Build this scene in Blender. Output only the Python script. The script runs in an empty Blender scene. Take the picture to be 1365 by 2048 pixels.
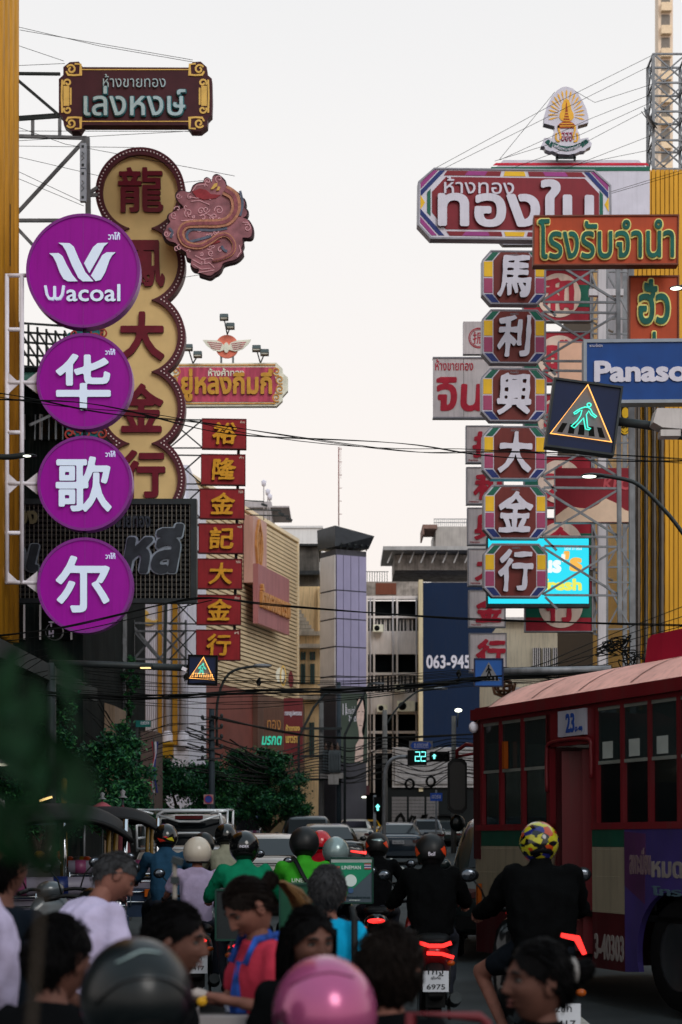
import bpy, bmesh, math, random
import numpy as np
from mathutils import Vector, Matrix, Euler, noise
from mathutils.geometry import delaunay_2d_cdt
R = math.radians
rnd = random.Random(7)
scene = bpy.context.scene
COL = scene.collection
# ------------------------------------------------------------------ camera
H, F, CX, CY = 1.70, 3600.0, 682.5, 1630.0      # eye height; focal length, axis and horizon in photo pixels
cam_d = bpy.data.cameras.new('camera')
cam = bpy.data.objects.new('camera', cam_d); COL.objects.link(cam); scene.camera = cam
cam.location = (0, 0, H); cam.rotation_euler = (R(90), 0, 0)
cam_d.sensor_fit = 'VERTICAL'; cam_d.sensor_height = 36; cam_d.lens = F / 2048 * 36
cam_d.shift_y = (CY - 1024) / 2048
cam_d.clip_start = 0.2; cam_d.clip_end = 4000
cam_d.dof.use_dof = True; cam_d.dof.focus_distance = 22; cam_d.dof.aperture_fstop = 3.4
# ------------------------------------------------------------------ sky and sun (bright overcast evening)
SUN_EL, SUN_AZ = 36, 152                       # the haze-covered sun stands behind the camera, a little to its right
world = bpy.data.worlds.new('World'); scene.world = world; world.use_nodes = True
nt = world.node_tree; bg = nt.nodes['Background']; bg.inputs['Strength'].default_value = 0.1
sky = nt.nodes.new('ShaderNodeTexSky'); sky.sky_type = 'NISHITA'; sky.sun_disc = False
sky.sun_elevation = R(SUN_EL); sky.sun_rotation = R(SUN_AZ); sky.dust_density = 6; sky.air_density = 1.5
hs = nt.nodes.new('ShaderNodeHueSaturation'); hs.inputs['Saturation'].default_value = 0.25
nt.links.new(sky.outputs[0], hs.inputs['Color'])
tc = nt.nodes.new('ShaderNodeTexCoord'); sx = nt.nodes.new('ShaderNodeSeparateXYZ')
nt.links.new(tc.outputs['Generated'], sx.inputs[0])
cr = nt.nodes.new('ShaderNodeValToRGB')        # cloud veil: rosy low down, grey higher up; unseen top tinted blue to cool shade
e = cr.color_ramp.elements
e[0].position = 0.0; e[0].color = (0.93, 0.835, 0.775, 1)
e[1].position = 0.7; e[1].color = (0.60, 0.74, 0.84, 1)
k = e.new(0.17); k.color = (0.94, 0.88, 0.84, 1)
k = e.new(0.43); k.color = (0.835, 0.835, 0.842, 1)
k = e.new(0.34); k.color = (0.89, 0.875, 0.868, 1)
nt.links.new(sx.outputs['Z'], cr.inputs[0])
sc_ = nt.nodes.new('ShaderNodeVectorMath'); sc_.operation = 'SCALE'; sc_.inputs['Scale'].default_value = 10.75
nt.links.new(cr.outputs[0], sc_.inputs[0])
mx = nt.nodes.new('ShaderNodeMix'); mx.data_type = 'RGBA'; mx.inputs[0].default_value = 0.96
nt.links.new(hs.outputs[0], mx.inputs[6]); nt.links.new(sc_.outputs[0], mx.inputs[7])
nt.links.new(mx.outputs[2], bg.inputs['Color'])
sun_d = bpy.data.lights.new('sun', 'SUN'); sun_d.energy = 1.1; sun_d.angle = R(25); sun_d.color = (1, .95, .9)
sun = bpy.data.objects.new('sun', sun_d); COL.objects.link(sun); sun.location = (0, -30, 60)
_sd = Vector((math.sin(R(SUN_AZ)) * math.cos(R(SUN_EL)), math.cos(R(SUN_AZ)) * math.cos(R(SUN_EL)), math.sin(R(SUN_EL))))
sun.rotation_euler = _sd.to_track_quat('Z', 'Y').to_euler()
vs = scene.view_settings; vs.view_transform = 'Standard'; vs.look = 'None'; vs.exposure = 0; vs.gamma = 1
scene.cycles.max_bounces = 5; scene.cycles.diffuse_bounces = 3; scene.cycles.glossy_bounces = 3; scene.cycles.transparent_max_bounces = 6
scene.cycles.use_denoising = True

# ------------------------------------------------------------------ helpers
def lin(c, g=1.0):
    o = []
    for v in c[:3]:
        v = v / 255
        o.append(min(.9, g * (v / 12.92 if v <= .04045 else ((v + .055) / 1.055) ** 2.4)))
    return tuple(o)

_M = {}
def mat(name, rgb, g=1.0, rough=.6, metal=0, var=.15, scale=5, bump=0, bscale=40, emit=None, es=0, dirt=0, coat=0, stretch=None, spec=.25):
    """painted / woven / metal surface with uneven tone (var), optional vertical grime (dirt) and grain (bump)"""
    if name in _M: return _M[name]
    m = bpy.data.materials.new(name); m.use_nodes = True; n = m.node_tree; b = n.nodes['Principled BSDF']
    base = lin(rgb, g)
    t = n.nodes.new('ShaderNodeTexCoord')
    src = t.outputs['Object']
    if stretch:
        mp = n.nodes.new('ShaderNodeMapping'); mp.inputs['Scale'].default_value = stretch
        n.links.new(src, mp.inputs[0]); src2 = mp.outputs[0]
    else: src2 = src
    nz = n.nodes.new('ShaderNodeTexNoise'); nz.inputs['Scale'].default_value = scale; nz.inputs['Detail'].default_value = 5
    n.links.new(src2, nz.inputs[0])
    mr = n.nodes.new('ShaderNodeMapRange'); mr.inputs[1].default_value = .3; mr.inputs[2].default_value = .7
    mr.inputs[3].default_value = 1 - var; mr.inputs[4].default_value = 1 + var
    n.links.new(nz.outputs[0], mr.inputs[0])
    vm = n.nodes.new('ShaderNodeVectorMath'); vm.operation = 'SCALE'; vm.inputs[0].default_value = base
    n.links.new(mr.outputs[0], vm.inputs['Scale']); out = vm.outputs[0]
    if dirt:
        mp2 = n.nodes.new('ShaderNodeMapping'); mp2.inputs['Scale'].default_value = (5, 5, .35)
        n.links.new(src, mp2.inputs[0])
        n2 = n.nodes.new('ShaderNodeTexNoise'); n2.inputs['Scale'].default_value = 2.2; n2.inputs['Detail'].default_value = 8; n2.inputs['Roughness'].default_value = .65
        n.links.new(mp2.outputs[0], n2.inputs[0])
        r2 = n.nodes.new('ShaderNodeMapRange'); r2.inputs[1].default_value = .48; r2.inputs[2].default_value = .72; r2.inputs[3].default_value = 0; r2.inputs[4].default_value = dirt
        n.links.new(n2.outputs[0], r2.inputs[0])
        mxx = n.nodes.new('ShaderNodeMix'); mxx.data_type = 'RGBA'; n.links.new(r2.outputs[0], mxx.inputs[0])
        n.links.new(out, mxx.inputs[6]); mxx.inputs[7].default_value = (*[v * .22 for v in base], 1) if sum(base) > .2 else (.05, .045, .04, 1)
        out = mxx.outputs[2]
    n.links.new(out, b.inputs['Base Color'])
    b.inputs['Roughness'].default_value = rough; b.inputs['Metallic'].default_value = metal
    b.inputs['Specular IOR Level'].default_value = spec
    if coat: b.inputs['Coat Weight'].default_value = coat; b.inputs['Coat Roughness'].default_value = .06
    if bump:
        n3 = n.nodes.new('ShaderNodeTexNoise'); n3.inputs['Scale'].default_value = bscale; n3.inputs['Detail'].default_value = 4
        n.links.new(src2, n3.inputs[0])
        bp = n.nodes.new('ShaderNodeBump'); bp.inputs['Strength'].default_value = bump; bp.inputs['Distance'].default_value = .02
        n.links.new(n3.outputs[0], bp.inputs['Height']); n.links.new(bp.outputs[0], b.inputs['Normal'])
    if emit is not None:
        b.inputs['Emission Color'].default_value = (*lin(emit), 1); b.inputs['Emission Strength'].default_value = es
    _M[name] = m
    return m

def glass(name, tint=(20, 26, 28), rough=.05, spec=.6):
    return mat(name, tint, rough=rough, spec=spec, var=.1)

def P(px, py, d):
    return Vector(((px - CX) / F * d, d, H - (py - CY) / F * d))

def tag(o, label, cat, group=None, kind=None):
    if label: o['label'] = label
    if cat: o['category'] = cat
    if group: o['group'] = group
    if kind: o['kind'] = kind
    return o

def thing(name, label, cat, loc=(0, 0, 0), group=None, rot=(0, 0, 0)):
    o = bpy.data.objects.new(name, None); COL.objects.link(o); o.location = loc; o.rotation_euler = rot
    o.empty_display_size = .2
    return tag(o, label, cat, group)

def children(o): return [c for c in list(COL.objects) if c.parent == o]

def copy_tree(o, parent=None, label=None):
    c = o.copy(); COL.objects.link(c); c.parent = parent
    if label: c['label'] = label
    for ch in children(o): copy_tree(ch, c)
    return c

def fill2d(loops):
    """triangles of the area inside closed 2-D loops (holes by even-odd)"""
    vs_, es = [], []
    for L in loops:
        b = len(vs_); n = len(L)
        vs_ += [Vector(p) for p in L]; es += [(b + i, b + (i + 1) % n) for i in range(n)]
    ov, oe, of, *_ = delaunay_2d_cdt(vs_, es, [], 0, 1e-6)
    V = np.array([(v.x, v.y) for v in ov])
    T = np.array([f for f in of if len(f) == 3], dtype=int)
    if not len(T): return V, []
    c = V[T].mean(1); ins = np.zeros(len(c), bool)
    for L in loops:
        A = np.array(L); B = np.roll(A, -1, 0)
        for (x1, y1), (x2, y2) in zip(A, B):
            if y1 == y2: continue
            m = ((y1 <= c[:, 1]) & (c[:, 1] < y2)) | ((y2 <= c[:, 1]) & (c[:, 1] < y1))
            ins ^= m & (c[:, 0] < x1 + (c[:, 1] - y1) / (y2 - y1) * (x2 - x1))
    return V, T[ins].tolist()

class MB:
    def __init__(s): s.v = []; s.f = []; s.mi = []; s.sm = []
    def add(s, vs_, fs, mi=0, smooth=False):
        b = len(s.v); s.v += [tuple(p) for p in vs_]
        for f in fs: s.f.append([b + i for i in f]); s.mi.append(mi); s.sm.append(smooth)
        return s
    def box(s, c, size, rot=None, mi=0):
        hx, hy, hz = [a / 2 for a in size]; c = Vector(c)
        vs_ = [Vector((x, y, z)) for x in (-hx, hx) for y in (-hy, hy) for z in (-hz, hz)]
        if rot is not None:
            m = rot if isinstance(rot, Matrix) else Euler(rot).to_matrix()
            vs_ = [m @ v for v in vs_]
        return s.add([v + c for v in vs_], [(0, 1, 3, 2), (4, 6, 7, 5), (0, 4, 5, 1), (2, 3, 7, 6), (0, 2, 6, 4), (1, 5, 7, 3)], mi)
    def span(s, x0, x1, y0, y1, z0, z1, mi=0):
        return s.box(((x0 + x1) / 2, (y0 + y1) / 2, (z0 + z1) / 2), (abs(x1 - x0), abs(y1 - y0), abs(z1 - z0)), mi=mi)
    def bar(s, p, q, w, h=None, mi=0):
        p, q = Vector(p), Vector(q); d = q - p; L = d.length
        if L < 1e-6: return s
        return s.box((p + q) / 2, (w, h or w, L), d.to_track_quat('Z', 'Y').to_matrix(), mi)
    def tube(s, pts, r, n=8, mi=0, caps=True, closed=False, smooth=True, squash=1.0):
        pts = [Vector(p) for p in pts]; m = len(pts)
        rs = r if isinstance(r, (list, tuple)) else [r] * m
        vs_ = []; up = None
        for i in range(m):
            a = pts[i - 1] if (i or closed) else pts[i]; b = pts[(i + 1) % m] if (i < m - 1 or closed) else pts[i]
            t = (b - a).normalized() if (b - a).length > 1e-9 else Vector((0, 0, 1))
            if up is None:
                up = Vector((0, 0, 1)) if abs(t.z) < .9 else Vector((1, 0, 0))
            sd = t.cross(up)
            if sd.length < 1e-4: sd = t.cross(Vector((0, 1, .3)))
            sd.normalize(); up = sd.cross(t).normalized()
            for j in range(n):
                a_ = 2 * math.pi * j / n
                vs_.append(pts[i] + sd * (math.cos(a_) * rs[i]) + up * (math.sin(a_) * rs[i] * squash))
        fs = []
        for i in range(m if closed else m - 1):
            i2 = (i + 1) % m
            for j in range(n):
                j2 = (j + 1) % n
                fs.append((i * n + j, i2 * n + j, i2 * n + j2, i * n + j2))
        s.add(vs_, fs, mi, smooth)
        if caps and not closed:
            b = len(s.v) - len(vs_)
            s.f.append([b + j for j in range(n)]); s.mi.append(mi); s.sm.append(False)
            s.f.append([b + (m - 1) * n + j for j in reversed(range(n))]); s.mi.append(mi); s.sm.append(False)
        return s
    def prism(s, loops, y0, y1, mi=0, back=True, fn=None, side_mi=None):
        """loops of (x, z) given depth from y0 (front, nearer) to y1"""
        fn = fn or (lambda x, z, y: (x, y, z))
        V, T = fill2d(loops)
        # orient every triangle to face -y
        fr = []
        for a, b, c in T:
            ar = (V[b][0] - V[a][0]) * (V[c][1] - V[a][1]) - (V[c][0] - V[a][0]) * (V[b][1] - V[a][1])
            fr.append((a, b, c) if ar > 0 else (a, c, b))
        s.add([fn(x, z, y0) for x, z in V], fr, mi)
        if back: s.add([fn(x, z, y1) for x, z in V], [f[::-1] for f in fr], side_mi if side_mi is not None else mi)
        if y1 != y0:
            for L in loops:
                n = len(L)
                s.add([fn(x, z, y0) for x, z in L] + [fn(x, z, y1) for x, z in L],
                      [(i, n + i, n + (i + 1) % n, (i + 1) % n) for i in range(n)], side_mi if side_mi is not None else mi)
        return s
    def lathe(s, prof, n=20, c=(0, 0, 0), axis='Z', mi=0, smooth=True, m=None):
        """profile of (radius, height)"""
        c = Vector(c); vs_ = []
        for r, h in prof:
            for j in range(n):
                a = 2 * math.pi * j / n; p = Vector((r * math.cos(a), r * math.sin(a), h))
                if axis == 'Y': p = Vector((p.x, p.z, p.y))
                if axis == 'X': p = Vector((p.z, p.x, p.y))
                if m is not None: p = m @ p
                vs_.append(p + c)
        fs = [(i * n + j, i * n + (j + 1) % n, (i + 1) * n + (j + 1) % n, (i + 1) * n + j) for i in range(len(prof) - 1) for j in range(n)]
        return s.add(vs_, fs, mi, smooth)
    def grid(s, fn, nu, nv, mi=0, smooth=True, wrap_u=False):
        vs_ = [fn(i / nu, j / nv) for j in range(nv + 1) for i in range(nu + 1)]
        w = nu + 1
        return s.add(vs_, [(j * w + i, j * w + i + 1, (j + 1) * w + i + 1, (j + 1) * w + i) for j in range(nv) for i in range(nu)], mi, smooth)
    def ell(s, c, rad, n=16, m=10, mi=0, rot=None):
        c = Vector(c); rx, ry, rz = rad; rt = Euler(rot).to_matrix() if rot else Matrix.Identity(3)
        def fn(u, v):
            a = 2 * math.pi * u; b = math.pi * (v - .5)
            return c + rt @ Vector((rx * math.cos(a) * math.cos(b), ry * math.sin(a) * math.cos(b), rz * math.sin(b)))
        return s.grid(fn, n, m, mi)
    def build(s, name, mats, parent=None, loc=None, fix=True):
        me = bpy.data.meshes.new(name); me.from_pydata(s.v, [], s.f); me.update()
        for m in (mats if isinstance(mats, (list, tuple)) else [mats]): me.materials.append(m)
        me.polygons.foreach_set('material_index', s.mi); me.polygons.foreach_set('use_smooth', s.sm)
        if fix:
            bm = bmesh.new(); bm.from_mesh(me); bmesh.ops.remove_doubles(bm, verts=bm.verts, dist=1e-5)
            bmesh.ops.recalc_face_normals(bm, faces=bm.faces); bm.to_mesh(me); bm.free()
        o = bpy.data.objects.new(name, me); COL.objects.link(o)
        if parent: o.parent = parent
        if loc is not None: o.location = loc
        return o

def circle(cx, cy, r, n=48, ry=None): return [(cx + r * math.cos(2 * math.pi * i / n), cy + (ry or r) * math.sin(2 * math.pi * i / n)) for i in range(n)]
def rect(x0, y0, x1, y1): return [(x0, y0), (x1, y0), (x1, y1), (x0, y1)]
def chamfer(x0, y0, x1, y1, c): return [(x0 + c, y0), (x1 - c, y0), (x1, y0 + c), (x1, y1 - c), (x1 - c, y1), (x0 + c, y1), (x0, y1 - c), (x0, y0 + c)]
def spline(pts, n=6, closed=False):
    out = []; m = len(pts); pts = [Vector(p) for p in pts]
    for i in range(m if closed else m - 1):
        p0 = pts[i - 1] if (i or closed) else pts[0]; p1 = pts[i]; p2 = pts[(i + 1) % m]; p3 = pts[(i + 2) % m] if (closed or i + 2 < m) else pts[-1]
        for k_ in range(n):
            t = k_ / n
            out.append(.5 * ((2 * p1) + (p2 - p0) * t + (2 * p0 - 5 * p1 + 4 * p2 - p3) * t * t + (3 * p1 - p0 - 3 * p2 + p3) * t ** 3))
    if not closed: out.append(pts[-1])
    return out

# ---- lettering: glyph outlines -> distance field -> clean contours at any weight
_TC = {}
def text_loops(body, bold=0.0, res=44, shear=0.0, warp=0.0, aniso=1.0):
    key = (body, bold, res, shear, warp, aniso)
    if key in _TC: return _TC[key]
    c = bpy.data.curves.new('t', 'FONT'); c.body = body; c.size = 1; c.fill_mode = 'NONE'; c.resolution_u = 3
    o = bpy.data.objects.new('t', c); COL.objects.link(o); bpy.context.view_layer.update()
    me = bpy.data.meshes.new_from_object(o.evaluated_get(bpy.context.evaluated_depsgraph_get()))
    V = np.array([(v.co.x, v.co.y) for v in me.vertices]); E_ = np.array([tuple(e_.vertices) for e_ in me.edges])
    bpy.data.objects.remove(o); bpy.data.curves.remove(c); bpy.data.meshes.remove(me)
    V[:, 0] += shear * V[:, 1]
    if aniso != 1.0: V[:, 1] *= aniso
    pad = max(bold, 0) + .08
    x0, y0 = V.min(0) - pad; x1, y1 = V.max(0) + pad
    h = 1 / res; nx = int((x1 - x0) / h) + 2; ny = int((y1 - y0) / h) + 2
    X = x0 + np.arange(nx) * h; Y = y0 + np.arange(ny) * h
    wn = np.zeros((ny, nx), int); D = np.full((ny, nx), .3)
    band = max(bold, 0) + .1
    for a, b in E_:
        (ax, ay), (bx, by) = V[a], V[b]
        if ay != by:
            lo, hi = min(ay, by), max(ay, by)
            r0, r1 = np.searchsorted(Y, [lo, hi])
            for r_ in range(r0, r1):
                xc = ax + (Y[r_] - ay) / (by - ay) * (bx - ax)
                wn[r_, :np.searchsorted(X, xc)] += 1 if by > ay else -1
        c0, c1 = np.searchsorted(X, [min(ax, bx) - band, max(ax, bx) + band]); r0, r1 = np.searchsorted(Y, [min(ay, by) - band, max(ay, by) + band])
        if c1 > c0 and r1 > r0:
            px = X[c0:c1][None, :] - ax; py = Y[r0:r1][:, None] - ay; dx, dy = bx - ax, by - ay; L = dx * dx + dy * dy + 1e-12
            t = np.clip((px * dx + py * dy) / L, 0, 1)
            D[r0:r1, c0:c1] = np.minimum(D[r0:r1, c0:c1], np.hypot(px - t * dx, py - t * dy))
    S = np.where(wn != 0, -D, D) - bold
    if warp:
        yy, xx = np.meshgrid(Y, X, indexing='ij')
        S = S + warp * (np.sin(xx * 9 + yy * 4) * np.cos(yy * 11 - xx * 5))
    S[0] = S[-1] = .2; S[:, 0] = S[:, -1] = .2
    S[np.abs(S) < 1e-7] = 1e-7
    loops = _contours(S, X, Y)
    w, hh = V[:, 0], V[:, 1]
    _TC[key] = (loops, (V[:, 0].min() - bold, V[:, 1].min() - bold, V[:, 0].max() + bold, V[:, 1].max() + bold))
    return _TC[key]

def _contours(S, X, Y):
    ny, nx = S.shape; nxt = {}
    def pt(e_):
        (i, j, v) = e_
        if v: t = S[j, i] / (S[j, i] - S[j + 1, i]); return (X[i], Y[j] + t * (Y[1] - Y[0]))
        t = S[j, i] / (S[j, i] - S[j, i + 1]); return (X[i] + t * (X[1] - X[0]), Y[j])
    sg = S < 0
    mixed = np.argwhere((sg[:-1, :-1] != sg[1:, 1:]) | (sg[1:, :-1] != sg[:-1, 1:]) | (sg[:-1, :-1] != sg[1:, :-1]))
    for j, i in mixed:
        a, b, c, d = sg[j, i], sg[j, i + 1], sg[j + 1, i + 1], sg[j + 1, i]
        B, Rr, T_, L = (i, j, 0), (i + 1, j, 1), (i, j + 1, 0), (i, j, 1)
        k_ = a * 1 + b * 2 + c * 4 + d * 8
        seg = {1: [(L, B)], 2: [(B, Rr)], 3: [(L, Rr)], 4: [(Rr, T_)], 5: [(L, B), (Rr, T_)], 6: [(B, T_)], 7: [(L, T_)],
               8: [(T_, L)], 9: [(T_, B)], 10: [(B, Rr), (T_, L)], 11: [(T_, Rr)], 12: [(Rr, L)], 13: [(Rr, B)], 14: [(B, L)]}.get(k_, [])
        for p, q in seg: nxt[p] = q
    loops = []
    while nxt:
        s0 = next(iter(nxt)); cur = s0; L = []
        while cur in nxt:
            L.append(pt(cur)); cur = nxt.pop(cur)
        if len(L) < 4: continue
        L = _simp(L)
        if len(L) >= 3: loops.append(L)
    return loops

def _simp(L, tol=.0022):
    A = [np.array(p) for p in L]; n = len(A); keep = set()
    far = max(range(n), key=lambda i: np.hypot(*(A[i] - A[0])))
    def rec(i, j):
        if j - i < 2: return
        a, b = A[i], A[j % n]; d = b - a; l = np.hypot(*d) + 1e-12; best, bk = 0, None
        for k_ in range(i + 1, j):
            dist = abs(d[0] * (A[k_ % n][1] - a[1]) - d[1] * (A[k_ % n][0] - a[0])) / l
            if dist > best: best, bk = dist, k_
        if best > tol: keep.add(bk % n); rec(i, bk); rec(bk, j)
    keep.add(0); keep.add(far); rec(0, far); rec(far, n)
    return [L[i] for i in sorted(keep)]

def _inside(p, poly):
    c = False; n = len(poly)
    for i in range(n):
        (x1, y1), (x2, y2) = poly[i], poly[(i + 1) % n]
        if (y1 > p[1]) != (y2 > p[1]) and p[0] < (x2 - x1) * (p[1] - y1) / (y2 - y1) + x1: c = not c
    return c

class Sign:
    """a sign whose face looks down the street; shapes are laid out on its face in units of its own size"""
    def __init__(s, name, label, cat, cx, cy, d, group=None, yaw=0, roll=0):
        s.cx, s.cy, s.d, s.k = cx, cy, d, d / F
        s.o = thing(name, label, cat, P(cx, cy, d), group, (0, R(roll), R(yaw)))
    def L(s, pts): return [((x - s.cx) * s.k, (s.cy - y) * s.k) for x, y in pts]
    def plate(s, name, loops, m, y0=0, y1=.2, parent=None, side=None):
        loops = loops if isinstance(loops[0][0], (tuple, list)) else [loops]
        ms = [m] if side is None else [m, side]
        if len(loops) > 1 and not any(_inside(a[0], b) for a in loops for b in loops if a is not b):   # separate pieces stay separate parts
            for l in loops: o = MB().prism([s.L(l)], y0, y1, side_mi=None if side is None else 1).build(name, ms, parent or s.o)
            return o
        return MB().prism([s.L(l) for l in loops], y0, y1, side_mi=None if side is None else 1).build(name, ms, parent or s.o)
    def text(s, name, body, box, m, y0=-.06, y1=0, parent=None, bold=.03, side=None, keep=True, mb=None, mi=0, **kw):
        loops, (ax, ay, bx, by) = text_loops(body, bold, **kw)
        x0, t, x1, b = box
        fx = (x1 - x0) / (bx - ax); fy = (b - t) / (by - ay)
        out = [s.L([(x0 + (x - ax) * fx, b - (y - ay) * fy) for x, y in l]) for l in loops]
        ms = [m] if side is None else [m, side]
        if mb is not None: mb.prism(out, y0, y1, mi=mi); return None
        return MB().prism(out, y0, y1, side_mi=None if side is None else 1, back=False).build(name, ms, parent or s.o)
    def rod(s, name, pts, r_px, m, y=0, parent=None, closed=False, n=8, mb=None, mi=0):
        q = mb or MB()
        q.tube([Vector((*[v for v in (x, )], y, z)) for x, z in s.L(pts)], r_px * s.k, n, closed=closed, mi=mi)
        return None if mb is not None else q.build(name, m, parent or s.o)
    def local(s, px, py, y=0):
        return Vector(((px - s.cx) * s.k, y, (s.cy - py) * s.k))
# ================================================================== sign helpers
def ribbon(mb, path, w, y0, y1, closed=False, mi=0):
    """flat raised line of width w along a 2-D path (x, z)"""
    A = [Vector((p[0], p[1])) for p in path]; n = len(A); Lp, Rp = [], []
    ws = w if isinstance(w, (list, tuple)) else [w] * n
    for i in range(n):
        a = A[i - 1] if (i or closed) else A[i]; b = A[(i + 1) % n] if (i < n - 1 or closed) else A[i]
        t = (b - a); t = t.normalized() if t.length > 1e-9 else Vector((1, 0)); nn = Vector((-t.y, t.x))
        sc2 = 1.0
        if (i and i < n - 1) or closed:
            t1 = (A[i] - A[i - 1]).normalized(); cs = max(.45, abs(nn.dot(Vector((-t1.y, t1.x))))); sc2 = 1 / cs
        Lp.append(A[i] + nn * ws[i] / 2 * sc2); Rp.append(A[i] - nn * ws[i] / 2 * sc2)
    m = n if closed else n - 1
    vs_ = []
    for i in range(n): vs_ += [(Lp[i].x, y0, Lp[i].y), (Rp[i].x, y0, Rp[i].y), (Lp[i].x, y1, Lp[i].y), (Rp[i].x, y1, Rp[i].y)]
    fs = []
    for i in range(m):
        a, b = 4 * i, 4 * ((i + 1) % n)
        fs += [(a, a + 1, b + 1, b), (a, b, b + 2, a + 2), (a + 1, a + 3, b + 3, b + 1)]
    if not closed: fs += [(0, 2, 3, 1), (4 * n - 4, 4 * n - 3, 4 * n - 1, 4 * n - 2)]
    mb.add(vs_, fs, mi)

def strokes(S, name, paths, w_px, m, y0=-.03, y1=0, parent=None, closed=False, sm=0):
    mb = MB()
    for i, p in enumerate(paths):
        if sm: p = [(v.x, v.y) for v in spline([Vector((a, b)) for a, b in p], sm, closed)]
        w = [v * S.k for v in w_px(len(p))] if callable(w_px) else w_px * S.k
        ribbon(mb, S.L(p), w, y0 - .0007 * (i % 6), y1, closed)
    return mb.build(name, m, parent or S.o)

def Z(ox, oy, s):
    """measured on an enlarged view: offset and scale back to photo pixels"""
    return lambda pts: [(ox + x * s, oy + y * s) for x, y in pts]

def spiral(cx, cy, r0, r1, a0, turns, n=18):
    return [(cx + (r0 + (r1 - r0) * i / n) * math.cos(a0 + turns * 2 * math.pi * i / n), cy + (r0 + (r1 - r0) * i / n) * math.sin(a0 + turns * 2 * math.pi * i / n)) for i in range(n + 1)]

def steel(name, label, cat, bars, w, m, group=None, part='rail', posts=None):
    """framework of steel members given as (pixel, pixel, depth, pixel, pixel, depth)"""
    a = P(bars[0][0], bars[0][1], bars[0][2])
    o = thing(name, label, cat, a, group)
    mb = MB()
    for x0, y0, d0, x1, y1, d1 in bars: mb.bar(P(x0, y0, d0) - a, P(x1, y1, d1) - a, w)
    mb.build(part, m, o)
    if posts:
        for x0, y0, d0, x1, y1, d1, pw in posts:
            MB().bar(P(x0, y0, d0) - a, P(x1, y1, d1) - a, pw).build('post', m, o)
    return o

STEEL = mat('grey steel', (112, 114, 118), 1.3, .5, .35, .25, 4, dirt=.35)
STEELD = mat('dark painted steel', (44, 50, 52), 1.1, .5, .3, .25, 4, dirt=.3)
WHITEP = mat('white painted tube', (196, 192, 200), 1.5, .45, 0, .08, 3, dirt=.25)
MAROON = mat('maroon sign board', (62, 26, 34), 1.25, .5, 0, .15, 3)
GOLDL = mat('gold line', (206, 170, 92), 1.3, .45, .1, .12)
SILVER = mat('silver lettering', (148, 170, 178), 1.35, .3, .5, .12)
TEALEDGE = mat('teal edge', (38, 92, 98), 1.3, .5)

# ================================================================== LEFT SIDE SIGNS
# --- brown gold-shop board at the very top
z1 = Z(0, 80, .3956)
S = Sign('gold_shop_sign', 'brown gold shop board with golden scroll corners and silver Thai lettering, high under the sky', 'sign', 271, 192, 38)
half = [(118, 158), (127, 150), (127, 134), (140, 124), (158, 123), (166, 134), (377, 135), (386, 124), (402, 123), (414, 134), (416, 150), (424, 157), (425, 200),
        (424, 229), (416, 237), (415, 252), (402, 262), (383, 262), (374, 250), (168, 250), (160, 262), (143, 262), (128, 250), (126, 234), (118, 228)]
S.plate('board', half, MAROON, 0, .28)
mb = MB()
for L in ([(163, 139.5), (380, 139.5)], [(163, 243), (380, 243)]): ribbon(mb, S.L(L), 1.8 * S.k, -.012, 0)
mb.build('border_line', GOLDL, S.o)
paths = []
for sx_ in (1, -1):
    for sz in (1, -1):
        f = lambda pts: [(271 + sx_ * (x - 271), 193 + sz * (y - 193)) for x, y in pts]
        paths += [f(spiral(143, 139, 9.5, 3, 3.6, 1.15, 16)), f([(133, 143), (137, 150), (150, 151), (162, 150), (162, 129), (150, 128)]), f(spiral(136, 166, 8, 2.5, 2.6, 1.1, 14)),
                  f([(125, 160), (124, 193)]), f([(142, 176), (142, 193)])]
strokes(S, 'scroll_pattern', paths, 3.6, GOLDL, -.016, 0)
S.plate('side_panel', [rect(127.5, 172, 139, 212)], GOLDL, -.01, 0); S.plate('side_panel', [rect(403, 172, 414.5, 212)], GOLDL, -.01, 0)
S.text('small_lettering', 'ห้างขายทอง', (207, 150, 332, 176), SILVER, -.05, 0, bold=-.006)
S.text('lettering_edge', 'เล่งหงษ์', (167, 173, 374, 236), TEALEDGE, -.05, 0, bold=.035)
S.text('lettering', 'เล่งหงษ์', (169, 175, 372, 234), SILVER, -.08, -.05, bold=.008)
# its bracket
steel('sign_bracket', 'dark steel bracket carrying the brown board from the ribbed yellow facade', 'bracket',
      [(20, 147, 38, 121, 148, 38), (24, 150, 38, 118, 230, 38), (22, 240, 38, 120, 233, 38), (24, 236, 38.3, 120, 229, 38.3)], .055, STEELD,
      posts=[(20, 142, 38, 20, 432, 38, .1)])
LIGHTBOX = mat('ballast box', (140, 146, 156), 1.2, .5, .2)
for i, (x, y0, y1, where) in enumerate(((27, 160, 224, 'beside the brown board'), (167, 288, 338, 'upper of two on the post behind the purple discs'), (167, 340, 404, 'lower of two on the post behind the purple discs'))):
    o = thing('ballast_box', 'narrow grey electrical box with scrawls, ' + where, 'electrical box', P(x, y1, 37.7), 'grey electrical boxes on the sign posts')
    kk = 37.7 / F; h_ = (y1 - y0) * kk
    MB().box((0, 0, h_ / 2), (12 * kk, .12, h_)).build('case', LIGHTBOX, o)
    mb = MB()
    for q in (.12, .86): mb.box((0, -.065, h_ * q), (.05, .012, .05))
    mb.tube([(-.03, -.065, h_ * .3), (.03, -.065, h_ * .4), (-.03, -.065, h_ * .48), (.03, -.065, h_ * .56), (-.02, -.065, h_ * .64)], .006, 4)
    mb.build('scrawl_marking', STEELD, o)
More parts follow.
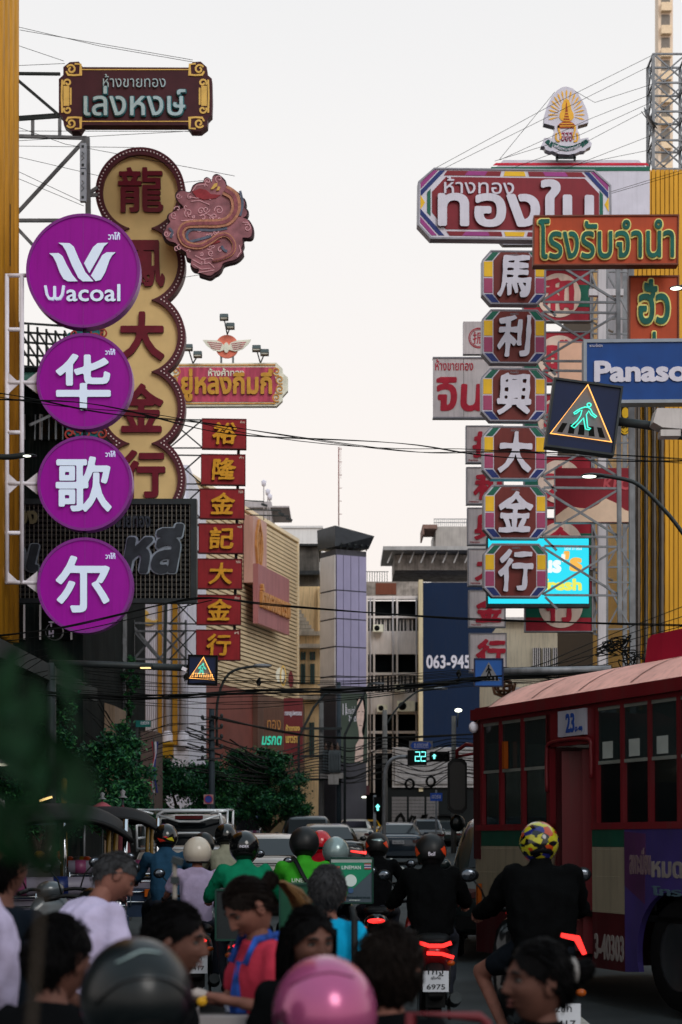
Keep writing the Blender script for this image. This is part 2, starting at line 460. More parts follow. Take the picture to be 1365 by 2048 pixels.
steel('sign_bracket', 'grey steel frame with long diagonal holding the gold disc sign to the facade', 'bracket',
      [(20, 272, 40, 174, 276, 40), (66, 240, 40, 66, 272, 40), (120, 236, 40, 120, 272, 40), (170, 280, 40, 26, 436, 40), (20, 441, 40, 120, 441, 40), (24, 445, 40, 68, 492, 40), (180, 385, 40, 196, 375, 40), (180, 390, 40, 196, 390, 40)], .07, STEEL,
      posts=[(175, 275, 40, 177, 432, 40, .11), (20, 432, 40, 22, 560, 40, .1)])

# --- five gold discs with dragon emblem
GOLDF = mat('gold sign face', (196, 170, 118), 1.4, .42, .1, .08, 2)
MAR2 = mat('maroon rim', (78, 34, 42), 1.25, .45, 0, .15)
BULB = mat('bulb', (232, 205, 205), 1.2, .3)
REDCH = mat('maroon character', (98, 20, 36), 1.25, .4)
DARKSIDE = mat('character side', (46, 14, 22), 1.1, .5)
def chain(cx, ys, r, n=30):
    right = []; dy = (ys[1] - ys[0]) / 2; a = math.asin(min(1, dy / r))
    for i, y in enumerate(ys):
        a0 = -math.pi / 2 if i == 0 else -a; a1 = math.pi / 2 if i == len(ys) - 1 else a
        m = int(n * (a1 - a0) / math.pi) + 4
        pts = [(cx + r * math.cos(a0 + (a1 - a0) * j / m), y + r * math.sin(a0 + (a1 - a0) * j / m)) for j in range(m + 1)]
        right += pts if i == 0 else pts[1:]
    return right + [(2 * cx - x, y) for x, y in reversed(right[1:-1])]
YS = [384, 527.5, 671, 814.5, 958]
S = Sign('gold_disc_sign', 'tall gold sign of five merged discs with dark red characters and bulb-studded maroon rim', 'sign', 281, 671, 40)
outer, inner = chain(281, YS, 90), chain(281, YS, 75)
S.plate('face', inner, GOLDF, .1, .3)
S.plate('rim', [outer, inner], MAR2, 0, .34)
mb = MB()
for i, y in enumerate(YS):
    lim = math.asin(71.75 / 83)
    for sgn in (1, -1):
        a0 = -math.pi / 2 if i == 0 else -lim; a1 = math.pi / 2 if i == 4 else lim
        m = int((a1 - a0) * 83 / 7)
        for j in range(m + 1):
            a = a0 + (a1 - a0) * j / m
            p = S.local(281 + sgn * 83 * math.cos(a), y + 83 * math.sin(a), -.012)
            mb.ell(p, (.019, .019, .019), 6, 4)
tag(mb.build('bulb', BULB, S.o), None, None, None, 'stuff')
for ch, b in zip('龍鳳大金行', ((236, 333, 327, 424), (238, 479, 330, 573), (239, 622, 329, 720), (239, 766, 327, 864), (240, 899, 331, 996))):
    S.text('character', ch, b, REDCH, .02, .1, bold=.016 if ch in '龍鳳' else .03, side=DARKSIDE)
# dragon emblem board
zd = Z(310, 330, .1612)
S = Sign('dragon_emblem', 'scalloped pink and brown relief board of a coiled dragon beside the gold discs', 'emblem', 420, 452, 39.4)
out = [(270, 330), (330, 305), (430, 330), (470, 250), (540, 210), (600, 200), (610, 165), (645, 145), (690, 170), (708, 205), (715, 140), (760, 105), (820, 130), (880, 190), (900, 250), (965, 290), (1010, 318), (1050, 350), (1062, 400), (1110, 408),
       (1140, 470), (1128, 520), (1165, 570), (1150, 630), (1112, 650), (1170, 680), (1210, 740), (1232, 800), (1222, 880), (1185, 912), (1108, 915), (1112, 990), (1090, 1050), (1106, 1100), (1060, 1160), (1000, 1200), (920, 1220), (855, 1245), (830, 1300),
       (790, 1345), (750, 1365), (690, 1405), (620, 1390), (550, 1365), (540, 1320), (480, 1305), (440, 1255), (445, 1195), (390, 1165), (375, 1100), (300, 1050), (240, 980), (170, 962), (120, 925), (90, 860), (115, 800), (130, 755), (172, 710), (148, 655),
       (170, 600), (240, 570), (300, 545), (345, 515), (275, 440), (250, 385)]
op = [(v.x, v.y) for v in spline([Vector(p) for p in zd(out)], 3, True)]
S.plate('backing', op, mat('emblem backing', (52, 30, 38), 1.2, .5), .02, .22)
c0 = Vector((420, 452)); ip = [tuple(c0 + (Vector(p) - c0) * .955) for p in op]
PINKB = mat('mauve relief', (140, 92, 100), 1.25, .45, 0, .4, 3.5)
S.plate('face', ip, PINKB, -.03, .02)
coil = [(870, 320), (985, 400), (1010, 560), (930, 690), (800, 735), (560, 740), (390, 760), (325, 860), (390, 985), (560, 1020), (700, 955), (800, 890), (905, 885), (985, 985), (965, 1100), (850, 1170), (720, 1200)]
cp = zd(coil)
def wf(a, b): return lambda n: [a + (b - a) * i / (n - 1) for i in range(n)]
strokes(S, 'coil', [cp], wf(21, 5), mat('tan scale', (166, 116, 92), 1.3, .4, 0, .3, 22), -.075, -.03, sm=6)
strokes(S, 'coil_edge', [cp], wf(8, 3), mat('pink belly', (132, 74, 82), 1.25, .4, 0, .3, 10), -.09, -.076, sm=6)
strokes(S, 'crest_pattern', [zd(p) for p in ([(420, 950), (400, 870), (460, 810), (600, 815), (760, 815), (900, 790)], [(1060, 330), (1090, 480), (1060, 640)], [(830, 1010), (860, 1060), (900, 1080)], [(180, 790), (220, 840), (200, 910)], [(440, 960), (560, 930), (700, 890)])],
        5, mat('blue grey crest', (84, 92, 110), 1.3, .5, 0, .3, 12), -.05, -.03, sm=5)
swirl = [spiral(300, 390, 40, 8, 0, 1.2), spiral(420, 600, 55, 10, 2, 1.3), spiral(240, 630, 45, 8, 1, 1.2), spiral(150, 860, 40, 8, 0, 1.2), spiral(660, 210, 40, 8, 3, 1), spiral(800, 180, 50, 12, 2, 1),
         spiral(800, 570, 60, 12, 3, 1.3), spiral(640, 560, 45, 10, 0, 1.2), spiral(1150, 790, 50, 10, 4, 1.2), spiral(700, 1100, 40, 10, 1, 1.2)]
swirl += [[(420, 400), (520, 420), (620, 410), (700, 440)], [(450, 460), (560, 450), (680, 500)], [(470, 330), (520, 260), (620, 250), (650, 200)], [(500, 1130), (600, 1180), (700, 1160), (780, 1210)], [(470, 1180), (580, 1240), (680, 1220), (740, 1280)], [(480, 1240), (580, 1300), (690, 1290)], [(540, 1340), (640, 1330), (740, 1310)],
          [(1090, 720), (1150, 720), (1190, 760)], [(1050, 1000), (1070, 1080), (1020, 1150)], [(560, 640), (640, 610), (700, 640)], [(330, 700), (450, 690), (560, 690)]]
q_ = random.Random(4)
for _ in range(34):
    a_ = q_.uniform(0, 6.28); r__ = q_.uniform(60, 400); x_, y_ = 640 + r__ * 1.1 * math.cos(a_), 760 + r__ * 1.3 * math.sin(a_)
    swirl.append(spiral(x_, y_, q_.uniform(20, 48), 5, q_.uniform(0, 6), q_.choice((-1, 1)) * q_.uniform(.6, 1.3), 10))
strokes(S, 'swirl_pattern', [zd(p) for p in swirl], 1.5, mat('pale swirl', (196, 150, 158), 1.35, .45), -.045, -.03)
S.plate('mane_pattern', [zd([(470, 340), (560, 300), (640, 320), (700, 370), (820, 380), (760, 420), (620, 440), (520, 410)]), zd([(600, 1010), (640, 940), (760, 930), (820, 960), (740, 990)])], mat('red mane', (132, 44, 52), 1.3, .45, 0, .3), -.05, -.031)
S.plate('horn_pattern', [zd([(695, 315), (740, 245), (780, 235), (775, 275), (730, 310)]), zd([(765, 330), (790, 275), (815, 290), (800, 325)])], GOLDL, -.07, -.031)
# blue and red phoenix emblem mostly hidden behind the purple discs
S = Sign('phoenix_emblem', 'teal relief board with red swirls peeping out between the purple discs', 'emblem', 172, 768, 39.6)
pts = []
for i in range(22):
    a = 2 * math.pi * i / 22; rr = 1.0 + .07 * (-1) ** i
    pts.append((172 + 52 * rr * math.cos(a), 768 + 124 * rr * math.sin(a)))
S.plate('backing', [(v.x, v.y) for v in spline([Vector(p) for p in pts], 4, True)], mat('teal relief', (28, 98, 104), 1.3, .45, 0, .3), 0, .2)
strokes(S, 'swirl_pattern', [spiral(150 + 14 * i, 668 + (i % 2) * 8, 10, 2, i, 1.2) for i in range(5)] + [spiral(140 + 16 * i, 868 - (i % 2) * 8, 11, 2, i + 1, 1.2) for i in range(5)], 3, mat('red swirl', (150, 58, 50), 1.3), -.03, 0)

# --- purple underwear-brand discs on a white tube ladder
PURP = mat('purple lit panel', (120, 10, 122), 1.1, .35, 0, .1, 1.2, emit=(164, 14, 164), es=.26, dirt=.3)
PRIM = mat('mauve rim', (120, 48, 132), 1.35, .35, 0, .05)
LETTER = mat('white lit letter', (205, 218, 248), 1.1, .35, 0, .03, emit=(196, 212, 250), es=.34)
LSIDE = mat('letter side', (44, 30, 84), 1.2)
discs = [(167, 542, 114, 'large', None, 'topmost, with a white double-leaf W emblem and the brand name'), (170, 763, 96, 'first small', '华', 'second from the top'), (170.5, 967, 95, '', '歌', 'third from the top'), (170.5, 1171, 95.5, '', '尔', 'lowest of the four')]
for cx, cy, r, _, ch, lab in discs:
    S = Sign('purple_disc_sign', 'round purple lit sign, ' + lab, 'sign', cx, cy, 34, 'purple disc signs')
    S.plate('panel', circle(cx, cy, r - 5.5, 72), PURP, .0, .2)
    S.plate('rim', [circle(cx, cy, r, 72), circle(cx, cy, r - 5.5, 72)], PRIM, -.035, .26)
    S.plate('seam_trim', rect(cx - .5, cy - r + 7, cx + .3, cy + r - 7), PRIM, -.0025, 0)
    for a_ in range(10): S.plate('rim_bolt', circle(cx + (r - 2.6) * math.cos(a_ * R(36) + .3), cy + (r - 2.6) * math.sin(a_ * R(36) + .3), .7, 8), STEELD, -.04, -.035)
    if ch is None:
        S.plate('emblem_logo', [z1(p) for p in ([(252, 1083), (300, 1082), (320, 1097), (342, 1143), (370, 1192), (397, 1225), (347, 1225), (325, 1213), (305, 1178), (287, 1128), (272, 1100)],
            [(298, 1030), (355, 1032), (377, 1050), (402, 1110), (435, 1178), (477, 1225), (422, 1225), (400, 1208), (370, 1150), (337, 1072), (320, 1044)],
            [(550, 1030), (497, 1032), (474, 1052), (428, 1133), (455, 1184), (500, 1105), (530, 1048)], [(588, 1078), (542, 1078), (520, 1093), (490, 1147), (463, 1196), (487, 1224), (513, 1217), (535, 1180), (557, 1118), (570, 1094)])], LETTER, -.06, 0, side=LSIDE)
        strokes(S, 'lettering', [z1([(232, 1245), (240, 1290), (252, 1310), (270, 1313), (279, 1300), (279, 1248)]), z1([(279, 1300), (288, 1312), (306, 1310), (318, 1290), (325, 1245)])], 5, LETTER, -.06, 0)
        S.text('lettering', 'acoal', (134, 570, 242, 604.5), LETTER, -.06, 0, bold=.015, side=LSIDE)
        S.text('small_lettering', 'วาโก้', (217, 465, 241, 480), LETTER, -.03, 0, bold=.02)
    else:
        b = {'华': (113, 709, 223, 822), '歌': (113, 914, 225, 1025), '尔': (113, 1112, 221, 1226)}[ch]
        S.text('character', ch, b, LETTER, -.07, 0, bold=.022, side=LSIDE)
        S.text('small_lettering', 'วาโก้', (cx + 41, cy - 65, cx + 61, cy - 53), LETTER, -.03, 0, bold=.02)
kk = 34 / F
o = thing('tube_ladder', 'white tube ladder frame holding the four purple discs', 'sign frame', P(29, 1170, 34.12))
a = P(29, 1170, 34.12)
for x in (14, 44): MB().tube([P(x, 549, 34.12) - a, P(x, 1168, 34.12) - a], 4.6 * kk, 12).build('upright', WHITEP, o)
for x0, y, x1 in ((8, 551, 54), (-12, 659, 46), (-12, 765, 78), (10, 865, 48), (10, 967, 78), (-12, 1066, 46), (10, 1165, 80)):
    MB().tube([P(x0, y, 34.12) - a, P(x1, y, 34.12) - a], 4.2 * kk, 12).build('rung', WHITEP, o)
mb = MB()
for y in (765, 967, 1165):
    for s in (1, -1):
        mb.prism([[((x - 29) * kk, (1170 - yy) * kk) for x, yy in ((48, y), (76, y), (76, y - s * 22))]], -.012 * s - .02, -.012 * s + .001)
        if y < 1100 or s > 0: mb.prism([[((x - 29) * kk, (1170 - yy) * kk) for x, yy in ((16, y), (40, y), (16, y - s * 22))]], -.012 * s - .02, -.012 * s + .001)
mb.build('gusset_trim', WHITEP, o)
mb = MB()
for y in (661, 865, 1070): mb.tube([P(170, y - 9, 34.1) - a, P(170, y + 9, 34.1) - a], .035, 8)
mb.build('connector_trim', STEELD, o)

# --- dark louvred sign with dead neon lettering behind the discs
S = Sign('louvred_sign', 'long dark grille sign with unlit grey script lettering behind the lowest purple discs', 'sign', 180, 1103, 37)
DK = mat('dark louvre', (52, 54, 54), 1.1, .6, .2, .35, 6, dirt=.5)
S.plate('back_panel', rect(-60, 1005, 386, 1200), mat('black sheet', (12, 14, 14), 1, .7), .14, .2)
mb = MB()
for i in range(20):
    y = 1010 + i * 9.9; p = S.local(163, y, .06); mb.box(p, (448 * S.k, .09, 3.6 * S.k), (R(25), 0, 0))
mb.build('louvre_slat', DK, S.o)
mb = MB()
for i in range(50):
    p = S.local(-56 + i * 8.9, 1103, -.01); mb.box(p, (1.1 * S.k, .02, 196 * S.k))
mb.build('wire_grille', mat('wire', (118, 114, 104), 1.2, .5, .4), S.o)
S.plate('frame', [rect(-64, 998, 394, 1206), rect(-56, 1009, 382, 1197)], STEELD, -.05, .22)
NEON = mat('dead neon letter', (124, 136, 146), 1.25, .3, .35, .35, 5)
NEOND = mat('letter channel', (44, 50, 56), 1.1, .4, .2, .3)
for t, b in (('หลี', (243, 1046, 371, 1150)), ('วเ', (-4, 1086, 82, 1146))):
    S.text('lettering_edge', t, b, NEON, -.05, 0, bold=.075, shear=.2); S.text('lettering', t, (b[0] + 2, b[1] + 2, b[2] - 2, b[3] - 2), NEOND, -.09, -.05, bold=.04, shear=.2)
OLIVE = mat('olive letter', (104, 98, 72), 1.2, .4)
S.text('small_lettering', 'ทอง', (15, 1022, 76, 1049), OLIVE, -.06, 0, bold=.05); S.text('small_lettering', 'ขายทอง', (232, 1032, 302, 1056), NEOND, -.05, 0, bold=.03)

# --- winged emblem sign
zw = Z(330, 620, .1978)
S = Sign('winged_sign', 'pink weathered gold shop board with white scroll ends and a winged orange disc on top', 'sign', 460, 769, 55)
CREAM = mat('cream sign paint', (222, 212, 196), 1.35, .5, 0, .12, 4, dirt=.3)
PINK = mat('faded pink sign paint', (176, 70, 94), 1.25, .5, 0, .35, 2.5, dirt=.1, stretch=(3, 1, .5))
ol = [(130, 540), (1130, 533), (1190, 592), (1195, 640), (1245, 682), (1245, 815), (1192, 872), (1190, 915), (1130, 972), (130, 975), (70, 915), (68, 872), (15, 815), (15, 682), (65, 640), (62, 592)]
S.plate('board', zw(ol), CREAM, 0, .25)
S.plate('panel', zw([(140, 580), (1120, 580), (1140, 600), (1100, 640), (1120, 690), (1140, 755), (1120, 820), (1100, 880), (1120, 930), (140, 930), (160, 880), (130, 820), (115, 755), (130, 690), (155, 640), (125, 605)]), PINK, -.02, 0)
sp = []
for cx_, cy_ in ((1130, 620), (1165, 705), (1165, 800), (1130, 885), (118, 620), (90, 705), (90, 800), (118, 885)): sp.append(zw(spiral(cx_, cy_, 48, 8, 1.0 if cx_ > 600 else 2.1, 1.3 if cx_ > 600 else -1.3)))
sp += [zw([(140, 560), (1120, 556)]), zw([(140, 948), (1120, 946)])]
strokes(S, 'scroll_pattern', sp, 2.2, mat('ochre line', (196, 140, 66), 1.3), -.035, -.02)
GOLDC = mat('golden lettering', (192, 142, 58), 1.2, .35, .15, .12)
S.text('small_lettering', 'ห้างค้าทอง', (417, 737, 489, 753), CREAM, -.05, -.02, bold=.02)
S.text('lettering', 'ยู่หลงกิมกี่', (363, 738.5, 545, 804), GOLDC, -.09, -.02, bold=.035, side=mat('bronze side', (96, 66, 26), 1.2))
ORANGE = mat('orange disc', (206, 112, 92), 1.4, .5, 0, .15)
S.plate('emblem_disc', circle(454.5, 693, 23, 36), ORANGE, -.02, .08)
wl = [(385, 308), (530, 312), (575, 335), (612, 375), (612, 405), (560, 425), (490, 412), (425, 365)]; wr = [(875, 303), (725, 315), (670, 335), (640, 375), (640, 405), (715, 425), (790, 400), (845, 350)]
S.plate('wing', zw(wl), CREAM, -.07, -.03); S.plate('wing', zw(wr), CREAM, -.07, -.03)
S.plate('bird_body', [(p[0], p[1]) for p in circle(453.6, 696.5, 5.2, 16, 10.5)], CREAM, -.09, -.03)
fe = []
for i in range(4):
    for wgt, x0, dx in ((wl, 575, -1), (wr, 690, 1)):
        fe.append(zw([(628 + dx * (45 + 6 * i), 350 + 18 * i), (628 + dx * (110 + 2 * i), 340 + 20 * i), (628 + dx * (195 - 12 * i), 332 + 18 * i)]))
strokes(S, 'feather_pattern', fe, 1.3, PINK, -.08, -.07)
mb = MB()
for x in (570, 690): a, b = zw([(x, 465), (x, 537)]); mb.bar(S.local(*a, .04), S.local(*b, .04), .06)
mb.build('support', STEEL, S.o)
for (hx, hy), (bx, by) in (((605, 105), (630, 240)), ((668, 195), (630, 245)), ((246, 410), (283, 535)), ((340, 480), (285, 535)), ((932, 420), (965, 530)), ((1013, 460), (968, 530))):
    (a, b), (c, d) = zw([(hx, hy), (bx, by)])
    q = MB(); pa, pb = S.local(a, b, -.25), S.local(c, d, .05)
    q.bar(pb, pa, .03); fl = q.build('floodlight', STEELD, S.o)
    MB().box(pa + Vector((0, 0, .02)), (.26, .16, .14), (R(-35), 0, 0)).build('lamp_head', mat('floodlight case', (74, 82, 82), 1.2, .5, .2), fl)
    MB().box(pa + Vector((0, -.06, -.02)), (.2, .06, .09), (R(-35), 0, 0)).build('lamp_glass', mat('floodlight glass', (176, 172, 160), 1.2, .2), fl)
    MB().box(pa + Vector((0, .02, .12)), (.22, .05, .03)).build('hood', STEELD, fl)

# --- seven red boards with gold characters
REDB = mat('red board', (136, 26, 34), 1.3, .5, 0, .15, 2.5, dirt=.25)
REDE = mat('red board edge', (92, 26, 30), 1.2, .6)
GOLD2 = mat('gold brush character', (190, 134, 34), 1.35, .35, .2, .2, 12)
TH = mat('tiny pale lettering', (214, 190, 176), 1.2)
boards = [(405, 838, 493, 897, '裕'), (403, 909, 491, 969, '隆'), (400.5, 978, 489.5, 1037, '金'), (398, 1047.5, 487, 1106, '記'), (396, 1118, 484.5, 1177, '大'), (394, 1190, 482, 1249, '金'), (393, 1260, 481, 1320, '行')]
ordn = ['topmost', 'second from the top', 'third from the top', 'middle', 'third from the bottom', 'second from the bottom', 'lowest']
for i, (x0, y0, x1, y1, ch) in enumerate(boards):
    S = Sign('red_board', f'red board with a gold Chinese character, {ordn[i]} of its column', 'sign board', (x0 + x1) / 2, (y0 + y1) / 2, 50, 'column of red boards with gold characters', yaw=4)
    S.plate('panel', rect(x0, y0, x1, y1), REDB, 0, .18, side=REDE)
    S.plate('edge_trim', [rect(x0 - .6, y0 - .8, x1 + .6, y1 + .8), rect(x0 + 1, y0 + 1, x1 - 1, y1 - 1)], REDE, -.015, .19)
    cx_, cy_ = (x0 + x1) / 2 + 1, (y0 + y1) / 2
    S.text('character', ch, (cx_ - 24, cy_ - 22, cx_ + 24, cy_ + 22), GOLD2, -.09, 0, bold=.024, warp=.014, shear=.08, side=mat('character side gold', (92, 62, 18), 1.2))
    S.text('small_lettering', ['ห้าง', 'ค้า', 'ทอง', 'ยู่', 'หลง', 'กิม', 'กี่'][i], (x1 - 12, y0 + 3, x1 - 3, y0 + 8), TH, -.01, 0, bold=.02)
bars = []
for (x0, y0, x1, y1, ch) in boards:
    bars += [(338, y0 + 1, 50.3, x0 + 6, y0 + 2, 50.3), (338, y1 - 1, 50.3, x0 + 6, y1 - 1, 50.3), (340, y0 + 2, 50.3, x0, y1 - 2, 50.3), (340, y1 - 2, 50.35, x0, y0 + 2, 50.35)]
steel('board_bracket', 'thin steel trusses carrying the column of red boards', 'bracket', bars, .035, STEELD, posts=[(479, 838, 50.3, 468, 1318, 50.3, .08), (340, 830, 50.3, 330, 1330, 50.3, .08)])
# ================================================================== RIGHT SIDE SIGNS
z3 = Z(800, 100, .4139); z4 = Z(820, 640, .3993); zt = Z(1060, 160, .1099)
WHITES = mat('white sign paint', (198, 195, 208), 1.25, .45, 0, .06, 3, dirt=.15)
WEATH = mat('weathered white board', (196, 188, 190), 1.3, .55, 0, .1, 2.5, dirt=.28)
DRED = mat('dark red sign', (118, 28, 40), 1.3, .45, 0, .1, 3, dirt=.1)
YELL = mat('sign yellow', (216, 172, 36), 1.3, .45, 0, .08)
NAVY = mat('sign navy', (28, 44, 104), 1.3, .45, 0, .1)
GREEN = mat('sign green', (20, 92, 74), 1.25, .45, 0, .1)
PURPL = mat('sign purple', (140, 54, 120), 1.3, .45, 0, .1)
PINKS = mat('sign plum pink', (150, 64, 98), 1.3, .45, 0, .1)
MET = mat('sign metal edge', (120, 120, 128), 1.3, .4, .4, .15, 4, dirt=.3)

# --- trademark emblem on top
S = Sign('trademark_emblem', 'white egg-shaped emblem board with golden rays, a spired crown and a green ribbon', 'emblem', 1133, 245, 45)
eo = [(665, 118), (780, 150), (880, 245), (960, 375), (1030, 520), (1070, 680), (1068, 775), (878, 828), (872, 920), (908, 985), (918, 1075), (1065, 1045), (1080, 1100), (1132, 1150), (1118, 1205), (1045, 1240), (1000, 1285), (920, 1292), (830, 1335), (700, 1358), (520, 1342),
      (420, 1290), (370, 1298), (290, 1265), (268, 1210), (205, 1200), (240, 1130), (262, 1050), (412, 1062), (430, 960), (458, 880), (448, 838), (258, 788), (265, 650), (310, 480), (400, 300), (500, 185), (590, 130)]
S.plate('board', zt(eo), WHITES, 0, .26, side=MET)
GOLDR = mat('golden ray', (226, 160, 50), 1.35, .4)
rays = []
for i in range(17):
    a = R(-102 + 204 * i / 16); c_, s_ = math.sin(a), math.cos(a)
    cxr, czr = 668, 640
    def ray(r, w): return (cxr + c_ * r + s_ * w, czr - s_ * r * 1.18 + c_ * w * .9)
    r0, r1 = (150, 335) if abs(a) > .9 else (250 - 100 * abs(a), 395 - 50 * abs(a))
    rays.append(zt([ray(r0, 0), ray(r0 + (r1 - r0) * .72, 17), ray(r1, 0), ray(r0 + (r1 - r0) * .72, -17)]))
S.plate('ray_pattern', rays, GOLDR, -.012, 0)
S.plate('halo', zt([(665, 335), (710, 370), (745, 450), (755, 540), (795, 610), (800, 690), (760, 740), (575, 740), (538, 690), (545, 610), (582, 545), (588, 450), (622, 370)]), GOLDR, -.016, 0)
BROWNC = mat('crown brown', (150, 66, 24), 1.3, .45, 0, .4, 30)
S.plate('crown', zt([(665, 385), (672, 430), (685, 540), (692, 600), (710, 690), (735, 760), (790, 790), (830, 830), (840, 880), (500, 880), (510, 830), (550, 790), (600, 760), (625, 690), (643, 600), (650, 540), (658, 430)]), BROWNC, -.022, 0)
strokes(S, 'crown_pattern', [zt(p) for p in ([(645, 600), (692, 600)], [(632, 650), (704, 650)], [(620, 700), (715, 700)], [(605, 750), (732, 750)], [(560, 800), (785, 800)], [(540, 845), (805, 845)])], 1.6, GOLDR, -.028, -.022)
strokes(S, 'flourish_pattern', [zt(p) for p in ([(520, 830), (530, 920), (560, 1010), (555, 1080)], [(820, 830), (820, 920), (795, 1010), (800, 1080)], [(485, 970), (475, 1050), (500, 1110), (545, 1120)], [(855, 970), (870, 1050), (850, 1110), (800, 1120)])], 3.4, GOLDR, -.022, 0, sm=5)
S.plate('ribbon_pattern', [zt([(330, 1085), (372, 1105), (345, 1200), (275, 1130)]), zt([(395, 1115), (430, 1140), (395, 1235), (345, 1205)]), zt([(440, 1140), (560, 1195), (670, 1212), (780, 1200), (915, 1145), (940, 1195), (800, 1275), (670, 1300), (530, 1275), (420, 1200)]),
                   zt([(930, 1140), (965, 1110), (1000, 1190), (955, 1235)]), zt([(975, 1105), (1025, 1080), (1075, 1130), (1010, 1190)])], mat('ribbon green', (14, 78, 70), 1.25), -.014, 0)
RIBT, _ = text_loops('เครื่องหมายการค้า', .02)
def arc(x, y_, w=1): return x, y_
(b0, b1, b2, b3) = _
lp = []
for l in RIBT:
    q = []
    for x, y in l:
        u = (x - b0) / (b2 - b0); v = (y - b1) / (b3 - b1)
        q.append((440 + 470 * u, 1265 - 70 * v + 55 - 210 * (u - .5) ** 2 * 1.3 - 30))
    lp.append(zt(q))
S.plate('ribbon_lettering', lp, WHITES, -.024, -.014)
S.text('monogram', 'ฮฮฮ', tuple(zt([(575, 950)])[0]) + tuple(zt([(775, 1120)])[0]), mat('monogram red', (138, 24, 60), 1.3), -.02, 0, bold=.0)
mb = MB()
for x in (505, 825):
    a, b = zt([(x, 1340), (x, 1450)]); mb.bar(S.local(*a, .1), S.local(*b, .1), .05)
a, b = zt([(480, 1390), (850, 1390)]); mb.bar(S.local(*a, .1), S.local(*b, .1), .05)
mb.build('support', STEELD, S.o)

# --- striped white sign behind the long red sign
S = Sign('striped_sign', 'white signboard with red and green stripes behind the long red sign', 'sign', 1140, 405, 45.3)
ol = chamfer(985, 320, 1300, 489, 22); 
S.plate('board', ol, WHITES, 0, .25, side=MET)
S.plate('red_stripe', [[(992, 326), (1294, 326), (1299, 331), (986, 331)]], mat('stripe red', (190, 34, 58), 1.3), -.01, 0)
S.plate('green_stripe', [[(983, 334), (1300, 334), (1300, 342), (980, 342)]], GREEN, -.01, 0)

# --- long octagonal red gold-shop sign
S = Sign('long_gold_shop_sign', 'long dark red octagonal sign with striped corners and heavy white Thai lettering', 'sign', 1030, 409, 42, yaw=2)
S.plate('board', [(868, 339), (1189, 339), (1223, 369), (1224, 445), (1193, 479), (862, 479), (836, 452), (837, 367)], WHITES, 0, .28, side=MET)
S.plate('rim', [[(868, 338), (1190, 338), (1224, 369), (1225, 445), (1193, 480), (861, 480), (835, 452), (836, 366)], [(869.5, 341), (1188, 341), (1221, 370.5), (1222, 443), (1192, 476.5), (863, 476.5), (838.5, 451), (839.5, 368)]], MET, -.03, .3)
S.plate('panel', z3([(155, 690), (222, 618), (895, 618), (965, 690), (965, 800), (895, 870), (222, 870), (155, 790)]), DRED, -.012, 0)
S.plate('band_pattern', [z3([(228, 588), (490, 588), (484, 610), (212, 610)]), z3([(620, 588), (880, 588), (900, 610), (626, 610)]), z3([(225, 880), (490, 880), (496, 901), (240, 901)]), z3([(620, 880), (890, 880), (875, 901), (614, 901)])], DRED, -.012, 0)
S.plate('yellow_pattern', [z3([(508, 588), (602, 588), (608, 610), (502, 610)]), z3([(505, 880), (605, 880), (599, 901), (511, 901)]), z3([(99, 706), (121, 742), (99, 777)]), z3([(1012, 706), (992, 742), (1012, 777)])], YELL, -.012, 0)
S.plate('purple_pattern', [z3([(330, 588.5), (425, 588.5), (410, 609.5), (312, 609.5)]), z3([(690, 588.5), (800, 588.5), (815, 609.5), (704, 609.5)]), z3([(318, 880.5), (425, 880.5), (435, 900.5), (300, 900.5)])], PURPL, -.016, -.012)
S.plate('purple_pattern', [z3([(100, 648), (158, 587), (184, 587), (100, 676)]), z3([(1010, 648), (952, 587), (926, 587), (1010, 676)]), z3([(98, 810), (98, 838), (152, 900), (178, 900)])], PURPL, -.012, 0)
S.plate('navy_pattern', [z3([(100, 684), (192, 587), (218, 587), (100, 712)]), z3([(1010, 684), (918, 587), (892, 587), (1010, 712)]), z3([(98, 772), (98, 800), (188, 900), (214, 900)])], NAVY, -.012, 0)
S.plate('green_pattern', [z3([(131, 694), (148, 676), (148, 808), (131, 790)]), z3([(968, 676), (984, 694), (984, 790), (968, 808)])], GREEN, -.012, 0)
S.text('small_lettering', 'ห้างทอง', (888, 356, 1028, 390), WHITES, -.06, -.012, bold=.005)
S.text('lettering', 'ทองใบ', (875, 360, 1188, 457), WHITES, -.09, -.012, bold=.03, aniso=.9, side=mat('letter return', (110, 40, 50), 1.2))
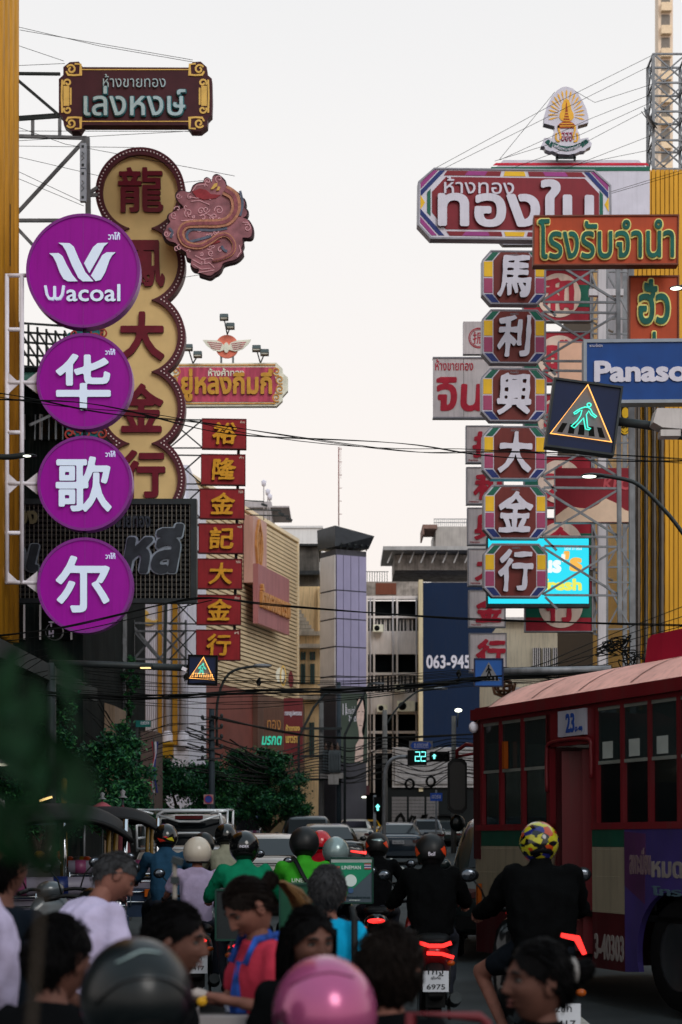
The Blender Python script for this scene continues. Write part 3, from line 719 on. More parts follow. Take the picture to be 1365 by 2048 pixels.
# --- octagonal boards
RB = mat('brown red octagon', (104, 40, 36), 1.25, .45, 0, .12, 3, dirt=.15)
octs = [(965, 502, 1092, 608, '馬'), (965, 620, 1092, 726, '利'), (963.5, 737, 1093, 842, '興'), (966, 853, 1093, 958, '大'), (968, 971, 1094, 1077, '金'), (968, 1088, 1095, 1194, '行')]
lab = ['topmost, its character four dots below', 'second from the top, just above the one beside the lit crossing sign', 'third from the top, level with the lit crossing sign', 'fourth from the top, character like a spread figure', 'second from the bottom, above the cyan screen', 'lowest, in front of the cyan screen']
lab = ['topmost, beside the orange sign', 'second from the top', 'third, beside the lit crossing sign', 'fourth from the top', 'second from the bottom', 'lowest, before the cyan screen']
for i, (x0, y0, x1, y1, ch) in enumerate(octs):
    cx_, cy_ = (x0 + x1) / 2, (y0 + y1) / 2
    S = Sign('octagonal_board', 'octagonal board with one white Chinese character, ' + lab[i], 'sign board', cx_, cy_, 38, 'column of octagonal boards', yaw=2)
    w = (x1 - x0) / 324; h_ = (y1 - y0) / 262
    q = lambda pts: [(x0 + (x - 360) * w, y0 + (y - 242) * h_) for x, y in pts]
    S.plate('board', q([(403, 243), (640, 243), (683, 290), (683, 457), (640, 503), (403, 503), (361, 457), (361, 290)]), WHITES, 0, .24, side=MET)
    S.plate('rim', [q([(402, 240), (642, 240), (686, 289), (686, 458), (642, 506), (402, 506), (358, 458), (358, 289)]), q([(405, 246), (638, 246), (680, 291), (680, 456), (638, 500), (405, 500), (364, 456), (364, 291)])], MET, -.025, .25)
    S.plate('panel', q([(452, 250), (595, 250), (628, 292), (628, 452), (595, 498), (450, 498), (417, 455), (417, 290)]), RB, -.012, 0)
    S.plate('yellow_pattern', [q(rect(368, 296, 412, 370)), q(rect(633, 296, 676, 368))], YELL, -.012, 0)
    S.plate('pink_pattern', [q(rect(368, 378, 412, 450)), q(rect(633, 376, 676, 450))], PINKS, -.012, 0)
    S.plate('green_pattern', [q([(412, 250), (444, 250), (410, 290), (374, 290)]), q([(603, 250), (634, 250), (671, 290), (636, 290)])], GREEN, -.012, 0)
    S.plate('navy_pattern', [q([(371, 457), (410, 457), (444, 497), (408, 497)]), q([(636, 457), (673, 457), (634, 497), (602, 497)])], NAVY, -.012, 0)
    S.text('character', ch, (cx_ - 35, cy_ - 42, cx_ + 34, cy_ + 42), WHITES, -.1, -.012, bold=.028, warp=.018, shear=.07, side=mat('grey return', (58, 52, 60), 1.2))
    S.text('small_lettering', 'ทองใบ', (cx_ - 7, y0 + 5, cx_ + 9, y0 + 10), MET, -.02, -.012, bold=.0)
bars = []
for (x0, y0, x1, y1, ch) in octs:
    bars += [(x1 - 6, y0 + 4, 38.3, 1238, y0 + 6, 38.3), (x1 - 6, y1 - 4, 38.3, 1238, y1 - 3, 38.3), (x1 - 10, y0 + 6, 38.3, 1238, y1 - 4, 38.35), (x1 - 10, y1 - 5, 38.35, 1238, y0 + 8, 38.3), (x1 - 4, y1, 38.3, x1 + 20, y0 + 130, 38.3)]
steel('board_bracket', 'steel trusses carrying the octagonal boards out from the ribbed facade', 'bracket', bars, .045, STEEL,
      posts=[(1236, 470, 38.3, 1240, 1250, 38.3, .09), (1262, 480, 38.3, 1266, 1440, 38.3, .12)])

# --- orange pawn-shop signs
ORB = mat('orange red sign', (160, 62, 30), 1.3, .45, 0, .12, 2, dirt=.12)
TG = mat('dark green letter', (10, 84, 74), 1.2, .3, .1, .3, 4)
TY = mat('pale yellow outline', (214, 202, 120), 1.3, .4)
S = Sign('pawn_shop_sign', 'wide orange pawn shop sign with green Thai letters outlined in yellow', 'sign', 1213, 480, 36, yaw=-2)
S.plate('panel', [(1069, 431), (1357, 432), (1355, 530), (1067.5, 528)], ORB, 0, .25, side=MET)
S.plate('frame', [[(1068, 429.5), (1358, 431), (1356, 531.5), (1066.5, 530)], [(1070.5, 432.5), (1355, 434), (1353.5, 528.5), (1069.5, 527)]], mat('brown frame', (104, 58, 44), 1.2, .5, .2), -.03, .26)
S.text('lettering_edge', 'โรงรับจำนำ', (1074, 436, 1350, 521.5), TY, -.05, 0, bold=.045)
S.text('lettering', 'โรงรับจำนำ', (1077, 439, 1347, 518.5), TG, -.08, -.05, bold=.012)
S = Sign('upright_pawn_sign', 'upright orange sign with stacked green Thai letters under the wide orange sign', 'sign', 1308, 660, 36.6, yaw=-2)
S.plate('panel', rect(1260, 553, 1357, 770), ORB, 0, .22, side=MET)
S.plate('frame', [rect(1258.5, 551.5, 1358.5, 771), rect(1261.5, 554.5, 1355.5, 768)], mat('brown frame', (104, 58, 44)), -.03, .23)
for t, b in (('ฮั่ว', (1274, 557, 1342, 653)), ('เซ่ง', (1274, 662, 1342, 745))):
    S.text('lettering_edge', t, b, TY, -.05, 0, bold=.062); S.text('lettering', t, (b[0] + 3, b[1] + 3, b[2] - 3, b[3] - 3), TG, -.08, -.05, bold=.022)

# --- blue electronics sign
S = Sign('electronics_sign', 'deep blue sign with pale bold latin lettering, under the orange signs', 'sign', 1320, 742, 33, yaw=-2)
BLUE = mat('deep blue panel', (8, 58, 122), 1.25, .35, 0, .12, 3)
S.plate('panel', rect(1174, 684, 1466, 800), BLUE, 0, .3)
S.plate('frame', [rect(1168, 678, 1472, 806), rect(1174.5, 684.5, 1465.5, 799.5)], mat('pale frame', (128, 134, 142), 1.25, .45, .3, .1), -.03, .32)
S.text('lettering', 'Panasonic', (1189, 721, 1452, 764), WHITES, -.03, 0, bold=.04)
S.text('small_lettering', 'พานาโซนิค', (1180, 687, 1206, 693), WHITES, -.015, 0, bold=.0)

# --- weathered white column with red characters
REDP = mat('red paint character', (168, 34, 54), 1.3, .5, 0, .15, 6)
S = Sign('weathered_shop_sign', 'weathered white board with red Thai lettering sticking out behind the octagonal boards', 'sign', 962, 775, 47)
S.plate('panel', rect(867, 716, 927, 835), WEATH, 0, .2, side=MET); S.plate('panel', rect(928, 717, 1064, 834), WEATH, .005, .2, side=MET)
S.text('small_lettering', 'ห้างขายทอง', (871, 719, 947, 741), REDP, -.012, 0, bold=.01)
S.text('lettering', 'จินฮั้ว', (873, 742, 1055, 823), REDP, -.012, 0, bold=.03, shear=.05)
S.plate('bracket', [rect(866, 714, 1066, 717), rect(866, 834, 1066, 837)], MET, -.02, .2)
S = Sign('round_logo_board', 'weathered white board with a red ring logo above the red Thai lettering', 'sign board', 965, 676, 47)
S.plate('panel', rect(927, 643, 1002, 708), WEATH, 0, .2, side=MET)
S.plate('ring', [circle(958, 676, 20.5, 40), circle(958, 676, 18.8, 40)], REDP, -.012, 0); S.plate('inner_ring', [circle(958, 676, 17.4, 40), circle(958, 676, 16.4, 40)], REDP, -.012, 0)
S.text('character', '振', (946, 664, 970, 688), REDP, -.012, 0, bold=.0)
wb = [(933, 852, 1006, 925, '振'), (934, 935, 1007, 1008, '和'), (936, 1016, 1009, 1089, '興'), (937, 1098, 1010, 1171, '大'), (938.5, 1181, 1011, 1254, '金'), (940, 1267, 1013, 1345, '行')]
lab = ['topmost of its column', 'second of its column', 'third of its column', 'fourth, half behind the lowest octagon', 'fifth, over the navy wall', 'lowest, above the blue crossing sign']
for i, (x0, y0, x1, y1, ch) in enumerate(wb):
    S = Sign('white_character_board', 'dirty white board with one red Chinese character, ' + lab[i], 'sign board', (x0 + x1) / 2, (y0 + y1) / 2, 47, 'column of dirty white boards with red characters')
    S.plate('panel', rect(x0, y0, x1, y1), WEATH, 0, .2, side=MET)
    S.plate('edge', [rect(x0 - 1, y0 - 1, x1 + 1, y1 + 1), rect(x0 + 1, y0 + 1.2, x1 - 1, y1 - 1.2)], MET, -.015, .21)
    S.text('character', ch, (x0 + 13, y0 + 11, x1 - 2, y1 - 9), REDP, -.03, 0, bold=.042, warp=.016, shear=.1)
    S.text('small_lettering', 'ห้างขายทอง', (x0 + 5, y1 - 7, x0 + 24, y1 - 3), REDP, -.01, 0, bold=0)
# --- red and green boards with cream circles
CRM = mat('cream circle', (212, 190, 176), 1.3, .5, 0, .08, 3, dirt=.25)
RG = mat('board crimson', (150, 32, 48), 1.3, .5, 0, .12, 3, dirt=.15)
lab = ['topmost, beside the first octagon', 'second, behind a peach panel', 'third, behind the lit crossing sign', 'fourth, behind the cream portrait panel', 'fifth, behind the cyan screen', 'lowest, under the cyan screen']
for i, ch in enumerate('和成興大金行'):
    y0 = 540 + 124.2 * i; x0 = 1047 + .8 * i; x1 = 1181 + .8 * i; y1 = y0 + 102
    S = Sign('circle_board', 'red and green board with a cream circle, ' + lab[i], 'sign board', (x0 + x1) / 2, y0 + 51, 43, 'red and green boards with cream circles')
    S.plate('panel', rect(x0, y0, x1, y1), RG, 0, .2, side=MET)
    S.plate('green_band', rect(x0 + .5, y0 + 30, x1 - .5, y1 - 28), GREEN, -.01, 0)
    S.plate('circle', circle((x0 + x1) / 2 + 4, y0 + 51, 44, 48), CRM, -.02, 0)
    S.text('character', ch, ((x0 + x1) / 2 - 27, y0 + 16, (x0 + x1) / 2 + 34, y0 + 84), REDP, -.04, -.02, bold=.04, warp=.015)
    S.plate('edge', [rect(x0 - 1, y0 - 1, x1 + 1, y1 + 1), rect(x0 + 1, y0 + 1, x1 - 1, y1 - 1)], MET, -.03, .21)
bars = []
for i in range(6):
    y0 = 540 + 124.2 * i
    bars += [(1180, y0 + 3, 43.3, 1262, y0 + 4, 43.3), (1180, y0 + 98, 43.3, 1262, y0 + 97, 43.3), (1182, y0 + 5, 43.3, 1214, y0 + 96, 43.35), (1182, y0 + 96, 43.35, 1214, y0 + 5, 43.3), (1214, y0 + 5, 43.3, 1262, y0 + 96, 43.35), (1214, y0 + 96, 43.35, 1262, y0 + 5, 43.3), (1180, y0 + 102, 43.4, 1226, y0 + 124, 44.5)]
steel('board_bracket', 'inner grey trusses carrying the red and green circle boards', 'bracket', bars, .04, STEEL, posts=[(1214, 500, 43.3, 1214, 1420, 43.3, .06), (1184, 530, 43.4, 1190, 1270, 43.4, .06), (1250, 470, 44, 1250, 1420, 44, .1)])
S = Sign('peach_panel', 'plain peach board behind the octagonal boards, above the lit crossing sign', 'panel', 1152, 720, 41)
S.plate('panel', rect(1118, 684, 1176, 765), mat('peach panel', (222, 176, 150), 1.2, .5, 0, .05), 0, .15, side=MET)
S.plate('edge', [rect(1117, 683, 1177, 766), rect(1119, 685, 1175, 764)], MET, -.01, .16)
# --- red restaurant board (portrait left off)
S = Sign('restaurant_sign', 'dark red restaurant board with a plain cream swoosh below the lit crossing sign', 'sign', 1188, 990, 40.5)
S.plate('panel', rect(1111, 936, 1264, 1045), mat('restaurant red', (122, 22, 36), 1.3, .5, 0, .1, 3, dirt=.15), 0, .22, side=MET)
S.plate('cream_field', [[(1112, 1044), (1112, 1032), (1128, 1020), (1140, 1012), (1158, 1016), (1180, 1018), (1198, 1008), (1210, 996), (1232, 1006), (1250, 1020), (1263, 1024), (1263, 1044)]], mat('cream print', (210, 182, 158), 1.25, .5, 0, .06), -.01, 0)
S.text('lettering', 'KFC', (1206, 955, 1262, 980), mat('faint rose letter', (172, 70, 78), 1.3), -.012, 0, bold=.03, shear=.15)
# --- cyan screen
S = Sign('cyan_screen', 'glowing cyan LED screen behind the lowest octagonal board', 'screen', 1078, 1142, 41.5)
S.plate('cabinet', rect(974, 1074, 1181, 1214), STEELD, .02, .3)
S.plate('screen', rect(977, 1077, 1178, 1207), mat('cyan screen light', (0, 40, 46), 1, .3, 0, .02, emit=(40, 205, 226), es=1.25), 0, .02)
for t, b, c_ in (("Lotus'", (1024, 1108, 1131, 1146), (235, 245, 245)), ("'s", (1128, 1102, 1165, 1143), (240, 180, 80)), ('go fresh', (1032, 1157, 1164, 1188), (226, 226, 90))):
    S.text('lettering', t, b, mat('screen letter %d' % c_[2], c_, .3, .3, 0, .02, emit=c_, es=1.0), -.012, 0, bold=.045)
S.text('small_lettering', 'โลตัส โก เฟรช', (1129, 1092, 1164, 1100), mat('screen letter 245', (235, 245, 245)), -.01, 0, bold=0)

# ================================================================== crossing signs
GLOWO = mat('orange neon', (60, 24, 8), 1, .3, 0, .02, emit=(255, 168, 84), es=2.4)
GLOWG = mat('green neon', (6, 40, 34), 1, .3, 0, .02, emit=(70, 240, 205), es=1.7)
GLOWW = mat('cool white lamp', (120, 120, 110), 1, .3, 0, .02, emit=(240, 255, 225), es=4)
NAVYP = mat('navy sign face', (8, 26, 62), 1.1, .3, 0, .1)
GREYP = mat('grey reflective', (104, 104, 108), 1.1, .4, 0, .08)
BLK = mat('black marking', (8, 9, 9), 1, .6, spec=.1)
def walker(S, box, mb):
    """outline of the walking man in neon tubing"""
    x0, y0, x1, y1 = box; q = lambda pts: [(x0 + u * (x1 - x0), y0 + v * (y1 - y0)) for u, v in pts]
    paths = [[(.62 + .085 * math.cos(a * math.pi / 6), .08 + .065 * math.sin(a * math.pi / 6)) for a in range(12)],
             [(.46, .18), (.32, .24), (.16, .34), (.03, .45), (.06, .49), (.14, .46), (.24, .36), (.36, .3), (.33, .5), (.22, .72), (.0, .95), (.14, .99), (.17, .95), (.36, .72), (.46, .58), (.6, .98), (.76, .99), (.82, .94), (.68, .9), (.6, .6), (.56, .45), (.64, .3), (.74, .42), (.95, .52), (1, .47), (.8, .36), (.7, .22), (.58, .17)]]
    for p in paths: S.rod('walker', q(p), (x1 - x0) * .024, None, -.03, closed=True, n=6, mb=mb)
S = Sign('lit_crossing_sign', 'large tilted blue pedestrian crossing sign glowing with orange and green neon', 'traffic sign', 1168.3, 833.5, 20, roll=7.6)
ca, sa = math.cos(R(7.6)), math.sin(R(7.6))
def un(zx, zy):
    dx, dy = (zx - 423) * .2088, (zy - 448) * .2088
    return (1168.3 + dx * ca + dy * sa, 833.5 - dx * sa + dy * ca)
sq = lambda h_: rect(1168.3 - h_, 833.5 - h_, 1168.3 + h_, 833.5 + h_)
S.plate('face', sq(66), NAVYP, 0, .12); S.plate('frame', [sq(69.7), sq(65.5)], STEELD, -.03, .16)
A_, B_, C_ = un(457, 148), un(100, 612), un(683, 694)
S.plate('triangle', [A_, C_, B_] if False else [A_, B_, C_], GREYP, -.006, 0)
for pts in ([(215, 508), (265, 512), (215, 600), (165, 592)], [(290, 518), (345, 522), (325, 612), (268, 606)], [(380, 524), (430, 530), (425, 625), (365, 618)], [(470, 540), (515, 543), (525, 638), (470, 632)], [(548, 550), (592, 556), (625, 652), (572, 645)]):
    S.plate('stripe', [un(*p) for p in pts], BLK, -.01, -.006)
mb = MB(); S.rod('t', [A_, B_, C_], 1.9, None, -.03, closed=True, n=6, mb=mb); mb.build('neon_triangle', GLOWO, S.o)
mb = MB(); walker(S, (*un(330, 300), *un(525, 588)), mb); mb.build('neon_walker', GLOWG, S.o)
o = thing('sign_pole', 'dark pole arm holding the tilted lit crossing sign, clamped at its lower corner', 'pole', P(1238, 842, 20.1))
a = P(1238, 842, 20.1)
MB().tube([P(x, y, d) - a for x, y, d in ((1236, 843, 20.1), (1300, 851, 20.1), (1480, 872, 20.3))], .05, 12).tube([P(1480, 872, 20.3) - a, Vector((P(1480, 872, 20.3).x, 20.3, 0)) - a], .07, 12).build('arm', STEELD, o)
MB().bar(P(1335, 861, 20.0) - a, P(1420, 868, 20.05) - a, .15).build('clamp', STEELD, o)
o = thing('camera_housing', 'grey-white weathered camera housing hung on the crossing sign arm', 'camera', P(1338, 850, 19.9))
kk = 20 / F
hz = [(-33, 2), (-24, 30), (0, 26), (28, 31), (62, 10), (62, -6), (40, -12), (10, -14), (-20, -6)]
MB().prism([[(x * kk, y * kk) for x, y in [(-34, 2), (-26, 30), (22, 29), (40, 4), (32, -12), (-16, -8)]]], -.1, .18).build('housing', mat('housing white', (176, 172, 170), 1.25, .5, 0, .1, 6, dirt=.3), o)
MB().box((.0, -.02, -.11), (.22, .2, .07)).build('lens_box', mat('housing white', (176, 172, 170)), o)

# left lit crossing sign
zl = Z(0, 1240, .337)
S = Sign('small_lit_crossing_sign', 'small blue crossing sign with lit orange triangle below the red boards', 'traffic sign', 405.5, 1340, 30, roll=1.5)
S.plate('face', rect(378, 1312, 433, 1368), NAVYP, 0, .1); S.plate('frame', [rect(376, 1310, 435, 1370), rect(379, 1313, 432, 1367)], BLK, -.03, .14)
tri = zl([(1208, 222), (1129, 347), (1274, 354)])
S.plate('triangle', tri, GREYP, -.006, 0)
mb = MB(); S.rod('t', tri, 1.5, None, -.03, closed=True, n=6, mb=mb)
for i in range(5): S.rod('t', zl([(1152 + 25 * i, 316 + i), (1166 + 24 * i, 317 + i), (1163 + 25 * i, 342 + i), (1146 + 26 * i, 341 + i)]), .8, None, -.03, closed=True, n=5, mb=mb)
mb.build('neon_triangle', GLOWO, S.o)
mb = MB(); b = zl([(1178, 256), (1225, 328)]); walker(S, (*b[0], *b[1]), mb); mb.build('neon_walker', GLOWG, S.o)
o = thing('sign_pole', 'long horizontal grey pole arm holding the small lit crossing sign', 'pole', P(100, 1326, 30.15)); a = P(100, 1326, 30.15)
MB().tube([P(x, y, 30.15) - a for x, y in ((100, 1326), (200, 1329), (378, 1336))], .06, 10).tube([P(102, 1326, 30.15) - a, Vector((P(102, 0, 30.15).x, 30.15, 0)) - a], .09, 10).build('arm', STEELD, o)
kk = 30 / F
o = thing('security_camera', 'small white security camera at the end of the arm beside the lit crossing sign', 'camera', P(370, 1339, 30))
MB().box((0, 0, 0), (10 * kk, .22, 7 * kk), (0, R(25), 0)).build('housing', WHITEP, o); MB().bar((0, 0, .02), (.03, .1, .08), .03).build('mount', STEELD, o)
o = thing('amber_lamp', 'lit amber flat lamp hanging under the sign arm', 'lamp', P(294, 1334, 30))
MB().box((0, 0, .02), (24 * kk, .14, 5 * kk)).bar((0, .1, .0), (0, .1, .06), .05).build('case', STEELD, o); MB().box((-.02, -.005, -.017), (20 * kk, .12, .012)).build('lens', mat('amber lamp', (120, 80, 40), 1, .3, emit=(255, 205, 140), es=2.2), o)
# small unlit blue crossing sign
z8 = Z(880, 1280, .3553)
S = Sign('blue_crossing_sign', 'small unlit blue crossing sign with a white triangle, under the dirty white boards', 'traffic sign', 978, 1345, 30)
S.plate('face', rect(950, 1318, 1006, 1372), mat('sign blue', (22, 74, 140), 1.2, .35, 0, .08), 0, .08); S.plate('frame', [rect(948.5, 1316.5, 1007.5, 1373.5), rect(951, 1319, 1005, 1371)], NAVYP, -.02, .1)
S.plate('triangle', z8([(276, 124), (215, 230), (337, 230)]), GREYP, -.008, 0)
for i in range(5): S.plate('stripe', z8([(231 + 21 * i, 205), (243 + 21 * i, 205), (240 + 22.5 * i, 228), (225 + 22.5 * i, 228)]), BLK, -.012, -.008)
strokes(S, 'walker', [z8([(275, 152), (277, 172), (268, 204)]), z8([(277, 172), (288, 202)]), z8([(262, 178), (274, 158), (290, 172)])], 2.4, BLK, -.016, -.008)
S.plate('walker_head', circle(*z8([(275, 146)])[0], 1.8, 10), BLK, -.016, -.008)
o = thing('sign_pole', 'grey pole arm running from the small unlit crossing sign to the ribbed facade', 'pole', P(1006, 1342, 30.1)); a = P(1006, 1342, 30.1)
MB().tube([P(1000, 1343, 30.1) - a, P(1222, 1338, 30.1) - a], .06, 10).tube([P(1222, 1338, 30.1) - a, Vector((P(1222, 0, 30.1).x, 30.1, 0)) - a], .09, 10).build('arm', STEEL, o)
# street lamps
def lamp(label, head, arm, d, size=1.0, rad=.028):
    a = P(*arm[-1], d); o = thing('street_lamp', label, 'street lamp', (a.x, d, 0)); base = Vector((a.x, d, 0)); kk = d / F
    MB().tube([v - base for v in spline([P(x, y, d) for x, y in arm], 5)] + [Vector((0, 0, 0))], rad, 10).build('pole', STEELD, o)
    h_ = P(*head, d) - base
    MB().ell(h_, (24 * kk * size, .09, 5 * kk * size), 14, 8).build('lamp_head', STEELD, o)
    MB().ell(h_ + Vector((-7 * kk * size, -.03, -3 * kk * size)), (15 * kk * size, .07, 2.4 * kk * size), 12, 6).build('lens', GLOWW, o)
    return o
lamp('lit street lamp on a curved arm in front of the restaurant board', (1186, 951), [(1195, 950), (1230, 955), (1275, 968), (1320, 1010), (1365, 1065), (1440, 1180)], 25)
lamp('lit street lamp half cut off below the orange pawn shop sign', (1358, 576), [(1362, 574), (1380, 574), (1420, 600)], 24, .8)
lamp('small lit street lamp on a thin arm behind the white tube ladder', (60, 911), [(50, 910), (20, 914), (-10, 915), (-40, 930)], 31, .6, .05)
# ================================================================== GROUND
ASPH = mat('asphalt', (46, 52, 54), 1.0, .85, 0, .25, 1.5, bump=.3, bscale=60)
mb = MB(); mb.add([(-600, -60, -.02), (600, -60, -.02), (600, 1500, -.02), (-600, 1500, -.02)], [(0, 1, 2, 3)])
tag(mb.build('ground', mat('ground dust', (82, 80, 76), 1, .9, 0, .2, .3)), None, None, None, 'structure')
mb = MB(); mb.add([(-5.2, -50, 0), (6.2, -50, 0), (7.5, 130, 0), (-6, 130, 0)], [(0, 1, 2, 3)])
tag(mb.build('road', ASPH), None, None, None, 'structure')
mb = MB()
for x in (-1.6, 1.9):
    for i in range(16): y = 2 + 6 * i; mb.add([(x, y, .004), (x + .12, y, .004), (x + .12, y + 3, .004), (x, y + 3, .004)], [(0, 1, 2, 3)])
tag(mb.build('lane_markings', mat('road paint', (190, 188, 180), 1, .7, 0, .3, 4)), None, None, None, 'structure')
PAVE = mat('paving', (110, 106, 100), 1, .85, 0, .25, 3)
for x0, x1 in ((-9, -5.2), (6.4, 10)):
    mb = MB(); mb.span(x0, x1, -50, 130, -.02, .14)
    tag(mb.build('pavement', PAVE), None, None, None, 'structure')

def building(name, label, loc, cat='building', group=None): return thing(name, label, cat, loc, group)
def wx(px, d): return (px - CX) / F * d
def wz(py, d): return H - (py - CY) / F * d
GLASSD = mat('dark window glass', (9, 13, 15), 1, .1, spec=.4, var=.3, scale=1)
OCHRE = mat('ochre cladding', (176, 124, 34), 1.25, .42, .25, .2, 3, dirt=.25, stretch=(3, 3, .3))
DARKW = mat('sooty wall', (14, 21, 21), 1.0, .9, 0, .5, 1.2, dirt=.4, spec=.08)
CONC = mat('stained concrete', (158, 152, 148), 1.25, .8, 0, .15, 1.2, dirt=.35)
GREYW = mat('grey paint wall', (160, 154, 156), 1.25, .7, 0, .1, 1, dirt=.35)

# ---- ribbed ochre building, near left
o = building('ribbed_building', 'ochre building with vertical ribbed metal cladding, cut by the edge of the view', (-9, 25, 0))
B0 = Vector((-9, 25, 0))
mb = MB(); mb.span(-6, 2.42, -14, 10.9, 0, 26); mb.build('wall', DARKW, o)
mb = MB()
for i in range(36): mb.tube([(2.5, -7 + i * .5, 5.1), (2.5, -7 + i * .5, 25.6)], .15, 8)
for i in range(13): mb.tube([(2.3 - i * .5, 10.95, 5.1), (2.3 - i * .5, 10.95, 25.6)], .15, 8)
mb.build('ribbed_cladding', OCHRE, o)
mb = MB(); mb.add([(2.45, -14, 4.7), (2.45, 10.9, 4.7), (4.1, 10.9, 4.2), (4.1, -14, 4.2)], [(0, 1, 2, 3)]); mb.add([(2.45, -14, 4.55), (2.45, 10.9, 4.55), (4.1, 10.9, 4.05), (4.1, -14, 4.05)], [(0, 3, 2, 1)])
mb.span(4.08, 4.14, -14, 10.9, 3.95, 4.22); mb.build('awning', mat('grey awning', (38, 42, 42), 1.0, .8, 0, .3, 2, dirt=.4), o)
for i in range(4):
    mb = MB(); mb.span(2.43, 2.5, -12 + i * 5.6, -7.6 + i * 5.6, .2, 3.6); w = mb.build('shop_window', GLASSD, o)
    mb = MB()
    for k_ in range(4): mb.span(2.5, 2.55, -12 + i * 5.6 + k_ * 1.45, -11.92 + i * 5.6 + k_ * 1.45, .2, 3.6)
    mb.build('frame', STEELD, w)
S = Sign('black_gold_sign', 'black sign with a thin gold border, cut by the picture edge beside the discs', 'sign', 2, 463, 34.6)
S.plate('panel', rect(-40, 402, 18, 526), BLK, -.02, .2); S.plate('border_line', [rect(-36, 407, 14, 521), rect(-34, 410, 11.5, 518)], GOLDL, -.035, -.02)

# ---- dark shophouse with roof cage behind the discs
o = building('dark_shophouse', 'dark sooty shophouse with a rooftop steel cage behind the purple discs', (wx(60, 44), 44, 0))
mb = MB(); mb.span(-5, 1.3, 0, 14, 0, wz(735, 44)); mb.build('wall', DARKW, o)
mb = MB(); x0 = o.location.x
for i in range(7):
    x = wx(20 + 18 * i, 44) - x0; mb.bar((x, .1, wz(735, 44)), (x, .1, wz(640 + 4 * i, 44)), .05)
for y in (642, 660, 680, 705, 728): mb.bar((wx(10, 44) - x0, .1, wz(y, 44)), (wx(132, 44) - x0, .1, wz(y + 8, 44)), .045)
for i in range(7): x = wx(20 + 18 * i, 44) - x0; mb.bar((x, .1, wz(660, 44)), (x, 4, wz(662, 44)), .04); mb.bar((x, 4, wz(735, 44)), (x, 4, wz(650, 44)), .04)
mb.build('roof_cage_frame', STEELD, o)
mb = MB()
for i in range(26): x = wx(-10, 43.5) - x0 + i * .075; mb.tube([(x, -1.4, wz(792, 44)), (x, 0, wz(748, 44))], .045, 6)
mb.build('corrugated_awning', mat('green corrugated sheet', (36, 84, 66), 1.1, .5, 0, .3, 5, dirt=.4), o)
for fl, (ya, yb) in enumerate(((830, 880), (1010, 1090), (1210, 1280))):
    for i in range(2):
        mb = MB(); mb.span(-.9 + i * 1.15, -.1 + i * 1.15, -.06, 0, wz(yb, 44), wz(ya, 44)); w = mb.build('window', GLASSD, o)
        mb = MB()
        for e_ in (0, .38, .76): mb.span(-.9 + i * 1.15 + e_, -.86 + i * 1.15 + e_, -.1, -.06, wz(yb, 44), wz(ya, 44))
        mb.build('frame', GREYW, w)
mb = MB(); mb.bar((wx(60, 43) - x0, -1, wz(850, 43)), (wx(130, 43) - x0, -.3, wz(800, 43)), .06)
for i in range(5): mb.bar((wx(70 + 14 * i, 43) - x0, -1, wz(880, 43)), (wx(60 + 14 * i, 43) - x0, -.2, wz(815, 43)), .03)
mb.build('brace', STEEL, o)
S = Sign('black_letter_sign', 'small black double-circle sign with white letters under the lowest purple disc', 'sign', 110, 1252, 36)
S.plate('panel', circle(108, 1238, 17, 32) , BLK, .0, .1); S.plate('panel', circle(109, 1263, 17, 32), BLK, .002, .1)
S.plate('rim', [circle(109, 1263, 17.5, 32), circle(109, 1263, 16.3, 32)], GREYP, -.02, .1)
S.text('lettering', 'T', (98, 1243, 108, 1254), WHITES, -.02, 0, bold=.05); S.text('lettering', 'H', (98, 1260, 108, 1274), WHITES, -.02, 0, bold=.05)

# ---- tan back building, lattice mast, stone block
o = building('tan_building', 'tan rendered building behind the lattice mast', (wx(180, 58), 58, 0))
mb = MB(); mb.span(-3.6, 1.25, 0, 8, 0, wz(1150, 58)); mb.build('wall', mat('tan render', (150, 116, 84), 1.2, .7, 0, .15, 1, dirt=.5), o)
for i in range(3):
    mb = MB(); x = wx(150 + 22 * i, 58) - o.location.x; mb.span(x, x + .16, -.12, 0, .5, wz(1160, 58)); mb.build('pilaster', DARKW, o)
    mb = MB(); x = wx(154 + 22 * i, 58) - o.location.x; mb.span(x, x + .2, -.05, 0, wz(1395, 58), wz(1230, 58)); mb.build('window', GLASSD, o)
o = building('stone_block', 'plain beige stone-clad block half covered by creepers and cables', (wx(180, 48), 48, 0))
mb = MB(); mb.prism([[(wx(132, 48) - o.location.x, 0), (wx(132, 48) - o.location.x, wz(1402, 48)), (wx(188, 48) - o.location.x, wz(1398, 48)), (wx(230, 48) - o.location.x, wz(1412, 48)), (wx(230, 48) - o.location.x, 0)]], 0, 2.5)
mb.build('wall', mat('beige stone', (116, 98, 82), 1.15, .7, 0, .12, 1, dirt=.5), o)
mb = MB(); mb.span(wx(265, 48) - o.location.x, wx(296, 48) - o.location.x, 2, 4, 0, wz(1455, 48)); mb.build('side_block', mat('brown stone', (84, 70, 66), 1.15, .7, 0, .12, 1, dirt=.4), o)
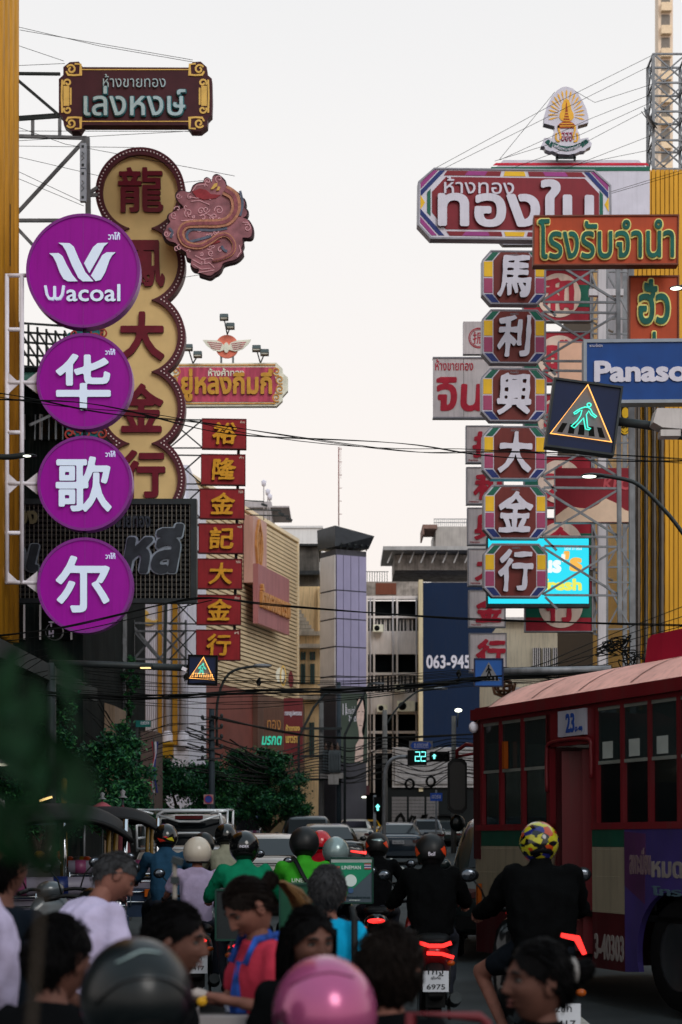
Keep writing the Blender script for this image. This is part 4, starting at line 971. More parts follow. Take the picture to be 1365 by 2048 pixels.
def lattice(name, label, cx, w, d, y0, y1, n, m, legs=4):
    kk = d / F; o = thing(name, label, 'mast', (wx(cx, d), d, wz(y1, d) if y1 < 1500 else 0))
    hw = w * kk / 2; zt_, zb = wz(y0, d) - o.location.z, wz(y1, d) - o.location.z
    cs = [(-hw, 0), (hw, 0), (hw, 2 * hw), (-hw, 2 * hw)][:legs]
    for x, y in cs: MB().bar((x, y, zb), (x, y, zt_), .07).build('leg', m, o)
    mb = MB()
    for i in range(n + 1):
        z = zb + (zt_ - zb) * i / n
        for j in range(len(cs)):
            a, b = cs[j], cs[(j + 1) % len(cs)]; mb.bar((*a, z), (*b, z), .045)
            if i < n:
                z2 = zb + (zt_ - zb) * (i + 1) / n; mb.bar((*a, z), (*b, z2), .035)
                mb.bar((*b, z + .01), (*a, z2 + .01), .035)
    mb.build('lattice', m, o); return o
lattice('lattice_mast', 'grey steel lattice mast wrapped with creepers beside the white and gold facade', 238, 22, 52, 1180, 1620, 9, STEEL)

bars = []
for x0, x1 in ((268, 318), (318, 372)):
    for y in (1246, 1262, 1318): bars.append((x0, y, 55, x1, y + 1, 55))
    bars += [(x0, 1262, 55, x1, 1318, 55), (x0, 1318, 55.1, x1, 1262, 55.1)]
bars += [(186, 1330, 55, 262, 1258, 55), (262, 1246, 55, 330, 1328, 55.2), (150, 1262, 55, 268, 1262, 55), (268, 1240, 55, 268, 1330, 55), (372, 1240, 55, 372, 1330, 55)]
steel('truss_bracket', 'thin grey truss crossing in front of the white and gold facade', 'bracket', bars, .06, STEEL)
lattice('lattice_mast', 'dark scaffold mast between the tan building and the purple discs', 196, 40, 53, 1240, 1620, 7, STEELD)
# ---- white and gold building
o = building('white_gold_building', 'white ribbed facade with tall gold strips and a gold emblem', (wx(322, 62), 62, 0))
x0 = o.location.x; WR = mat('white ribbed cladding', (196, 194, 206), 1.3, .5, 0, .08, 1, dirt=.25)
mb = MB(); mb.span(wx(200, 62) - x0, wx(378, 62) - x0, 0, 8, 0, wz(930, 62)); mb.build('wall', WR, o)
mb = MB()
for i in range(28): x = wx(268 + 4 * i, 62) - x0; mb.tube([(x, 0, wz(1490, 62)), (x, 0, wz(940, 62))], .02, 6)
mb.build('rib_cladding', WR, o)
for px, w in ((266, 3), (317, 8), (346, 10), (360, 5)):
    mb = MB(); mb.span(wx(px, 62) - x0, wx(px + w, 62) - x0, -.12, 0, wz(1490, 62), wz(935, 62)); mb.build('gold_strip', mat('gold strip', (168, 122, 44), 1.25, .35, .3, .15), o)
mb = MB(); mb.tube([(wx(336, 62) - x0, -.1, wz(1490, 62)), (wx(336, 62) - x0, -.1, wz(935, 62))], .12, 10); mb.build('column', WR, o)
mb = MB(); mb.tube([(wx(367, 62) - x0, -.1, wz(1490, 62)), (wx(367, 62) - x0, -.1, wz(935, 62))], .12, 10)
for px in (336, 367): mb.lathe([(.12, wz(1462, 62)), (.19, wz(1470, 62)), (.19, wz(1492, 62))], 10, (wx(px, 62) - x0, -.1, 0))
mb.build('column', WR, o)
mb = MB(); mb.span(wx(292, 62) - x0, wx(348, 62) - x0, -.5, 0, wz(1516, 62), wz(1487, 62)); mb.span(wx(290, 62) - x0, wx(350, 62) - x0, -.6, .1, wz(1490, 62), wz(1485, 62)); mb.build('base_sill', mat('yellow base', (170, 128, 30), 1.2, .5, 0, .2), o)
mb = MB()
for i in range(5): ribbon(mb, [(wx(p[0], 62) - x0, wz(p[1], 62)) for p in spiral(297, 1232, 20 - 3 * i, 12 - 2 * i, .4 + .2 * i, .6, 12)], .06, -.1 - .004 * i, 0)
mb.build('emblem_logo', GOLDL, o)

# ---- big cream louvred gold shop
dx_, a_ = .227, math.atan(.227)
D0, D1 = 74.0, 95.0
X1 = wx(597, D1); X0 = X1 - dx_ * (D1 - D0)
o = building('cream_gold_shop', 'large cream building clad in thin horizontal louvres with a pink vertical sign', (X1, D1, 0))
o.rotation_euler.z = math.atan2(D0 - D1, X0 - X1) + math.pi       # local -x runs along the facade towards the camera
Lf = math.hypot(X1 - X0, D1 - D0); top = wz(1085, D1)
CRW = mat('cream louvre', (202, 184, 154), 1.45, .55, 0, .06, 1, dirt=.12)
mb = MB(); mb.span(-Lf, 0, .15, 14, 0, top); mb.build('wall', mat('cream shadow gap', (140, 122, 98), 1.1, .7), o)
mb = MB(); n_ = int((top - 7.6) / .2)
for i in range(n_): z = 7.7 + i * .2; mb.box((-Lf / 2, .06, z), (Lf, .14, .13), (R(18), 0, 0))
mb.span(-.14, .02, -.05, .16, 7.6, top); mb.span(-Lf, 0.03, -.06, .2, top, top + .18)
mb.build('louvre_cladding', CRW, o)
def on_facade(px): # local x along the facade where a photo column meets it
    t = (px - CX) / F; d = (X1 - dx_ * D1) / (t - dx_); return -(math.hypot(X1 - (X1 - dx_ * (D1 - d)), D1 - d)), d
RBW = mat('red brown panel', (120, 64, 56), 1.0, .5, 0, .15, 1, dirt=.45)
xa, _d = on_facade(383); xb, _d2 = on_facade(502)
mb = MB(); mb.span(-Lf, xb, -.1, .15, 3, 7.55); mb.build('red_fascia', RBW, o)
mb = MB(); mb.span(xb, 0, -.35, .15, 3.6, 7.5); mb.build('brown_fascia', mat('brown fascia', (92, 66, 56), 1.2, .5, 0, .15, 1, dirt=.3), o)
mb = MB(); mb.span(-Lf, 0, 0, .14, .2, 3); mb.build('shopfront', GLASSD, o)
PNK = mat('faded pink sign board', (176, 136, 126), 1.2, .5, 0, .15, 1.2, dirt=.3, stretch=(2, 1, .4))
xa, da = on_facade(486); xb, db = on_facade(514)
mb = MB(); mb.span(xa, xb, -.5, -.05, wz(1165, da), wz(1030, da)); s1 = mb.build('upright_sign', PNK, o)
xc, dc = on_facade(550)
mb = MB(); mb.span(xa, xc, -.75, -.5, wz(1247, da), wz(1128, da)); s2 = mb.build('sign_panel', mat('rose sign board', (150, 96, 98), 1.1, .5, 0, .15, 1.2, dirt=.3, stretch=(2, 1, .4)), o)
mb = MB(); cxx = (xa + xb) / 2 - .35; zz = wz(1090, da)
for s_ in (1, -1):
    ribbon(mb, [(cxx + s_ * a, zz + b) for a, b in ((.0, 1.3), (.42, .6), (.5, 0), (.3, -.7), (.12, -1.2), (.3, -1.6))], [.08, .16, .2, .16, .12, .06], -.62, -.5)
    ribbon(mb, [(cxx + s_ * a, zz + b) for a, b in ((.0, .7), (.2, .2), (.18, -.3), (.0, -.7))], .08, -.61, -.5)
mb.build('emblem_logo', mat('dull gold relief', (176, 124, 72), 1.25, .4, .2), s1)
loops, bb = text_loops('ห้างทองเยาวราช', .03)
sc2 = (xc - xa - .5) / (bb[2] - bb[0])
mb = MB(); mb.prism([[(xa + .25 + (x - bb[0]) * sc2, wz(1188, da) + (y - bb[1] - .5) * sc2 * 1.5) for x, y in l] for l in loops], -.9, -.75, back=False); mb.build('lettering', mat('dull gold relief', (176, 124, 72)), s2)
# thin lamp arms and lanterns on its roof
for i, (px, y) in enumerate(((528, 972), (536, 990), (540, 1000))):
    kk = 84 / F; q = thing('roof_lantern', 'small pale lantern on a pole on the cream building roof', 'lantern', P(px, 1040, 84), 'lanterns on the cream building roof'); hh = (1040 - y) * kk
    MB().tube([(0, 0, 0), (0, 0, hh)], .03, 6).build('pole', GREYW, q); MB().lathe([(0, hh + .3), (.12, hh + .22), (.09, hh), (0, hh - .02)], 8).build('lantern_head', WHITES, q)
for i, (xa_, xb_, y) in enumerate(((490, 528, 1001), (492, 562, 1019), (500, 578, 1030))):
    q = thing('floodlight_arm_pole', 'thin dark floodlight arm projecting over the pink sign', 'floodlight', P(xa_, y, 83), 'floodlight arms above the pink sign')
    a = q.location.copy(); MB().tube([P(xa_, y, 83) - a, P(xb_, y + 2, 83) - a, P(xb_, y + 7, 83) - a], .03, 6).build('arm', STEELD, q)
    MB().bar(P(xb_ - 5, y + 7, 83) - a, P(xb_ + 7, y + 11, 83) - a, .1).build('lamp_head', STEELD, q)
q = building('roof_structure', 'pale rooftop block behind the cream louvred building', P(500, 1030, 100)); q.location.z = 0
mb = MB(); mb.span(-2.5, 1.2, 0, 5, wz(1090, 100), wz(1003, 100)); mb.span(-2.6, 2.2, -.2, 5, wz(1016, 100), wz(1013, 100)); mb.build('wall', GREYW, q)

# ---- beige old shophouse
o = building('beige_shophouse', 'old beige stepped shophouse with teal shutters and broken cornices', (wx(640, 97), 97, 0))
x0 = o.location.x; BEI = mat('beige plaster', (200, 172, 132), 1.55, .8, 0, .12, 1, dirt=.55)
mb = MB(); mb.span(wx(560, 97) - x0, wx(702, 97) - x0, 0, 10, 0, wz(1265, 97)); mb.span(wx(597, 97) - x0, wx(640, 97) - x0, .6, 8, wz(1265, 97), wz(1170, 97)); mb.span(wx(636, 97) - x0, wx(702, 97) - x0, .3, 8, wz(1265, 97), wz(1175, 97)); mb.build('wall', BEI, o)
mb = MB()
for i in range(6): mb.span(wx(597, 97) - x0, wx(628 - 5 * i, 97) - x0, -.1 + .1 * i, 1, wz(1265 - 8 * i, 97) , wz(1258 - 8 * i, 97))
mb.span(wx(590, 97) - x0, wx(645, 97) - x0, -.5, 0, wz(1272, 97), wz(1264, 97)); mb.span(wx(590, 97) - x0, wx(672, 97) - x0, -.7, 0, wz(1298, 97), wz(1290, 97)); mb.span(wx(595, 97) - x0, wx(700, 97) - x0, -.7, 0, wz(1400, 97), wz(1392, 97))
mb.build('cornice', mat('pale cornice', (186, 174, 160), 1.3, .8, 0, .15, 2, dirt=.6), o)
TEAL = mat('teal shutter', (52, 80, 78), 1.2, .6, 0, .2)
for (xa, xb, ya, yb) in ((602, 612, 1304, 1320), (620, 631, 1304, 1320), (602, 611, 1328, 1368), (621, 630, 1328, 1368), (619, 629, 1445, 1515)):
    mb = MB(); mb.span(wx(xa, 97) - x0, wx(xb, 97) - x0, -.05, 0, wz(yb, 97), wz(ya, 97)); w = mb.build('window', GLASSD, o)
    for a, b in ((xa, xa + 3.5), (xb - 3.5, xb)):
        mb = MB(); mb.span(wx(a, 97) - x0, wx(b, 97) - x0, -.12, -.05, wz(yb, 97), wz(ya, 97)); mb.build('shutter', TEAL, w)
mb = MB()
for i in range(7): mb.bar((wx(642 + 9 * i, 97) - x0, -.72, wz(1392, 97)), (wx(642 + 9 * i, 97) - x0, -.72, wz(1372, 97)), .05)
mb.bar((wx(636, 97) - x0, -.72, wz(1372, 97)), (wx(700, 97) - x0, -.72, wz(1372, 97)), .06); mb.build('balcony_rail', GREYW, o)
mb = MB(); mb.span(wx(597, 98) - x0, wx(637, 98) - x0, 1, 7, wz(1175, 98), wz(1092, 98)); mb.build('roof_hut', mat('sooty hut', (78, 74, 70), 1.2, .8, 0, .5, 1.5, dirt=.6), o)
mb = MB(); mb.span(wx(595, 98) - x0, wx(640, 98) - x0, .4, 7, wz(1152, 98), wz(1144, 98)); mb.span(wx(595, 98) - x0, wx(642, 98) - x0, .7, 7, wz(1093, 98), wz(1089, 98)); mb.build('roof', mat('dark roof sheet', (44, 46, 48), 1.1, .6, 0, .3), o)
o = building('white_block', 'plain white rooftop block behind the beige shophouse', (wx(600, 112), 112, 0))
mb = MB(); mb.span(-1.6, 1.4, 0, 6, 0, wz(1054, 112)); mb.span(-1.7, 1.45, -.1, 6.1, wz(1056, 112), wz(1052, 112)); mb.build('wall', mat('off white wall', (206, 204, 204), 1.25, .7, 0, .06, 1, dirt=.2), o)

# ---- panelled tower with funnel roof
o = building('panelled_tower', 'grey and lilac panelled corner tower with a dark flared roof', (wx(672, 92), 92, 0)); o.rotation_euler.z = R(30)
LIL = mat('lilac panel', (140, 136, 166), 1.1, .4, .1, .06, 1, dirt=.1); GRP = mat('pale grey panel', (176, 172, 174), 1.5, .5, 0, .08, 1, dirt=.2)
zb, zt2 = wz(1372, 92), wz(1098, 92)
mb = MB(); mb.span(.02, 1.83, .02, 1.65, 0, zt2); mb.build('wall', mat('joint grey', (66, 66, 74), 1.0, .7, 0, .2, 1, dirt=.4), o)
zs = [zb, wz(1352, 92), wz(1293, 92), wz(1237, 92), wz(1180, 92), wz(1108, 92)]
for i in range(5):
    for a, b in ((.05, .42), (.45, .86), (.89, 1.34), (1.37, 1.8)):
        mb = MB(); mb.span(a, b, -.03, .02, zs[i] + .03, zs[i + 1] - .03); mb.build('lilac_panel', LIL, o)
    mb = MB(); mb.span(-.03, .02, .05, 1.6, zs[i] + .04, zs[i + 1] - .04); mb.build('grey_panel', GRP, o)
mb = MB(); zz = wz(1052, 92)
a = [(-.1, -.1, zt2 + .12), (1.9, -.1, zt2 + .12), (1.9, 1.7, zt2 + .12), (-.1, 1.7, zt2 + .12)]; b = [(-.12, -.15, zz), (1.95, -.6, zz - .45), (2.4, 1.7, zz), (-.12, 1.75, zz)]
mb.add(a + b, [(0, 1, 5, 4), (1, 2, 6, 5), (2, 3, 7, 6), (3, 0, 4, 7), (4, 5, 6, 7), (3, 2, 1, 0)]); mb.build('flared_roof', mat('dark flared roof', (52, 56, 62), 1.1, .4, .3, .15), o)
for i in range(5): MB().bar((.2 + .38 * i, -.15, zt2), (.2 + .38 * i, -.3, zt2 + .22), .05).box((.2 + .38 * i, -.32, zt2 + .25), (.12, .1, .06)).build('floodlight', STEELD, o)
o = thing('antenna_mast', 'thin red radio mast with short cross rungs against the sky', 'antenna', P(678, 1052, 96))
hh = 158 * 96 / F
MB().tube([(0, 0, 0), (0, 0, hh)], .035, 6).build('pole', mat('rust red mast', (120, 70, 66), 1.2, .5), o)
mb = MB()
for i in range(6): mb.bar((-.02, 0, hh * (.15 + .165 * i)), (.17, 0, hh * (.15 + .165 * i)), .025)
mb.bar((.11, 0, hh * .6), (.11, 0, hh), .015); mb.build('rung', mat('rust red mast', (120, 70, 66)), o)

# ---- concrete office block with window bands
o = building('concrete_block', 'four-storey concrete block with dark window bands and crumbling brick parapet', (wx(733, 105), 105, 0)); x0 = o.location.x
Xl, Xr = 0, wx(846, 105) - x0
ZZ = lambda y: wz(y, 105)
mb = MB(); mb.span(Xl, Xr, .5, 10, 0, ZZ(1200)); mb.build('wall', mat('dark room', (10, 13, 15), 1, .9, spec=.05), o)
CW = mat('dirty white render', (200, 192, 190), 1.35, .75, 0, .08, 1.5, dirt=.25)
for ya, yb in ((1192, 1198), (1262, 1308), (1345, 1350), (1384, 1428), (1462, 1467), (1500, 1506), (1232, 1236)):
    mb = MB(); mb.span(Xl, Xr, -.02, .5, ZZ(yb), ZZ(ya)); mb.build('spandrel', CW, o)
for px in (733, 747, 793, 838):
    mb = MB(); mb.span(wx(px, 105) - x0, wx(px + 3.5, 105) - x0, -.1, .5, 3, ZZ(1195)); mb.build('pier', CW, o)
for (xa, xb) in ((754, 771), (772, 789), (800, 816), (817, 834)):
    for ya, yb in ((1238, 1262), (1351, 1382)):
        mb = MB(); mb.span(wx(xa, 105) - x0, wx(xb, 105) - x0, .3, .36, ZZ(yb), ZZ(ya)); w = mb.build('window', GLASSD, o)
        mb = MB(); A, B_ = wx(xa, 105) - x0, wx(xb, 105) - x0
        for p, q in ((A, A + .06), (B_ - .06, B_), ((A + B_) / 2 - .03, (A + B_) / 2 + .03)): mb.span(p, q, .24, .3, ZZ(yb), ZZ(ya))
        mb.build('frame', CW, w)
BRK = mat('bare brick', (120, 70, 54), 1.0, .85, 0, .5, 18, dirt=.5, stretch=(1, 1, 3))
mb = MB(); mb.span(Xl, Xr, .05, .5, ZZ(1192), ZZ(1163)); mb.build('parapet', mat('grimy plaster', (140, 132, 126), 1.2, .85, 0, .4, 3, dirt=.6), o)
mb = MB(); mb.span(wx(752, 105) - x0, wx(793, 105) - x0, .0, .05, ZZ(1189), ZZ(1166)); mb.build('brick_patch', BRK, o)
mb = MB()
for i in range(9): mb.bar((wx(735 + 5 * i, 105) - x0, .3, ZZ(1163)), (wx(735 + 5 * i, 105) - x0, .3, ZZ(1142)), .035)
mb.bar((Xl, .3, ZZ(1142)), (wx(778, 105) - x0, .3, ZZ(1142)), .04); mb.build('roof_rail', STEELD, o)
o2 = thing('air_conditioner', 'pale air conditioner unit on the concrete block wall', 'air conditioner', (wx(812, 104.5), 104.6, ZZ(1424)))
MB().span(-.5, .52, -.2, .25, 0, .62).build('case', CREAM, o2); MB().lathe([(.0, -.22), (.22, -.22), (.24, -.2)], 20, (-.2, 0, .31), 'Y').build('fan_grille', BLK, o2)
MB().span(.56, .9, -.15, .25, .05, .55).build('side_unit', STEELD, o2)

for px, yb in ((765, 1424), (800, 1383), (757, 1264)):
    q = thing('air_conditioner', 'small pale air conditioner on the concrete block, ' + {765: 'under the middle spandrel', 800: 'on the window ledge', 757: 'beside the upper windows'}[px], 'air conditioner', (wx(px, 104.6), 104.6, wz(yb, 104.6)))
    MB().span(-.3, .3, -.18, .2, 0, .42).build('case', CREAM, q); MB().lathe([(.0, -.2), (.15, -.2), (.16, -.18)], 14, (-.08, 0, .21), 'Y').build('fan_grille', BLK, q)
for px in (741, 786, 833): MB().tube([(wx(px, 105) - o.location.x if False else wx(px, 105) - wx(733, 105), -.16, 3), (wx(px, 105) - wx(733, 105), -.16, wz(1196, 105))], .05, 6).build('drain_pipe', GREYW, [c for c in COL.objects if c.name == 'concrete_block'][0])
# ---- navy wall, rooftop house, louvred ground storey
o = building('navy_wall_building', 'tall flat navy blue advertising wall with white telephone digits', (wx(845, 100), 100, 0)); x0 = o.location.x
mb = MB(); mb.span(0, wx(1010, 100) - x0, 0, 12, 0, wz(1165, 100)); mb.build('wall', mat('navy wall', (3, 32, 66), .95, .7, 0, .06, .6, dirt=.12), o)
mb = MB(); mb.span(wx(838, 100) - x0, wx(846, 100) - x0, -.2, 1, 3, wz(1160, 100)); mb.build('edge_strip', mat('cream strip', (196, 182, 150), 1.25, .7, 0, .1, 1, dirt=.3), o)
loops, bb = text_loops('063-945', .025); kk = 100 / F
mb = MB(); mb.prism([[(wx(853, 100) - x0 + (x - bb[0]) / (bb[2] - bb[0]) * 88 * kk, wz(1337, 100) + (y - bb[1]) / (bb[3] - bb[1]) * 27 * kk) for x, y in l] for l in loops], -.03, -.001, back=False); mb.build('lettering', WHITES, o)
mb = MB()
for i in range(9): mb.box((wx(880, 100) - x0, -.35, wz(1500 + 8 * i, 100)), (wx(970, 100) - wx(790, 100), .12, .2), (R(20), 0, 0))
mb.span(wx(785, 100) - x0, wx(985, 100) - x0, -.25, -.02, wz(1575, 100), wz(1495, 100)); mb.build('louvre_cladding', mat('grey white louvre', (158, 156, 158), 1.2, .6, 0, .15, 1, dirt=.45), o)
mb = MB(); mb.span(wx(770, 100) - x0, wx(985, 100) - x0, -.1, -.0, 0, wz(1575, 100)); mb.build('shopfront', mat('dark shopfront', (18, 23, 25), 1, .8, 0, .3, .6), o)
for xa, xb in ((783, 815), (817, 850), (852, 878)):
    mb = MB(); n = 14
    for i in range(n): mb.box(((wx(xa, 100) + wx(xb, 100)) / 2 - x0, -.14, .15 + i * .19), (wx(xb, 100) - wx(xa, 100) - .06, .05, .17))
    mb.build('roller_shutter', mat('grey shutter', (104, 102, 104), 1.15, .6, .2, .12, 1, dirt=.3), o)
mb = MB()
for i in range(5):
    cx_ = wx(800 + 20 * i, 100) - x0
    ribbon(mb, [(cx_ + .28 * math.cos(t * .7 + i), 1.05 + .55 * math.sin(t * .7 + i * 2) * (1 + .3 * math.sin(t + i))) for t in range(9)], .17, -.18 - .003 * i, -.165)
mb.build('graffiti_marking', BLK, o)
o = building('rooftop_house', 'unpainted grey rooftop house with a railing against the sky', (wx(866, 116), 116, 0)); x0 = o.location.x
ZZ = lambda y: wz(y, 116)
mb = MB(); mb.span(wx(872, 116) - x0, wx(990, 116) - x0, 0, 6, 0, ZZ(1053)); mb.build('wall', CONC, o)
mb = MB(); mb.span(wx(845, 116) - x0, wx(874, 116) - x0, -.6, 3, ZZ(1060), ZZ(1052)); mb.span(wx(845, 116) - x0, wx(848, 116) - x0, -.6, 3, ZZ(1072), ZZ(1060)); mb.span(wx(848, 116) - x0, wx(870, 116) - x0, -.6, 2, ZZ(1135), ZZ(1125)); mb.build('ledge', mat('brown ledge', (120, 94, 86), 1.2, .8, 0, .2, 2, dirt=.5), o)
mb = MB()
for i in range(24): mb.bar((wx(869 + 4 * i, 116) - x0, 0, ZZ(1053)), (wx(869 + 4 * i, 116) - x0, 0, ZZ(1038)), .03)
for y in (1038, 1045): mb.bar((wx(868, 116) - x0, 0, ZZ(y)), (wx(962, 116) - x0, 0, ZZ(y)), .045)
mb.build('railing', STEEL, o)
mb = MB(); mb.span(wx(766, 108) - x0, wx(985, 108) - x0, -9, -2, ZZ(1141), ZZ(1134))
for i in range(10): mb.bar((wx(775 + 22 * i, 108) - x0, -8.5, ZZ(1163)), (wx(785 + 22 * i, 108) - x0, -8.5, ZZ(1141)), .08)
mb.build('canopy_roof', mat('grey canopy', (156, 154, 154), 1.2, .6, 0, .2, 1, dirt=.3), o)
mb = MB(); mb.span(wx(790, 108) - x0, wx(985, 108) - x0, -7.5, -2, ZZ(1172), ZZ(1143)); mb.build('attic_wall', mat('grimy plaster', (120, 112, 106)), o)

# ---- portrait billboard on the corner
S = Sign('portrait_billboard', 'dark green cosmetics billboard with a pale woman face and white lettering', 'billboard', 709, 1455, 90)
S.plate('panel', rect(683, 1387, 735, 1526), mat('billboard green', (62, 74, 66), 1.2, .4, 0, .15, 1), 0, .2)
S.plate('hair', [[(712, 1400), (722, 1393), (731, 1400), (733, 1440), (729, 1470), (724, 1470), (727, 1430), (722, 1405)]], BLK, -.01, 0)
S.plate('face_print', [[(715, 1405), (720, 1395), (726, 1400), (729, 1420), (728, 1440), (724, 1462), (728, 1480), (726, 1524), (710, 1524), (712, 1490), (719, 1478), (718, 1462), (714, 1440)]], mat('pale skin print', (196, 172, 164), 1.2), -.014, -.0)
strokes(S, 'face_print_marking', [[(716, 1424), (720, 1423)], [(724, 1423), (728, 1424)], [(719, 1451), (724, 1451)]], 1.3, BLK, -.02, -.014)
S.text('lettering', 'ผิวกระจ่างใส', (693, 1413, 713, 1428), WHITES, -.012, 0, bold=0); S.text('lettering', 'ใส ดี', (698, 1431, 713, 1443), WHITES, -.012, 0, bold=0.01); S.text('lettering', '11', (686, 1407, 693, 1430), WHITES, -.012, 0, bold=0.01)
# red and gold vertical signs on the cream shop's corner
S = Sign('red_market_sign', 'tall red sign with rows of pale lettering beneath the cream louvred building', 'sign', 587, 1460, 84)
S.plate('panel', rect(568, 1396, 606, 1526), mat('market red', (112, 44, 48), 1.0, .5, 0, .15, 1, dirt=.2), 0, .3)
for t, b in (('ทองรูปพรรณ', (570, 1421, 604, 1434)), ('ห้างทอง', (572, 1449, 600, 1462)), ('เยาวราช', (572, 1472, 600, 1486))): S.text('lettering', t, b, WHITES if b[1] < 1440 else GOLDL, -.03, 0, bold=.03)
S = Sign('green_neon_sign', 'brown sign board with glowing green neon script under the cream building', 'sign', 545, 1462, 82)
S.plate('panel', rect(528, 1416, 567, 1500), mat('brown fascia', (92, 66, 56)), 0, .3)
S.text('lettering', 'มรกต', (524, 1472, 564, 1490), mat('mint neon', (10, 60, 50), 1, .3, emit=(70, 235, 195), es=.6), -.06, 0, bold=.02, shear=.2)
S.text('lettering', 'ทอง', (535, 1440, 562, 1460), mat('dull gold relief', (176, 124, 72)), -.05, 0, bold=.0)
S = Sign('round_brand_sign', 'upright oval cream and gold sign sticking out at the end of the cream building', 'sign', 563, 1352, 84)
S.plate('panel', circle(561, 1350, 9, 24, 15), CREAM, 0, .8); S.plate('panel', circle(582, 1358, 5, 20, 16), mat('market red', (128, 44, 50)), 0, .8)
S.plate('ring', [circle(567, 1352, 6, 24, 21), circle(567, 1352, 4, 24, 18)], GOLDL, -.08, -.02)

# ---- right side: pale shophouse, ribbed building with chrome columns, tower block
o = building('pale_shophouse', 'pale cream shophouse with slatted shutters behind the steel trusses', (wx(1010, 72), 72, 0)); x0 = o.location.x
PAL = mat('pale cream wall', (204, 190, 166), 1.3, .7, 0, .1, 1, dirt=.4); ZZ = lambda y: wz(y, 72)
mb = MB(); mb.span(wx(1006, 72) - x0, wx(1330, 72) - x0, 0, 12, 0, ZZ(1240)); mb.span(wx(1185, 72) - x0, wx(1330, 72) - x0, .1, 12, ZZ(1240), ZZ(1030)); mb.build('wall', PAL, o)
for i, (xa, xb) in enumerate(((1066, 1082), (1086, 1102), (1106, 1122))):
    mb = MB(); mb.span(wx(xa, 72) - x0, wx(xb, 72) - x0, -.05, 0, ZZ(1352), ZZ(1296)); w = mb.build('window', GLASSD, o)
    mb = MB()
    for k_ in range(4): mb.span(wx(xa + 4 * k_, 72) - x0, wx(xa + 4 * k_ + 2, 72) - x0, -.1, -.05, ZZ(1352), ZZ(1296))
    mb.build('shutter_slat', CW, w)
for (xa, xb, ya, yb) in ((1190, 1204, 1060, 1100), (1212, 1226, 1060, 1100), (1190, 1204, 1140, 1190), (1212, 1226, 1140, 1190), (1190, 1226, 1290, 1360)):
    mb = MB(); mb.span(wx(xa, 72) - x0, wx(xb, 72) - x0, -.02, .08, ZZ(yb), ZZ(ya)); mb.build('window', mat('teal glass', (28, 62, 72), 1.1, .2, spec=.6), o)
mb = MB(); mb.span(wx(1006, 72) - x0, wx(1330, 72) - x0, -.4, 0, ZZ(1386), ZZ(1376)); mb.span(wx(1006, 72) - x0, wx(1330, 72) - x0, -.3, 0, ZZ(1242), ZZ(1236)); mb.build('cornice', CW, o)
o = thing('globe_emblem', 'brown wire globe emblem with laurel arms, mostly behind the small blue crossing sign', 'emblem', P(1008, 1372, 60)); kk = 60 / F
mb = MB(); r = 17 * kk
for i in range(4): mb.tube([(r * math.cos(a * R(20)) * math.cos(R(45) * i), r * math.cos(a * R(20)) * math.sin(R(45) * i), r * math.sin(a * R(20))) for a in range(18)], .03, 5, closed=True)
for i in (-.6, 0, .6): mb.tube([(r * math.cos(i) * math.cos(a * R(20)), r * math.cos(i) * math.sin(a * R(20)), r * math.sin(i)) for a in range(18)], .03, 5, closed=True)
mb.build('globe_frame', mat('bronze globe', (120, 82, 60), 1.2, .5, .2), o)
MB().tube([(-.38, 0, .1), (-.3, 0, -.25), (0, 0, -.36), (.3, 0, -.25), (.38, 0, .1)], .06, 6).build('laurel', mat('bronze globe', (120, 82, 60)), o)

o = building('chrome_column_building', 'yellow ribbed building with bulging chrome columns at its corner', (wx(1266, 46), 46, 0)); x0 = o.location.x
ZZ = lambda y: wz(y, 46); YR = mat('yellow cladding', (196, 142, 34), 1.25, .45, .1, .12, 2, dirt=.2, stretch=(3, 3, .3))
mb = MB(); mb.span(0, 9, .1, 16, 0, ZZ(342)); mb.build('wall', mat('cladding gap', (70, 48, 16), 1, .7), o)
mb = MB(); i = 0
while .02 + i * .115 < 9: mb.span(.02 + i * .115, .115 + i * .115, -.02, .12, ZZ(1420), ZZ(340)); i += 1
for i in range(60): mb.span(-.04, .02, .1 + i * .115, .195 + i * .115, ZZ(1420), ZZ(340))
mb.build('ribbed_cladding', YR, o)
CHR = mat('chrome column', (84, 80, 76), 1.1, .2, .95, .1)
for px, r in ((1275, .075), (1291, .06), (1307, .07), (1322, .075)):
    zs_ = [ZZ(1420) + (ZZ(690) - ZZ(1420)) * t / 40 for t in range(41)]
    mb = MB(); mb.lathe([(r * (1 + .1 * math.sin(t * 1.9 + px)), z) for t, z in enumerate(zs_)], 14, (wx(px, 46) - x0, -.1, 0)); mb.build('column', CHR, o)
mb = MB(); mb.span(wx(1240, 46) - x0, 0, .3, 3, ZZ(690), ZZ(440)); mb.build('side_wall', mat('white side wall', (170, 166, 172), 1.2, .6, 0, .1, 1, dirt=.3), o)
lattice('lattice_tower', 'square steel lattice tower with cross bracing on the yellow ribbed roof', 1340, 66, 46.5, 108, 338, 4, STEEL)
o = thing('satellite_dish', 'thin round satellite dish on the lattice tower', 'satellite dish', P(1296, 240, 46.4)); kk = 46 / F
MB().lathe([(.0, .0), (.12, .012), (.24, .05), (.32, .09), (.33, .09), (.2, .02), (0, -.015)], 20, m=Euler((R(60), 0, R(70))).to_matrix()).build('dish', STEEL, o); MB().bar((0, 0, 0), (.25, 0, -.1), .03).bar((0, 0, 0), (-.18, -.1, .18), .015).build('mount', STEELD, o)
o = thing('white_post', 'pale square post among the steel trusses by the orange signs', 'post', (wx(1205, 42), 42, 0))
MB().span(-.09, .09, 0, .2, 0, wz(480, 42)).span(-.3, .5, .02, .18, wz(590, 42), wz(577, 42)).build('shaft', mat('pale post', (186, 182, 186), 1.3, .6, 0, .1, 1, dirt=.3), o)
